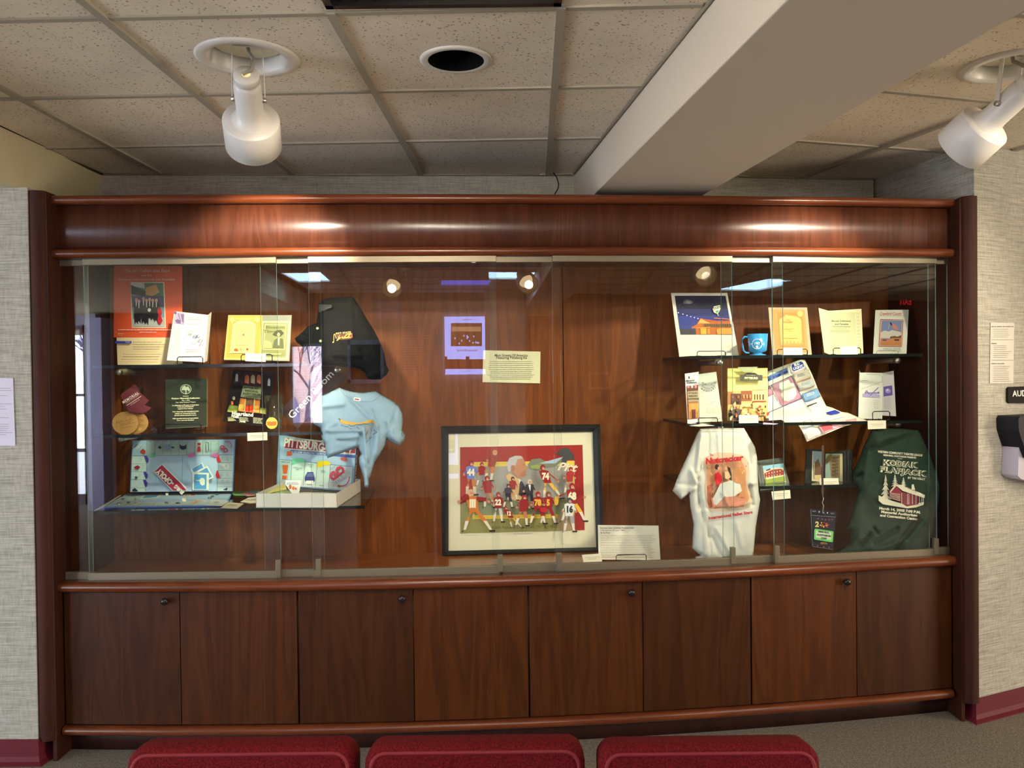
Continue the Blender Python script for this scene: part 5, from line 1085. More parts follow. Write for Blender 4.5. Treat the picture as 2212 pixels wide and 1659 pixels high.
M_BLK = cloth_mat('black_twill', (17, 19, 20)); mb = MB(); J.mesh(mb, M_BLK, 4.5); mb.build('fabric', r, solid=.002)
mb = MB(); a = Art(mb, J.S, eps=.0006); GO_ = (238, 176, 60)
a.poly(c((835, 735), (1095, 712), (1100, 805), (930, 825), (840, 800)), (90, 26, 20)); a.text('PITT STATE', *c((960, 706))[0], 3.4, (240, 206, 120), 6, bold=.04, sx=1.0, space=1.15); a.text('JAZZ', *c((972, 765))[0], 8.5, GO_, 6, bold=.045, shear=.3, sx=1.05); a.poly(c((1098, 705), (1112, 705), (1118, 785), (1100, 790)), (214, 70, 70)); a.line(c((778, 870), (798, 860), (800, 735), (815, 720), (838, 800)), 1, (240, 206, 100)); a.line(c((840, 830), (860, 835), (900, 740)), 1, (240, 206, 100)); a.ell(*c((786, 864))[0], 1.6, 1.4, (240, 206, 100)); mb.build('embroidered_logo', r)
for x, y in ((520, 628), (573, 843)):
    mb = MB(); p = J.S(*c((x, y))[0]); mb.lathe(p, CN, [(.0005, .003), (.0045, .003), (.0055, .0015), (.0055, -.001)], pm((206, 200, 150), .3), 20); mb.build('button', r)
mb = MB(); a = Art(mb, J.S, step=3, eps=.0005); a.poly(c((260, 705), (370, 760), (400, 700), (420, 660), (350, 620), (290, 670)), M_BLK); a.k += 1; a.line(c((225, 730), (290, 770), (375, 795)), .8, (16, 16, 16)); a.poly(c((540, 215), (760, 225), (765, 265), (640, 330), (540, 355)), (50, 52, 50)); mb.build('collar', r)
# ---- light blue t-shirt pinned over the box
c = crop(660, 830, 6.9125)
bo = c((505, 50), (600, 85), (720, 115), (850, 125), (960, 115), (1045, 100), (1180, 180), (1320, 260), (1400, 340), (1445, 440), (1455, 560), (1440, 680), (1490, 770), (1475, 830), (1405, 915), (1330, 890), (1215, 825), (1180, 920), (1100, 1060), (1030, 1170), (970, 1370), (945, 1400), (945, 1500), (930, 1550), (880, 1530), (870, 1400), (800, 1180), (795, 1100), (830, 1040), (785, 940), (560, 1020), (325, 1105), (300, 1000), (285, 880), (240, 800), (225, 650), (130, 600), (60, 480), (90, 280), (240, 175), (380, 110))
T = Cloth(bo, lambda x, y: .09 - .03 * min(1, max(0, (y - 840) / 140)), .045, 22, [(c((600, 150))[0], c((1060, 600))[0], 5, .010), (c((980, 400))[0], c((1075, 640))[0], 4, .018), (c((1075, 640))[0], c((1070, 1050))[0], 5, .014), (c((1010, 560))[0], c((960, 1300))[0], 4, -.014), (c((880, 680))[0], c((900, 1200))[0], 4, .012), (c((830, 760))[0], c((790, 930))[0], 4, -.022), (c((320, 700))[0], c((820, 690))[0], 4, .014), (c((330, 730))[0], c((300, 1000))[0], 4, -.012), (c((480, 800))[0], c((800, 780))[0], 4, .010), (c((500, 860))[0], c((720, 860))[0], 4, -.008), (c((350, 1040))[0], c((780, 900))[0], 3, .008), (c((800, 980))[0], c((930, 1200))[0], 4, -.014), (c((820, 1060))[0], c((930, 1500))[0], 4, .012), (c((1360, 370))[0], c((1210, 800))[0], 3, -.008), (c((1230, 560))[0], c((1300, 800))[0], 6, .010), (c((260, 330))[0], c((560, 300))[0], 6, .008), (c((280, 700))[0], c((460, 580))[0], 3, .008)], .002, 3)
r = thing('blue_t_shirt', 'light blue t-shirt with a yellow brush-stroke print, pinned above the game box', 't-shirt', D(770, 920, .06))
M_TB = cloth_mat('light_blue_jersey', (158, 190, 210)); mb = MB(); T.mesh(mb, M_TB, 3.6); mb.build('fabric', r, solid=.0015)
mb = MB(); a = Art(mb, T.S, step=4, eps=.0006); a.poly(c((500, 520), (540, 530), (640, 560), (780, 575), (880, 560), (960, 525), (1010, 540), (1050, 575), (1062, 615), (1030, 590), (960, 575), (850, 590), (700, 605), (600, 600), (530, 570), (508, 545)), (236, 182, 60)); a.poly(c((870, 600), (1000, 600), (1010, 650), (960, 760), (900, 850), (890, 740)), (150, 162, 166))
for q in (((490, 520), (530, 525)), ((500, 505), (520, 550)), ((530, 610), (560, 618)), ((570, 628), (640, 640)), ((650, 655), (695, 672)), ((640, 600), (680, 628), (740, 618)), ((760, 635), (805, 668)), ((740, 605), (830, 605), (870, 590), (950, 600)), ((1012, 675), (1065, 718), (1000, 752)), ((990, 790), (950, 815)), ((940, 830), (905, 872)), ((980, 700), (990, 690)), ((900, 760), (930, 700))): a.line(c(*q), .9, (30, 34, 60))
mb.build('print', r)
mb = MB(); a = Art(mb, T.S, step=4, eps=.0006); a.line(c((520, 85), (580, 160), (680, 220), (800, 260), (900, 262), (1000, 255), (1090, 195), (1110, 150)), 1, (120, 152, 176)); mb.build('collar_seam', r)
mb = MB(); a = Art(mb, T.S, step=4); a.poly(c((725, 192), (825, 205), (815, 262), (710, 240)), (226, 228, 232)); a.poly(c((738, 212), (800, 222), (800, 238), (732, 228)), (140, 50, 70)); mb.build('size_tag', r)
mb = MB(); a = Art(mb, T.S, step=4); a.line(c((330, 1085), (560, 1000), (780, 920)), .8, (120, 150, 172)); a.line(c((1250, 800), (1400, 880), (1470, 810)), .8, (120, 150, 172)); a.poly(c((1435, 690), (1480, 765), (1470, 790), (1430, 760)), (120, 140, 150)); mb.build('hem', r)
# ================================================================= MIDDLE OF THE CASE
c = crop(1000, 540, 4.6087)
def art_ms(a):
    k = (60, 56, 44); a.text('Main Streets Of America', *c((480, 1050))[0], 5.6, k, 0, sx=.76, bold=.015); a.text('Featuring Pittsburg Ks', *c((483, 1073))[0], 5.6, k, 0, sx=.76, bold=.015)
    R = random.Random(3)
    for i in range(10): w = R.uniform(44, 52) if i < 9 else 42; y = 781 + i * 4.15; a.lines(1104 - w, y - 1, 1104 + w, y + 1, 1, (128, 124, 100), 1.3, ragged=0)
card('info_card', 'cream card headed Main Streets Of America fixed to the back panel', 'info card', c((202, 998), (772, 1012), (768, 1328), (195, 1316)), .522, (228, 226, 182), art_ms, .002)
# framed football print
c = crop(930, 890, 4.254)
r = thing('framed_print', 'large black-framed football print leaning on the back of the case', 'framed picture', D(1128, 1200, .48))
O4 = c((97, 130), (1555, 112), (1592, 1292), (105, 1342)); I4 = c((165, 200), (1490, 180), (1522, 1242), (165, 1276)); qf_ = [.515, .515, .455, .455]
pl = Plane(O4, qf_); M_FR = mat('black_frame', (34, 38, 40), .32, coat=.5)
mb = MB(); fo = [pl.S(*p, .022) for p in O4]; fi = [pl.S(*p, .010) for p in I4]; fo1 = [pl.S(*p, .008) for p in O4]; fb = [pl.S(*p, -.012) for p in O4]
mid = [pl.S((a_[0] * .45 + b_[0] * .55), (a_[1] * .45 + b_[1] * .55), .026) for a_, b_ in zip(O4, I4)]
mb.add(fo1 + mid + fi + fb, [(i, (i + 1) % 4, 4 + (i + 1) % 4, 4 + i) for i in range(4)] + [(4 + i, 4 + (i + 1) % 4, 8 + (i + 1) % 4, 8 + i) for i in range(4)] + [(i, (i + 1) % 4, 12 + (i + 1) % 4, 12 + i) for i in range(4)] + [(12, 13, 14, 15)], M_FR); mb.build('frame', r)
mb = MB(); a = Art(mb, pl.S); a.poly(I4, (236, 232, 200)); a.line(c((170, 206), (1488, 186)), .8, (190, 186, 150)); a.line(c((170, 206), (170, 1272)), .8, (196, 190, 156)); a.text('Carnie and Pioneer Smith 1957-1961', *c((850, 1118))[0], 2.4, (120, 116, 96), 1, shear=.3, sx=.8); a.lines(*c((285, 1125))[0], *c((465, 1135))[0], 1, (150, 146, 124), .9); mb.build('mat_board', r)
mb = MB(); a = Art(mb, lambda x, y, o: pl.S(x, y, o + .0015), eps=.00022); RD = (168, 40, 34); YL = (236, 206, 66)
# picture in its own zoomed coordinates
c = crop(980, 950, 7.1355)
a.poly(c((98, 115), (1985, 78), (2018, 1392), (102, 1442)), (150, 148, 96))
a.poly(c((98, 115), (1985, 78), (2018, 1392), (1870, 1396), (1850, 330), (100, 345)), RD); a.poly(c((98, 330), (340, 330), (290, 900), (100, 1000)), (178, 44, 36))
a.poly(c((300, 345), (1862, 322), (1862, 1200), (290, 1232)), (236, 214, 90)); a.poly(c((340, 415), (1600, 395), (1840, 400), (1840, 900), (330, 900)), (166, 166, 158)); a.poly(c((330, 900), (1840, 890), (1840, 1150), (320, 1165)), (138, 146, 110)); a.poly(c((320, 1165), (1600, 1145), (1600, 1195), (300, 1222)), YL); a.line(c((310, 1190), (1590, 1168)), .7, (200, 160, 30)); a.line(c((340, 372), (820, 365)), .7, (200, 160, 30))
a.poly(c((102, 1225), (1862, 1200), (1870, 1396), (102, 1442)), (150, 146, 84)); a.poly(c((1600, 1150), (1862, 1150), (1870, 1396), (1590, 1400)), (176, 150, 110))
a.poly(c((1140, 380), (1200, 300), (1330, 285), (1420, 340), (1700, 300), (1560, 420), (1400, 440), (1300, 480), (1160, 450)), (130, 140, 116)); a.poly(c((1180, 400), (1300, 380), (1380, 400), (1300, 450), (1200, 440)), (156, 176, 104)); a.poly(c((1310, 366), (1710, 255), (1560, 365)), (176, 206, 226))
a.poly(c((1570, 215), (1640, 150), (1720, 120), (1800, 165), (1860, 260), (1845, 310), (1760, 300), (1700, 420), (1640, 380), (1680, 260)), (70, 76, 78)); a.text('Pitt', *c((1735, 425))[0], 17, (250, 240, 210), -5, bold=.03, shear=.35, sx=1.1)
SK = (196, 140, 104); SK2 = (214, 168, 132)
# large profile head, generic
a.poly(c((800, 560), (860, 515), (1000, 600), (1060, 760), (1050, 880), (1100, 800), (1010, 960), (820, 900), (820, 700), (850, 640)), (226, 190, 130)); a.poly(c((1020, 620), (1060, 650), (1140, 800), (1080, 890), (1000, 850)), (50, 56, 70)); a.poly(c((990, 590), (1040, 620), (1010, 680)), (236, 232, 226))
a.poly(c((880, 380), (930, 300), (1060, 270), (1095, 330), (1105, 380), (1130, 450), (1110, 480), (1120, 545), (1070, 575), (1020, 600), (940, 540), (880, 470)), SK); a.poly(c((818, 360), (860, 280), (950, 245), (1040, 250), (1070, 285), (980, 300), (960, 370), (940, 400), (880, 400), (880, 480), (850, 500), (825, 440)), (200, 200, 198)); a.ell(*c((912, 440))[0], 4.6, 7, (180, 120, 90)); a.line(c((1060, 390), (1095, 385)), 1, (110, 80, 60)); a.line(c((1085, 492), (1115, 488)), .8, (130, 60, 50)); a.poly(c((1085, 470), (1000, 560), (1060, 575), (1118, 545)), (180, 122, 92))
def player(x, y, s, jer, pan, hel, lean=0, num=None, nc=(246, 236, 200), step=.25, arms=((-.55, .1), (.55, .1)), skin=SK):
    """simple painted footballer; x, y = chest, s = size in crop pixels"""
    def p(u, v): return c((x + (u + lean * v * -1) * s, y + v * s))[0]
    hip = (lean * -.0, .62)
    for sg in (-1, 1):
        k0 = (sg * (.2 + step * .8), 1.15); f0 = (sg * (.22 + step * 1.3), 1.75)
        a.poly([p(sg * .02, .5), p(sg * .32, .5), p(k0[0] + .16, k0[1]), p(k0[0] - .14, k0[1] + .05)], pan); a.poly([p(k0[0] - .12, k0[1]), p(k0[0] + .13, k0[1]), p(f0[0] + .08, f0[1]), p(f0[0] - .08, f0[1])], (226, 214, 196)); a.poly([p(f0[0] - .12, f0[1]), p(f0[0] + .2 * sg + .1, f0[1]), p(f0[0] + .25 * sg, f0[1] + .13), p(f0[0] - .12, f0[1] + .13)], (36, 32, 32))
    for ax, ay in arms: a.poly([p(math.copysign(.22, ax), -.35), p(math.copysign(.42, ax), -.25), p(ax + .09, ay + .1), p(ax - .09, ay)], jer); a.ell(*p(ax, ay + .08), .11 * s / 7.1, .11 * s / 7.1, skin, 8)
    a.poly([p(-.4, -.42), p(-.15, -.52), p(.15, -.52), p(.42, -.42), p(.36, 0), p(.3, .55), p(-.3, .55), p(-.36, 0)], jer)
    a.ell(*p(.02, -.72), .22 * s / 7.1, .25 * s / 7.1, hel, 12); a.ell(*p(.06, -.66), .12 * s / 7.1, .13 * s / 7.1, skin, 8); a.line([p(-.05, -.6), p(.2, -.6)], .7, (226, 220, 214))
    if num: a.text(num, *p(0, .02), s * .5 / 7.1, nc, 0, bold=.06, sx=.8)
MR = (150, 30, 34); OR_ = (206, 120, 50); GD = (230, 180, 60)
player(265, 500, 190, (110, 130, 206), (206, 130, 60), MR, 0, '44', step=.1); player(430, 470, 130, MR, (150, 150, 150), MR, 0, arms=((.5, -.1), (-.4, .2)))
player(600, 320, 170, (150, 40, 30), OR_, (206, 150, 100), .25, step=.05, arms=((-.5, -.1), (-.3, .3))); player(520, 720, 175, MR, (190, 130, 90), MR, -.1, step=.15)
player(290, 980, 230, OR_, OR_, SK2, -.2, 'III', step=.5, arms=((-.9, -.2), (1.1, -.2))); a.poly(c((105, 880), (230, 840), (240, 920), (110, 940)), MR); a.poly(c((350, 870), (500, 890), (500, 940), (350, 930)), MR)
player(680, 960, 165, MR, (196, 196, 184), MR, 0, '22', step=.12); player(840, 1130, 120, MR, GD, MR, -.6, '12', step=.3)
player(1160, 760, 160, (44, 46, 54), (44, 46, 54), (216, 196, 170), 0, step=.08); a.poly(c((1140, 690), (1180, 690), (1170, 790)), (240, 238, 230))
player(900, 690, 130, MR, (206, 170, 120), (50, 40, 40), 0); player(830, 800, 130, (40, 44, 60), (60, 60, 70), (30, 30, 40), 0, step=.2)
player(1400, 560, 185, MR, GD, MR, -.35, '74', step=.35, arms=((.8, .15), (.9, .35))); player(1770, 560, 150, (170, 50, 40), (206, 160, 110), MR, .1, step=.1)
player(1440, 960, 175, MR, MR, (120, 70, 50), 0, '5', GD, step=.3); player(1280, 960, 175, MR, MR, MR, 0, '78', GD, step=.3); player(1060, 1000, 170, MR, (196, 120, 80), MR, .1, '', step=.2); a.ell(*c((1370, 1070))[0], 8, 6, (190, 30, 40)); a.ell(*c((1560, 930))[0], 5, 10, GD)
player(1800, 860, 210, MR, GD, MR, -.05, '68', step=.45, arms=((-1.0, .0), (.9, .0))); player(1755, 1060, 185, (226, 226, 220), (160, 160, 164), (60, 64, 80), 0, '16', (34, 38, 56), step=.12)
a.text('NAIA National Champions 1957 & 1961', *c((1060, 1328))[0], 6, (70, 64, 36), 1.2, sx=.74); mb.build('picture', r)
mb = MB(); v = [pl.S(*p, .0085) for p in I4]; mb.add(v, [(0, 1, 2, 3)], M_SLEEVE); mb.build('glazing', r)
# text card, stand and little label
c = crop(930, 890, 4.254)
def art_t(a):
    k = (90, 86, 76); a.text('Pittsburg State University Football NAIA', *c((1555, 1066))[0], 3.2, k, 0, sx=.72, align='LEFT', bold=.015); a.text('Champions 57 and 1961', *c((1557, 1088))[0], 3.2, k, 0, sx=.75, align='LEFT', shear=.3); a.text('By Ted Watts', *c((1562, 1111))[0], 3.2, k, 0, sx=.8, align='LEFT', bold=.015)
    a.lines(*c((1560, 1128))[0], *c((2075, 1345))[0], 14, (160, 156, 140), 1.1, ragged=.12)
card('info_card', 'cream card with a long text about football beside the framed print', 'info card', c((1538, 1038), (2095, 1044), (2113, 1362), (1545, 1355)), [.30, .30, .24, .24], (236, 232, 210), art_t, .002)
easel(1331, 1396, 1199, 1214, .20, 'black wire easel holding the football text card', zs=ZF)
label_card(c((1390, 1312), (1565, 1300), (1578, 1375), (1408, 1390)), [.20, .20, .17, .17], 'standing on the deck left of the football text card')
# ================================================================= RIGHT HALF OF THE CASE
def qsh(x, y, z): return max(.03, qz(x, y, z))
# photo poster at night
c = crop(1440, 620, 6.9125)
def art_n(a):
    a.poly(c((120, 132), (880, 132), (985, 712), (208, 712)), (36, 44, 96)); a.poly(c((120, 132), (880, 132), (915, 330), (150, 330)), (22, 24, 50)); a.poly(c((165, 430), (930, 430), (975, 640), (195, 640)), (44, 56, 130))
    a.poly(c((198, 625), (440, 640), (440, 712), (208, 712)), (50, 56, 60)); a.poly(c((370, 600), (455, 560), (505, 470), (760, 510), (945, 500), (985, 712), (440, 712), (430, 620), (370, 625)), (176, 96, 34))
    a.poly(c((455, 560), (505, 468), (650, 545), (470, 545)), (226, 170, 90)); a.line(c((450, 560), (508, 468), (590, 512), (940, 512)), 1, (196, 50, 30)); a.poly(c((550, 555), (960, 555), (970, 600), (555, 600)), (84, 66, 40))
    for i in range(12): a.line(c((560 + i * 33, 555), (565 + i * 33, 598)), .8, (150, 120, 60))
    a.poly(c((500, 622), (590, 620), (595, 708), (505, 708)), (236, 160, 50)); a.poly(c((600, 625), (640, 625), (645, 708), (605, 708)), (206, 130, 40)); a.poly(c((740, 640), (800, 620), (960, 622), (975, 710), (750, 710)), (214, 136, 44)); a.line(c((440, 620), (650, 605)), 1.4, (226, 150, 70)); a.line(c((700, 470), (940, 490)), 1.6, (206, 110, 40))
    for i, (x, y) in enumerate(((172, 390), (238, 412), (298, 432), (355, 450), (410, 465), (462, 480))): a.ell(*c((x, y))[0], 1.2, 1.2, (226, 232, 255), 8)
    a.poly(c((680, 340), (700, 300), (790, 280), (800, 330), (770, 390), (745, 408), (700, 390)), (226, 226, 196)); a.poly(c((715, 375), (775, 350), (765, 385), (740, 400)), (60, 150, 70)); a.text("JOCK'S", *c((742, 322))[0], 5, (30, 40, 30), 12, bold=.04, sx=.7); a.line(c((752, 405), (765, 440)), 1.4, (206, 190, 130))
    a.lines(*c((250, 790))[0], *c((430, 806))[0], 1, (170, 170, 150), .8)
P4 = c((65, 88), (905, 88), (1078, 1022), (190, 1045)); o, pl = card('photo_print', 'white-bordered night photo of a lit drive-in on the upper right shelf', 'photo', P4, [.37, .35, .27, .29], (214, 212, 196), art_n, .0015, rough=.45)
mb = MB(); v, f = tris(c((130, 800), (55, 85), (915, 80), (1090, 1030), (185, 1052)), 12); R = random.Random(9); mb.add([pl.S(x, y, .004 + R.random() * .0022) for x, y in v], f, M_SLEEVE, True); mb.build('plastic_wrap', o)
easel(1506, 1567, 759, 771, .235, 'black wire easel holding the night photo', zs=ZR1)
# blue mug
c = crop(1440, 620, 6.9125)
r = thing('blue_mug', 'bright blue footed plastic mug with a round white logo', 'mug', D(1636, 770, .18)); zb = ZR1 + .001
b0_ = D(1637, 771, .18); b0_.z = zb; s_ = b0_.y / F; hh = D(1637, 721.5, .18).z - zb; M_MUG = mat('blue_plastic', (52, 146, 204), .28, coat=.4)
mb = MB(); mb.lathe(b0_, (0, 0, 1), [(.0005, 0), (17 * s_, 0), (17 * s_, .003), (9 * s_, .008), (9 * s_, .013), (15 * s_, .016), (18.5 * s_, .022), (21.3 * s_, hh), (20.2 * s_, hh), (17 * s_, .026), (.0005, .024)], M_MUG, 48); mb.build('body', r)
mb = MB(); hx = [(1617, 728), (1608, 727.5), (1603.5, 732), (1603.5, 745), (1606, 757), (1611, 762), (1619, 762)]; mb.tube([D(x, y, .18) for x, y in hx], .0042, M_MUG, 10); mb.build('handle', r)
mb = MB()
def MS(x, y, off=0):
    d = ray(x, y); ax = Vector((b0_.x, b0_.y)); o2 = Vector((CAM.x, CAM.y)); d2 = Vector((d.x, d.y)); rr = 20.2 * s_ + off; bb = d2.dot(o2 - ax); cc_ = (o2 - ax).length_squared - rr * rr; disc = max(bb * bb - d2.length_squared * cc_, 0); return CAM + d * ((-bb - math.sqrt(disc)) / d2.length_squared)
a = Art(mb, MS, step=4); wh = (196, 222, 232); k = c((1350, 850))[0]
for i in range(24): t = math.pi * 2 * i / 24; t2 = math.pi * 2 * (i + 1) / 24; a.line([(k[0] + 10.5 * math.cos(t), k[1] + 10.5 * math.sin(t)), (k[0] + 10.5 * math.cos(t2), k[1] + 10.5 * math.sin(t2))], 1.6, wh)
a.text('1987', k[0], k[1] - 1, 5, wh, bold=.03, sx=.9); a.ell(k[0], k[1] + 6, 3, 3, wh); a.line([(k[0] - 14, k[1]), (k[0] - 10, k[1])], 2, wh); a.line([(k[0] + 10, k[1]), (k[0] + 14, k[1])], 2, wh); mb.build('logo', r)
# orange programme in a sleeve
def art_o(a):
    a.poly(c((1560, 330), (2060, 345), (2115, 985), (1630, 975)), (216, 150, 86)); a.poly(c((1650, 380), (2020, 380), (2070, 900), (1690, 900)), (206, 136, 72))
    ar = [(1680 + 165 - 165 * math.cos(t), 510 - 80 * math.sin(t)) for t in [math.pi * i / 10 for i in range(11)]]; a.poly(c(*([(1705, 870)] + ar + [(2025, 870)])), (222, 182, 104)); a.poly(c((1700, 790), (1745, 800), (1770, 870), (1712, 870)), (226, 190, 110)); a.ell(*c((1990, 400))[0], 6, 7, (226, 180, 110)); a.ell(*c((1790, 450))[0], 5, 5, (222, 176, 110))
    k = (176, 140, 84); a.text('Theatre', *c((1815, 495))[0], 3, k, sx=.8); a.text('THE GREAT', *c((1810, 530))[0], 3.6, k, bold=.02, sx=.8); a.text('Banquet', *c((1825, 630))[0], 3.6, k); a.text('1987', *c((1840, 670))[0], 3, k); a.line(c((1740, 770), (1950, 772)), .8, k)
    for i in range(6): a.poly(c((1720 + i * 55, 860), (1735 + i * 55, 800), (1760 + i * 55, 860)), (206, 150, 90))
P4 = c((1520, 305), (2098, 305), (2168, 1010), (1580, 1015)); o, pl = card('orange_programme', 'orange theatre programme in a clear sleeve, left of the green booklet', 'programme', P4, [.33, .33, .25, .25], (176, 168, 140), art_o, .0015)
mb = MB(); v, f = tris(P4, 12); R = random.Random(5); mb.add([pl.S(x, y, .003 + R.random() * .0015) for x, y in v], f, M_SLEEVE, True); mb.build('clear_sleeve', o)
easel(1679, 1744, 755, 769, .21, 'black wire easel holding the orange programme', zs=ZR1)
label_card(c((1738, 908), (2028, 908), (2030, 1035), (1732, 1030)), [.19, .19, .17, .17], 'before the orange programme')
# green booklet, open cover
c = crop(1750, 650, 8.848)
r = thing('open_booklet', 'pale green booklet reading and Pacesetter, open on a wire easel', 'booklet', D(1815, 765, .2))
mb = MB(); P4 = c((355, 190), (980, 152), (1018, 1000), (390, 1030)); pl = Plane(P4, [.32, .30, .23, .25]); pl.slab(mb, P4, pm((224, 218, 172)), .001); a = Art(mb, pl.S)
a.poly(c((305, 205), (850, 215), (880, 870), (430, 985), (345, 900)), (188, 190, 144)); a.poly(c((858, 215), (965, 205), (1000, 990), (880, 950)), (216, 212, 170)); k = (96, 104, 80)
a.text('Mental Deficiency', *c((592, 388))[0], 3.6, k, 0, bold=.03, sx=.85); a.text('and Parents', *c((598, 448))[0], 3.6, k, 0, bold=.03, sx=.9); a.line(c((425, 490), (765, 500)), .9, k); a.lines(*c((440, 515))[0], *c((780, 545))[0], 1, (130, 136, 104), .9); a.lines(*c((385, 555))[0], *c((815, 605))[0], 2, (130, 136, 104), 1)
for i in range(11): a.lines(*c((872 + i * 4, 235 + i * 64))[0], *c((940 + i * 5, 270 + i * 64))[0], 2, (186, 184, 150), 1.1)
mb.build('right_page', r)
mb = MB(); P4 = c((165, 135), (355, 190), (390, 1030), (275, 985)); pl = Plane(P4, [.26, .32, .25, .20]); pl.slab(mb, P4, pm((232, 226, 176)), .001); a = Art(mb, pl.S); a.lines(*c((225, 190))[0], *c((300, 600))[0], 9, (206, 200, 156), 1.6); mb.build('left_page', r)
easel(1800, 1859, 752, 767, .18, 'black wire easel holding the green booklet', zs=ZR1)
label_card(c((572, 880), (895, 862), (915, 1035), (600, 1035)), [.16, .16, .15, .15], 'before the green booklet')
# county guide
def art_g(a):
    a.text('Crawford County', *c((1530, 248))[0], 7, (206, 96, 84), 0, bold=.015, shear=.45, sx=.62); a.line(c((1320, 292), (1815, 290)), .6, (150, 160, 140))
    a.poly(c((1335, 362), (1350, 352), (1770, 360), (1780, 375), (1752, 872), (1738, 885), (1315, 878), (1305, 865)), (150, 70, 76)); a.poly(c((1344, 370), (1766, 368), (1742, 873), (1316, 866)), (226, 180, 150)); a.poly(c((1362, 380), (1752, 380), (1728, 862), (1334, 850)), (120, 136, 176))
    a.poly(c((1350, 600), (1420, 570), (1500, 590), (1560, 560), (1730, 600), (1735, 720), (1340, 715)), (206, 200, 186)); a.poly(c((1510, 400), (1560, 440), (1640, 470), (1690, 560), (1600, 550), (1560, 500)), (206, 130, 120)); a.poly(c((1508, 400), (1550, 430), (1570, 480), (1530, 460)), (40, 40, 70)); a.line(c((1510, 395), (1490, 545)), .6, (206, 206, 200))
    a.poly(c((1520, 690), (1600, 675), (1660, 690), (1735, 660), (1732, 760), (1520, 760)), (96, 84, 50)); a.poly(c((1340, 725), (1480, 740), (1560, 720), (1732, 715), (1730, 795), (1338, 790)), (196, 130, 90)); a.rect(*c((1600, 740))[0], *c((1690, 768))[0], (60, 44, 40)); a.rect(*c((1370, 745))[0], *c((1450, 768))[0], (84, 60, 50)); a.poly(c((1336, 795), (1730, 797), (1727, 862), (1334, 850)), (190, 130, 70))
    a.text('Visitors Guide', *c((1550, 925))[0], 3.6, (110, 130, 110), 0, sx=.95); a.line(c((1280, 965), (1620, 955)), .5, (150, 160, 140)); a.text('1991 - 1992', *c((1640, 970))[0], 2.8, (110, 130, 110), 0, sx=1)
card('visitors_guide', 'white Crawford County guide with a flag photo, last on the upper right shelf', 'booklet', c((1250, 175), (1885, 168), (1842, 1010), (1205, 1008)), [.30, .30, .23, .23], (220, 222, 206), art_g, .002)
easel(1893, 1940, 758, 768, .19, 'clear wire easel holding the county guide', m=M_CLEAR, zs=ZR1)
# ---- middle right shelf
c = crop(1440, 780, 8.508)
r = thing('auditorium_leaflet', 'tall open leaflet reading Memorial Auditorium at the left of the middle shelf', 'leaflet', D(1520, 915, .12))
mb = MB(); P4 = c((335, 232), (590, 196), (588, 1130), (385, 1150)); pl = Plane(P4, [.21, .24, .15, .11]); pl.slab(mb, P4, pm((214, 214, 216)), .001); a = Art(mb, pl.S); k = (40, 40, 40)
a.poly(c((395, 330), (400, 280), (418, 280), (425, 330), (415, 330), (408, 305), (402, 330)), k); a.text('Memorial', *c((432, 360))[0], 4.4, k, 6, shear=.3, bold=.01, sx=.75); a.text('Auditorium', *c((455, 398))[0], 4.4, k, 6, shear=.3, bold=.01, sx=.75)
a.poly(c((362, 462), (575, 440), (580, 1055), (385, 1075)), (150, 92, 56)); a.poly(c((362, 462), (575, 440), (576, 540), (368, 560)), (90, 50, 48))
for x in (395, 460, 525): a.poly(c((x - 22, 455), (x + 22, 450), (x + 18, 500), (x - 16, 502)), (206, 120, 110) if x != 460 else (226, 170, 160))
a.poly(c((375, 565), (572, 550), (575, 745), (385, 755)), (150, 138, 106))
for t, y in (('PITTSBURG', 597), ('MEMORIAL', 650), ('AUDITORIUM', 703)): a.text(t, *c((474, y))[0], 3, (60, 52, 44), 2, bold=.03, sx=.9)
a.poly(c((390, 790), (570, 780), (574, 1050), (398, 1068)), (206, 140, 70)); a.poly(c((440, 900), (520, 895), (522, 1060), (445, 1066)), (96, 34, 26))
for x in (420, 470, 500, 545): a.line(c((x, 930), (x, 1055)), 1, (60, 24, 20))
mb.build('front_page', r)
mb = MB(); P4 = c((590, 240), (912, 196), (1030, 1105), (600, 1130)); pl = Plane(P4, [.24, .22, .13, .15]); pl.slab(mb, P4, pm((206, 212, 192)), .001); a = Art(mb, pl.S); g = (160, 166, 156)
for j in range(3):
    for i in range(6): x, y = 650 + i * 44, 400 + j * 48 + (i - 2.5) ** 2 * -7 + 30; a.poly(c((x, y), (x + 34, y), (x + 36, y + 34), (x + 2, y + 34)), g)
a.lines(*c((640, 560))[0], *c((750, 585))[0], 2, g, .8); a.line(c((740, 770), (900, 768)), .8, g)
for i in range(3): a.line(c((740 + i * 100, 855), (745 + i * 105, 975)), .5, g); a.lines(*c((750 + i * 100, 850))[0], *c((830 + i * 100, 980))[0], 7, (186, 192, 176), .6, words=False)
a.text('Memorial', *c((880, 1050))[0], 2.6, k, 4, shear=.3); a.text('Auditorium', *c((910, 1072))[0], 2.6, k, 4, shear=.3); mb.build('back_page', r)
def p6(pts_, m=M_BLACKM, rr=.0021): mb = MB(); mb.tube(pts_, rr, m, 7); return mb
easel(1508, 1550, 903, 917, .095, 'black wire easel with a long side leg holding the tall leaflet', zs=ZR2, back=.2)
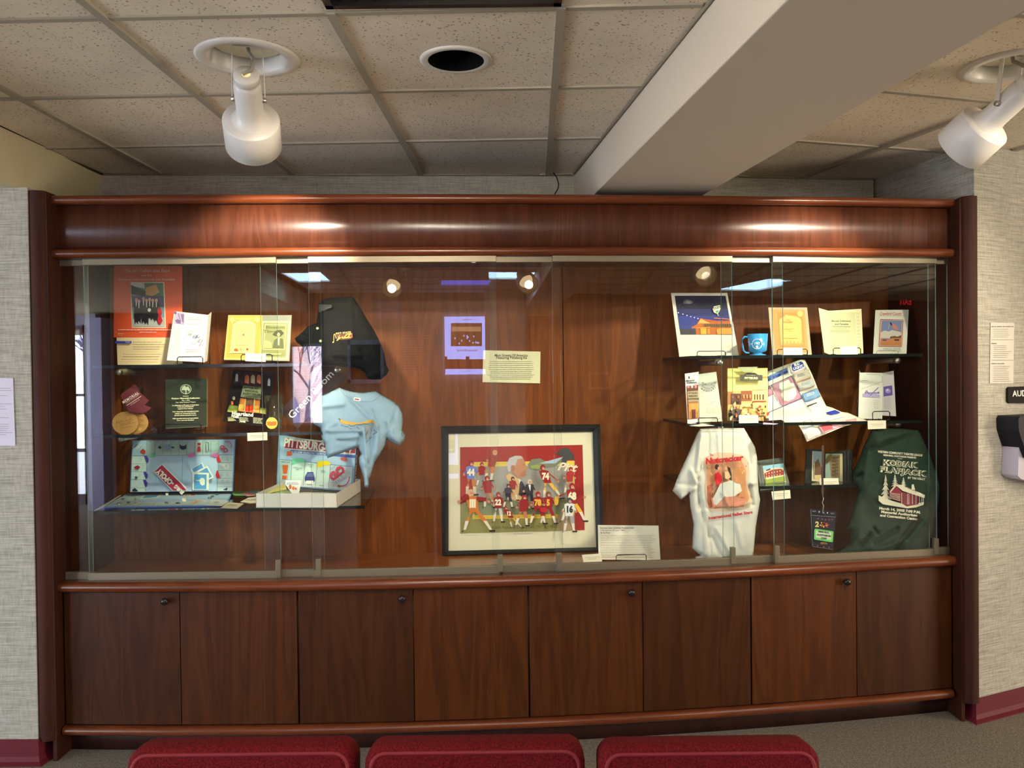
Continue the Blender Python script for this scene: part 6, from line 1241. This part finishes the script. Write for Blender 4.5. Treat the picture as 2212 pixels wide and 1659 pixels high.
# street scene postcard book
def art_p(a):
    S1, S2, S3 = (196, 150, 80), (150, 84, 50), (96, 56, 40)
    a.poly(c((1125, 560), (1850, 540), (1865, 1100), (1125, 1095)), (206, 176, 104)); a.rect(*c((1125, 560))[0], *c((1215, 800))[0], (176, 116, 60)); a.poly(c((1175, 600), (1365, 600), (1370, 800), (1175, 800)), S3); a.poly(c((1365, 550), (1560, 545), (1562, 730), (1368, 740)), S2); a.poly(c((1570, 540), (1850, 530), (1855, 740), (1570, 735)), (236, 216, 140)); a.line(c((1570, 540), (1850, 528)), 1, (90, 70, 30))
    for x in (1615, 1662, 1712, 1770): a.rect(*c((x - 12, 615))[0], *c((x + 12, 715))[0], (96, 60, 40))
    for x in (1210, 1310): a.rect(*c((x - 20, 640))[0], *c((x + 20, 690))[0], (150, 90, 60)); a.rect(*c((x - 18, 740))[0], *c((x + 22, 770))[0], (60, 36, 30))
    for x in (1410, 1470, 1525): a.rect(*c((x - 14, 620))[0], *c((x + 14, 690))[0], (206, 150, 100))
    a.poly(c((1380, 765), (1560, 765), (1490, 850), (1330, 850)), (232, 206, 130)); a.poly(c((1590, 770), (1830, 770), (1770, 885), (1500, 850)), (236, 210, 136)); a.rect(*c((1580, 735))[0], *c((1815, 765))[0], S2); a.poly(c((1160, 880), (1380, 900), (1330, 1000), (1130, 960)), (84, 70, 60)); a.poly(c((1125, 960), (1340, 990), (1340, 1095), (1125, 1095)), (60, 48, 44)); R = random.Random(11)
    for i in range(46): a.ell(1572 + R.random() * 84, 874 + R.random() * 34, 1.8 + R.random() * 1.6, 2.2 + R.random() * 2.6, [(240, 222, 160), (110, 70, 44), (190, 60, 44), (226, 190, 120), (70, 50, 44)][i % 5], 8)
    a.poly(c((1265, 140), (1640, 135), (1590, 180), (1530, 235), (1400, 240), (1310, 190)), (176, 178, 130)); a.poly(c((1310, 285), (1380, 280), (1440, 245), (1580, 245), (1640, 280), (1720, 285), (1718, 388), (1308, 385)), (66, 66, 56)); a.text('PITTSBURG', *c((1512, 345))[0], 4.6, (236, 226, 170), 0, bold=.04, sx=.85); a.text('Main Streets of', *c((1505, 290))[0], 2.2, (206, 196, 150), 0)
card('postcard_book', 'sepia street scene book titled PITTSBURG on the middle right shelf', 'book', c((1122, 132), (1855, 128), (1868, 1098), (1125, 1098)), [.19, .19, .13, .13], (234, 224, 134), art_p, .006)
easel(1626, 1652, 899, 914, .105, 'black wire easel behind the label of the street scene book', zs=ZR2)
label_card(c((1330, 992), (1682, 992), (1688, 1142), (1330, 1140)), [.085, .085, .078, .078], 'before the sepia street scene book')
flatcard('folded_leaflet', 'white leaflet lying under the tall open leaflet', 'leaflet', c((420, 1190), (660, 1150), (880, 1185), (600, 1200)), (226, 226, 206), ZR2 + .002); flatcard('folded_leaflet', 'lilac leaflet corner lying between book and map', 'leaflet', c((1780, 1125), (2050, 1150), (1980, 1165), (1770, 1160)), (206, 180, 206), ZR2 + .002)
# unfolded map draped over the shelf edge
c = crop(1640, 770, 6.9125)
mo = c((130, 225), (620, 45), (680, 50), (790, 270), (890, 520), (1000, 740), (1100, 770), (1230, 830), (1320, 840), (1460, 900), (1620, 960), (1440, 1000), (1280, 1040), (710, 1275), (650, 1130), (570, 1000), (420, 1005), (330, 945), (130, 960), (128, 600))
def qm(x, y):
    t = (y - 777) / (905 - 777)
    if t < .72: return .30 - .10 * t + .012 * math.sin(x * .12 + y * .03)
    k = min(1, (t - .72) / .5); return .228 - .17 * k + .004 * math.sin(x * .15)
mb = MB(); v, f = tris(mo, 5); mb.add([D(x, y, qm(x, y)) for x, y in v], f, pm((232, 226, 206), .5), True); a = Art(mb, lambda x, y, o: D(x, y, qm(x, y) - o - .001), step=6, eps=.0005)
BL_, PK = (60, 84, 180), (176, 130, 150)
a.poly(c((130, 300), (410, 165), (435, 240), (130, 375)), (110, 140, 200)); a.poly(c((130, 330), (415, 210), (432, 240), (130, 372)), BL_)
a.poly(c((450, 130), (640, 65), (715, 185), (485, 260)), (206, 196, 206)); a.poly(c((480, 140), (500, 120), (620, 75), (650, 90), (665, 150), (640, 170), (520, 220), (500, 205)), (40, 56, 160)); a.text('BUD', *c((565, 118))[0], 5.4, (240, 240, 246), 18, bold=.04); a.text('LIGHT', *c((580, 165))[0], 5.4, (240, 240, 246), 18, bold=.04)
a.poly(c((175, 425), (480, 290), (640, 620), (330, 745)), PK); a.poly(c((300, 400), (440, 345), (470, 400), (510, 400), (545, 470), (560, 560), (520, 630), (430, 670), (360, 660), (310, 580), (340, 540), (300, 480)), (222, 224, 206)); a.line(c((130, 450), (480, 290), (640, 625), (130, 840)), 1.1, (70, 76, 140)); a.line(c((165, 430), (330, 750)), 1.4, (226, 222, 230)); a.poly(c((130, 470), (160, 450), (220, 560), (130, 600)), (176, 130, 150))
for j, (p, col) in enumerate((((500, 270), (190, 180, 170)), ((560, 400), (176, 180, 176)), ((640, 560), (110, 150, 186)))): x, y = p; a.poly(c((x, y), (x + 230, y - 80), (x + 275, y + 35), (x + 50, y + 120)), col); a.line(c((x, y), (x + 230, y - 80), (x + 275, y + 35), (x + 50, y + 120), (x, y)), .8, [(206, 140, 110), (214, 140, 110), (70, 110, 160)][j]); a.lines(*c((x + 70, y - 5))[0], *c((x + 200, y + 45))[0], 4, (226, 230, 226) if j == 2 else (110, 120, 126), 1.1, -6)
a.line(c((640, 630), (700, 720), (790, 830)), .8, (90, 90, 150)); a.line(c((720, 740), (860, 690)), 2.2, (70, 50, 60)); a.poly(c((990, 840), (1130, 800), (1215, 840), (1080, 870)), (40, 60, 170)); a.lines(*c((240, 800))[0], *c((760, 900))[0], 5, (206, 204, 196), 1, -5)
a.poly(c((880, 1035), (1440, 925), (1460, 945), (1280, 1020), (960, 1140)), (226, 170, 186)); a.poly(c((900, 1030), (1080, 1000), (1100, 1080), (970, 1125)), (222, 90, 100)); a.line(c((770, 945), (820, 1020), (1260, 905)), .7, (110, 110, 190)); a.line(c((600, 990), (770, 945)), .7, (110, 110, 190)); a.line(c((635, 1080), (820, 1022)), 1.4, (130, 150, 210)); a.line(c((680, 1120), (730, 1240), (960, 1140), (880, 1035)), .7, (150, 130, 170)); a.lines(*c((700, 1105))[0], *c((870, 1180))[0], 4, (206, 196, 206), .9, -5)
tag(mb.build('unfolded_map', solid=.0006), 'crumpled advertising map spilling over the middle right shelf', 'map')
# glass mug
r = thing('glass_mug', 'small square clear glass mug standing on the map corner', 'glass mug', D(1868, 905, .09))
z0_ = ZR2 + .004; b0_ = G(1872, 903, z0_); s_ = b0_.y / F; ht = D(1872, 855, qpt(b0_)).z - z0_; mb = MB()
def ring(r_, z, k=28): return [b0_ + Vector((math.copysign(abs(math.cos(t)) ** .45, math.cos(t)) * r_, math.copysign(abs(math.sin(t)) ** .45, math.sin(t)) * r_, z)) for t in [2 * math.pi * i / k for i in range(k)]]
R_ = [ring(.0005, 0), ring(12 * s_, 0), ring(13 * s_, .004), ring(13.5 * s_, ht), ring(12.4 * s_, ht), ring(11.6 * s_, .014), ring(.0005, .012)]
mb.add([p for g in R_ for p in g], [(i * 28 + j, i * 28 + (j + 1) % 28, (i + 1) * 28 + (j + 1) % 28, (i + 1) * 28 + j) for i in range(6) for j in range(28)], M_CLEAR, True); mb.build('body', r)
mb = MB(); mb.tube([b0_ + Vector((-13 * s_, 0, ht * .85)), b0_ + Vector((-21 * s_, 0, ht * .82)), b0_ + Vector((-21 * s_, 0, ht * .2)), b0_ + Vector((-13 * s_, 0, ht * .15))], .004, M_CLEAR, 8); mb.build('handle', r)
mb = MB(); plm = Plane([(1862, 855), (1882, 855), (1882, 903), (1862, 903)], [0] * 4); plm.n = Vector((0, -1, 0)); plm.o = b0_ - Vector((0, 13.4 * s_, 0)); a = Art(mb, plm.S); k = (96, 100, 96)
a.text('85 YEARS', 1871, 864, 3, k, bold=.03, sx=.8); a.text('Pittsburg', 1871, 869, 3, k, shear=.3); a.ell(1870, 880, 3.6, 4, k, 10); a.ell(1870, 880, 2.6, 3, (206, 206, 190), 10); a.text('1920-2005', 1871, 893, 2.6, k, bold=.03, sx=.8); mb.build('etching', r)
# folded brochure on the right
r = thing('folded_brochure', 'white brochure with violet pictures standing behind the glass mug', 'brochure', D(1900, 905, .2)); vi = (110, 96, 176)
mb = MB(); P4 = c((1500, 240), (1838, 245), (1838, 935), (1480, 930)); pl = Plane(P4, [.22, .23, .15, .15]); pl.slab(mb, P4, pm((214, 218, 204)), .001); a = Art(mb, pl.S)
a.line(c((1600, 265), (1800, 275), (1835, 310), (1830, 380), (1520, 490)), 1.3, (176, 180, 176)); a.lines(*c((1535, 345))[0], *c((1640, 372))[0], 1, (130, 130, 130), 1); a.lines(*c((1540, 375))[0], *c((1820, 430))[0], 3, (190, 194, 186), .9)
a.poly(c((1540, 560), (1700, 545), (1800, 580), (1795, 620), (1540, 605)), (170, 164, 206)); a.line(c((1570, 560), (1600, 510), (1640, 570)), 1.4, vi); a.line(c((1580, 545), (1780, 545)), 1.6, vi); a.line(c((1650, 585), (1775, 465)), 1.6, vi); a.ell(*c((1775, 545))[0], 1.8, 2.4, vi); a.lines(*c((1705, 645))[0], *c((1790, 790))[0], 5, (170, 172, 164), 1); mb.build('front_page', r)
mb = MB(); P4 = c((1838, 245), (2008, 213), (2045, 893), (1838, 880)); pl = Plane(P4, [.23, .26, .2, .17]); pl.slab(mb, P4, pm((216, 214, 214)), .001); a = Art(mb, pl.S); a.poly(c((1852, 452), (1982, 432), (1990, 580), (1854, 600)), vi); a.ell(*c((1920, 515))[0], 6, 5, (170, 160, 214)); a.ell(*c((1910, 500))[0], 3, 2.4, (220, 214, 240)); a.lines(*c((1860, 610))[0], *c((1985, 790))[0], 9, (176, 174, 180), 1); a.line(c((1850, 275), (1965, 265)), .7, (190, 190, 190)); mb.build('right_page', r)
mb = MB(); P4 = c((1492, 205), (1512, 240), (1490, 925), (1478, 930)); pl = Plane(P4, [.26, .22, .15, .2]); pl.slab(mb, P4, pm((226, 222, 206)), .001); mb.build('left_flap', r)
easel(1885, 1922, 889, 905, .085, 'black wire easel before the violet-pictured brochure', zs=ZR2)
label_card(c((1618, 955), (1893, 955), (1895, 1078), (1625, 1088)), [.064] * 4, 'taped to the front of the middle right shelf')
# ---- white t-shirt
c = crop(1440, 910, 5.183)
wo = c((375, 85), (610, 78), (865, 75), (905, 140), (990, 290), (1015, 420), (1020, 560), (1030, 780), (1048, 880), (1020, 1050), (1000, 1180), (975, 1450), (960, 1560), (780, 1590), (620, 1590), (335, 1590), (320, 1515), (375, 1500), (285, 1420), (300, 1150), (265, 960), (250, 810), (165, 880), (65, 780), (140, 590), (240, 370), (340, 140))
WT = Cloth(wo, lambda x, y: .058, .034, 20, [(c((390, 140))[0], c((340, 560))[0], 4, .012), (c((350, 640))[0], c((360, 980))[0], 4, -.014), (c((280, 560))[0], c((340, 700))[0], 5, .012), (c((130, 700))[0], c((330, 720))[0], 4, -.008), (c((170, 860))[0], c((330, 740))[0], 4, .012), (c((380, 900))[0], c((470, 1300))[0], 5, -.010), (c((430, 1000))[0], c((440, 1500))[0], 5, .010), (c((500, 800))[0], c((560, 700))[0], 4, .008), (c((960, 700))[0], c((1000, 690))[0], 4, .018), (c((930, 740))[0], c((960, 930))[0], 5, -.016), (c((760, 960))[0], c((940, 900))[0], 5, .010), (c((560, 1200))[0], c((720, 1480))[0], 5, .007), (c((520, 1300))[0], c((600, 1500))[0], 4, -.007), (c((790, 1150))[0], c((840, 1400))[0], 6, .006), (c((900, 180))[0], c((940, 480))[0], 4, -.008), (c((620, 800))[0], c((700, 960))[0], 4, .006), (c((330, 1450))[0], c((430, 1480))[0], 5, .010)], .002, 2)
r = thing('white_t_shirt', 'white t-shirt with a red Nutcracker ballet print hanging from the middle shelf', 't-shirt', D(1560, 1070, .05))
mb = MB(); WT.mesh(mb, cloth_mat('white_jersey', (216, 218, 206)), 4); mb.build('fabric', r, solid=.0015)
mb = MB(); a = Art(mb, WT.S, step=4, eps=.0005)
a.poly(c((410, 460), (440, 400), (560, 350), (700, 350), (850, 380), (910, 440), (930, 560), (900, 680), (960, 860), (940, 960), (860, 990), (700, 1010), (500, 1010), (450, 960), (430, 760), (440, 600)), (214, 190, 160)); a.poly(c((440, 470), (500, 420), (840, 440), (890, 560), (880, 700), (930, 870), (860, 960), (480, 980), (450, 900), (450, 700)), (206, 150, 110)); a.poly(c((760, 520), (860, 480), (890, 700), (920, 860), (840, 920), (780, 760)), (206, 146, 96)); a.poly(c((455, 720), (520, 700), (520, 960), (470, 970)), (190, 110, 80))
R = random.Random(8)
for i in range(26): x, y = 470 + R.random() * 420, 460 + R.random() * 200; a.ell(*c((x, y))[0], 1.4, 2, [(232, 200, 120), (186, 120, 80)][i % 2], 8)
a.poly(c((500, 860), (640, 840), (700, 840), (880, 850), (860, 950), (520, 960)), (206, 136, 110)); a.poly(c((520, 860), (600, 700), (720, 660), (820, 700), (845, 780), (760, 840), (640, 850), (560, 940), (530, 930)), (214, 216, 204))
a.poly(c((540, 590), (575, 565), (612, 600), (625, 660), (600, 700), (560, 730), (548, 680), (535, 640)), (206, 36, 44)); a.ell(*c((563, 512))[0], 4.5, 6, (60, 44, 40)); a.ell(*c((585, 528))[0], 2.6, 4, (214, 160, 120)); a.poly(c((675, 505), (710, 520), (728, 600), (730, 665), (700, 650), (690, 560)), (60, 44, 40)); a.ell(*c((668, 530))[0], 3, 4.2, (222, 170, 130)); a.poly(c((650, 560), (690, 560), (722, 620), (690, 650), (655, 640)), (222, 190, 150))
RD2 = (190, 36, 50); a.text('The', *c((500, 378))[0], 4, RD2, 0, bold=.03, shear=.2); a.text('Nutcracker', *c((640, 430))[0], 11.5, RD2, 6, bold=.06, shear=.15, sx=.92); a.text('International Ballet Stars', *c((715, 1052))[0], 6, RD2, 8, bold=.05, sx=1.0); mb.build('print', r)
mb = MB(); a = Art(mb, WT.S, step=5, eps=.0005); a.line(c((372, 118), (600, 112), (880, 120)), 1.1, (176, 178, 168)); a.line(c((385, 96), (860, 88)), .5, (190, 190, 180)); mb.build('hem', r)
# ---- tile picture, album, labels on the lowest right shelf
c = crop(1620, 960, 6.9125)
q0 = .12
r = thing('tile_picture', 'small grey-framed tile picturing a red brick building on the lowest shelf', 'framed picture', D(1670, 1050, .12))
mb = MB(); P4 = c((98, 245), (490, 195), (605, 635), (155, 690)); pl = Plane(P4, [.24, .24, .15, .15]); pl.slab(mb, P4, pm((82, 86, 80), .4), .018); a = Art(mb, pl.S); a.line(c((100, 262), (140, 270), (190, 680)), 1.2, (56, 60, 58)); mb.build('frame', r, bevel=.002)
mb = MB(); a = Art(mb, lambda x, y, o: pl.S(x, y, o + .002)); a.poly(c((185, 328), (495, 288), (536, 570), (228, 606)), (226, 226, 176)); a.poly(c((190, 330), (490, 292), (498, 350), (200, 400)), (130, 190, 214)); a.poly(c((200, 395), (350, 350), (440, 350), (500, 375), (505, 380), (210, 440)), (206, 200, 176)); a.poly(c((212, 440), (330, 385), (460, 370), (500, 400), (510, 470), (220, 510)), (150, 50, 40)); a.poly(c((235, 390), (300, 365), (305, 385), (240, 405)), (90, 34, 40))
for i in range(6): a.rect(*c((235 + i * 40, 435 - i * 7))[0], *c((247 + i * 40, 460 - i * 7))[0], (226, 190, 170)); a.rect(*c((235 + i * 40, 478 - i * 5))[0], *c((247 + i * 40, 500 - i * 5))[0], (226, 190, 170))
a.poly(c((222, 520), (512, 475), (528, 565), (230, 600)), (140, 160, 60)); a.poly(c((222, 515), (512, 470), (514, 485), (240, 540)), (226, 222, 170)); mb.build('tile', r)
label_card(c((320, 705), (598, 680), (610, 805), (340, 830)), [.064] * 4, 'taped to the lowest right shelf under the tile picture')
r = thing('photo_album', 'black open photo album showing two tower photos on the lowest shelf', 'photo album', D(1790, 1048, .2)); M_AL = mat('album_black', (52, 54, 52), .3)
mb = MB(); P4 = c((850, 65), (1100, 75), (1100, 600), (820, 575)); pl = Plane(P4, [.23, .27, .2, .14]); pl.slab(mb, P4, M_AL, .006); a = Art(mb, pl.S); a.poly(c((930, 100), (1070, 110), (1080, 560), (920, 545)), (206, 206, 170)); a.poly(c((935, 104), (1068, 112), (1072, 300), (940, 290)), (130, 150, 160)); a.poly(c((960, 400), (965, 270), (985, 250), (1000, 230), (1020, 210), (1030, 260), (1060, 320), (1070, 460), (960, 470)), (110, 84, 66)); a.poly(c((945, 460), (1075, 455), (1078, 540), (940, 530)), (206, 190, 140)); a.line(c((945, 300), (950, 520)), 1.2, (60, 60, 50)); mb.build('left_page', r)
mb = MB(); P4 = c((1110, 130), (1525, 75), (1522, 605), (1110, 600)); pl = Plane(P4, [.26, .18, .12, .2]); pl.slab(mb, P4, M_AL, .008); a = Art(mb, pl.S); a.poly(c((1130, 140), (1385, 140), (1388, 560), (1125, 510)), (150, 176, 160)); a.poly(c((1190, 130), (1230, 165), (1345, 150), (1350, 500), (1215, 500), (1195, 330)), (140, 118, 86)); a.poly(c((1130, 230), (1170, 160), (1230, 140), (1200, 240), (1140, 300)), (120, 110, 50)); a.poly(c((1345, 145), (1380, 145), (1385, 555), (1350, 560)), (206, 196, 140))
for i in range(4):
    for j in range(6): a.rect(*c((1235 + i * 27, 190 + j * 50))[0], *c((1248 + i * 27, 215 + j * 50))[0], (84, 74, 60))
for x in (1430, 1480): a.line(c((x, 110), (x + 5, 590)), .9, (90, 92, 88))
mb.build('right_page', r)
label_card(c((1032, 505), (1318, 505), (1335, 632), (1048, 628)), [.09, .09, .082, .082], 'before the black photo album')
# lanyard with pass
r = thing('event_pass', 'black MEMORIAL AUDITORIUM STAFF pass hanging on a dark lanyard', 'event pass', D(1778, 1100, .06))
mb = MB(); ly = [(1777, 962), (1778, 985), (1776, 1020), (1777, 1050), (1777, 1068)]; w_ = 2.4
for (x0, y0), (x1, y1) in zip(ly, ly[1:]): mb.hexa([D(x0 - w_, y0, .068), D(x0 + w_, y0, .068), D(x1 + w_, y1, .062), D(x1 - w_, y1, .062), D(x0 - w_, y0, .070), D(x0 + w_, y0, .070), D(x1 + w_, y1, .064), D(x1 - w_, y1, .064)], pm((66, 48, 44), .5))
mb.build('strap', r)
mb = MB(); mb.tube([D(1777, 1068, .06), D(1779, 1078, .058), D(1776, 1086, .058), D(1779, 1092, .058), D(1777, 1105, .058), D(1781, 1110, .056), D(1777, 1108, .05)], .0016, M_CHROME, 7); mb.build('clip', r)
P4 = c((895, 962), (1290, 1005), (1245, 1575), (915, 1525)); pl = Plane(P4, [.058, .058, .062, .062])
mb = MB(); pl.slab(mb, P4, mat('black_vinyl', (36, 36, 44), .2), .002); a = Art(mb, pl.S); g = (150, 150, 160)
for x, y in ((958, 998), (1228, 1030)): a.ell(*c((x, y))[0], 4, 1.6, g, 12); a.ell(*c((x, y))[0], 3.2, 1.0, (40, 40, 44), 12)
a.ell(*c((1030, 1005))[0], 1.2, 2, (206, 206, 206), 8); a.ell(*c((1152, 1020))[0], 1.2, 2, (206, 206, 206), 8); a.line(c((915, 1055), (1275, 1085)), .8, g); a.line(c((905, 970), (930, 1520), (1240, 1565)), .6, g); mb.build('pass_holder', r)
mb = MB(); a = Art(mb, lambda x, y, o: pl.S(x, y, o + .0006)); a.poly(c((930, 1080), (1270, 1105), (1235, 1545), (935, 1500)), (28, 28, 44)); a.text('2', *c((1000, 1195))[0], 11, (226, 200, 120), -4, bold=.05); R = random.Random(6)
for i in range(22): a.ell(*c((1045 + R.random() * 115, 1150 + R.random() * 80))[0], 1.6, 1.3, [(226, 150, 60), (200, 60, 50), (240, 216, 140), (150, 60, 60)][i % 4], 7)
for x, y in ((1000, 1100), (1060, 1110), (1110, 1118), (1165, 1118), (1210, 1112), (990, 1505), (1080, 1520), (1160, 1525)): a.ell(*c((x, y))[0], 2, 1.4, (150, 70, 80), 8)
a.poly(c((940, 1262), (955, 1248), (1215, 1285), (1225, 1300), (1215, 1440), (1200, 1450), (945, 1410), (935, 1395)), (110, 206, 100)); a.poly(c((962, 1285), (975, 1272), (1185, 1300), (1195, 1312), (1188, 1405), (1175, 1415), (970, 1385), (960, 1372)), (206, 222, 190))
for t, y in (('MEMORIAL', 1300), ('AUDITORIUM', 1348), ('STAFF', 1392)): a.text(t, *c((1080, y))[0], 3.6, (40, 44, 44), -7, bold=.04, sx=.95)
a.lines(*c((1030, 1445))[0], *c((1135, 1480))[0], 2, (190, 150, 60), 1.6); mb.build('insert', r)
# ---- green shirt
c = crop(1780, 910, 5.186)
go = c((530, 100), (620, 85), (700, 80), (880, 80), (1060, 100), (1100, 180), (1140, 270), (1180, 370), (1260, 580), (1305, 720), (1295, 880), (1250, 1080), (1200, 1300), (1160, 1500), (900, 1510), (600, 1520), (420, 1520), (250, 1520), (90, 1500), (180, 1440), (280, 1370), (300, 1240), (255, 1200), (340, 950), (390, 770), (320, 640), (320, 560), (400, 400), (440, 290), (490, 190))
GT = Cloth(go, lambda x, y: .10 - .02 * min(1, max(0, (y - 960) / 200)), .05, 24, [(c((450, 330))[0], c((1060, 110))[0], 4, -.02), (c((430, 290))[0], c((600, 240))[0], 5, .014), (c((500, 330))[0], c((440, 620))[0], 5, .014), (c((330, 640))[0], c((430, 600))[0], 4, -.02), (c((330, 600))[0], c((400, 520))[0], 5, .012), (c((370, 760))[0], c((340, 1000))[0], 6, .010), (c((1050, 1100))[0], c((800, 1420))[0], 5, -.022), (c((1120, 1120))[0], c((900, 1400))[0], 6, .014), (c((820, 1200))[0], c((560, 1360))[0], 6, -.016), (c((560, 1200))[0], c((600, 1250))[0], 4, -.014), (c((520, 1260))[0], c((400, 1400))[0], 5, -.018), (c((400, 1300))[0], c((150, 1480))[0], 7, .016), (c((900, 1330))[0], c((560, 1450))[0], 6, .014), (c((780, 1440))[0], c((830, 1460))[0], 4, -.02), (c((1180, 700))[0], c((1140, 1300))[0], 6, .010), (c((600, 700))[0], c((540, 780))[0], 8, -.006)], .003, 5)
r = thing('green_t_shirt', 'dark green t-shirt printed KODIAK FLAPJACK with a snowy cabin, far right', 't-shirt', D(1930, 1060, .07))
mb = MB(); GT.mesh(mb, cloth_mat('green_jersey', (48, 66, 54)), 4.2); mb.build('fabric', r, solid=.0015)
mb = MB(); a = Art(mb, GT.S, step=4, eps=.0006); w = (206, 204, 178)
a.text('WESTERN COMMUNITY THEATRE LEAGUE', *c((852, 362))[0], 4.4, w, -5, bold=.05, sx=.96); a.text('MEMORIAL AUDITORIUM PRESENTS', *c((848, 395))[0], 3.4, w, -5, bold=.05, sx=.92); a.text('presents', *c((852, 418))[0], 2, w, -4, bold=.03)
for bo_, col in ((.09, (222, 218, 190)), (.02, (70, 84, 66))): a.text('KODIAK', *c((850, 480))[0], 10.5, col, -5, bold=bo_, sx=1.02, space=1.08); a.text('FLAPJACK', *c((880, 565))[0], 10.5, col, -6, bold=bo_, sx=.98, space=1.08)
a.text('BY TIM KELLY', *c((1035, 642))[0], 4.2, w, -5, bold=.05, sx=.82)
def pine(x, y0, y1, wd):
    for i in range(5): t0 = i / 5; y = y0 + (y1 - y0) * t0; yy = y0 + (y1 - y0) * (t0 + .30); hw = wd * (t0 + .25); a.poly(c((x, y), (x + hw, yy), (x + hw * .4, yy - 8), (x, yy + 6), (x - hw * .4, yy - 8), (x - hw, yy)), w if i % 2 == 0 else (190, 190, 168))
pine(690, 595, 850, 62); pine(795, 590, 720, 45); pine(890, 625, 735, 42)
a.poly(c((612, 830), (660, 850), (760, 890), (930, 940), (1120, 905), (1115, 935), (1030, 965), (930, 975), (780, 950), (660, 930), (612, 890)), w); a.poly(c((728, 780), (800, 715), (870, 790), (855, 905), (735, 860)), (130, 30, 50)); a.poly(c((860, 790), (1060, 830), (1055, 930), (930, 955), (855, 905)), (110, 34, 46)); a.poly(c((735, 790), (800, 705), (880, 715), (1130, 825), (1125, 860), (880, 780), (812, 722), (745, 800)), w)
for i in range(6): a.line(c((738, 800 + i * 12), (855, 820 + i * 14)), .8, w)
for x in (870, 935, 950, 990, 1030, 1070, 1095, 1112): a.line(c((x, 800 + (x - 860) * .12), (x, 930)), .9, w)
a.poly(c((980, 765), (982, 710), (1005, 705), (1020, 770)), w)
for t, y, x in (('March 14, 2008 7:00 P.M.', 998, 850), ('Memorial Auditorium', 1035, 842), ('and Convention Center', 1075, 840)): a.text(t, *c((x, y))[0], 5.2, w, -6, bold=.045, sx=.86)
mb.build('print', r)
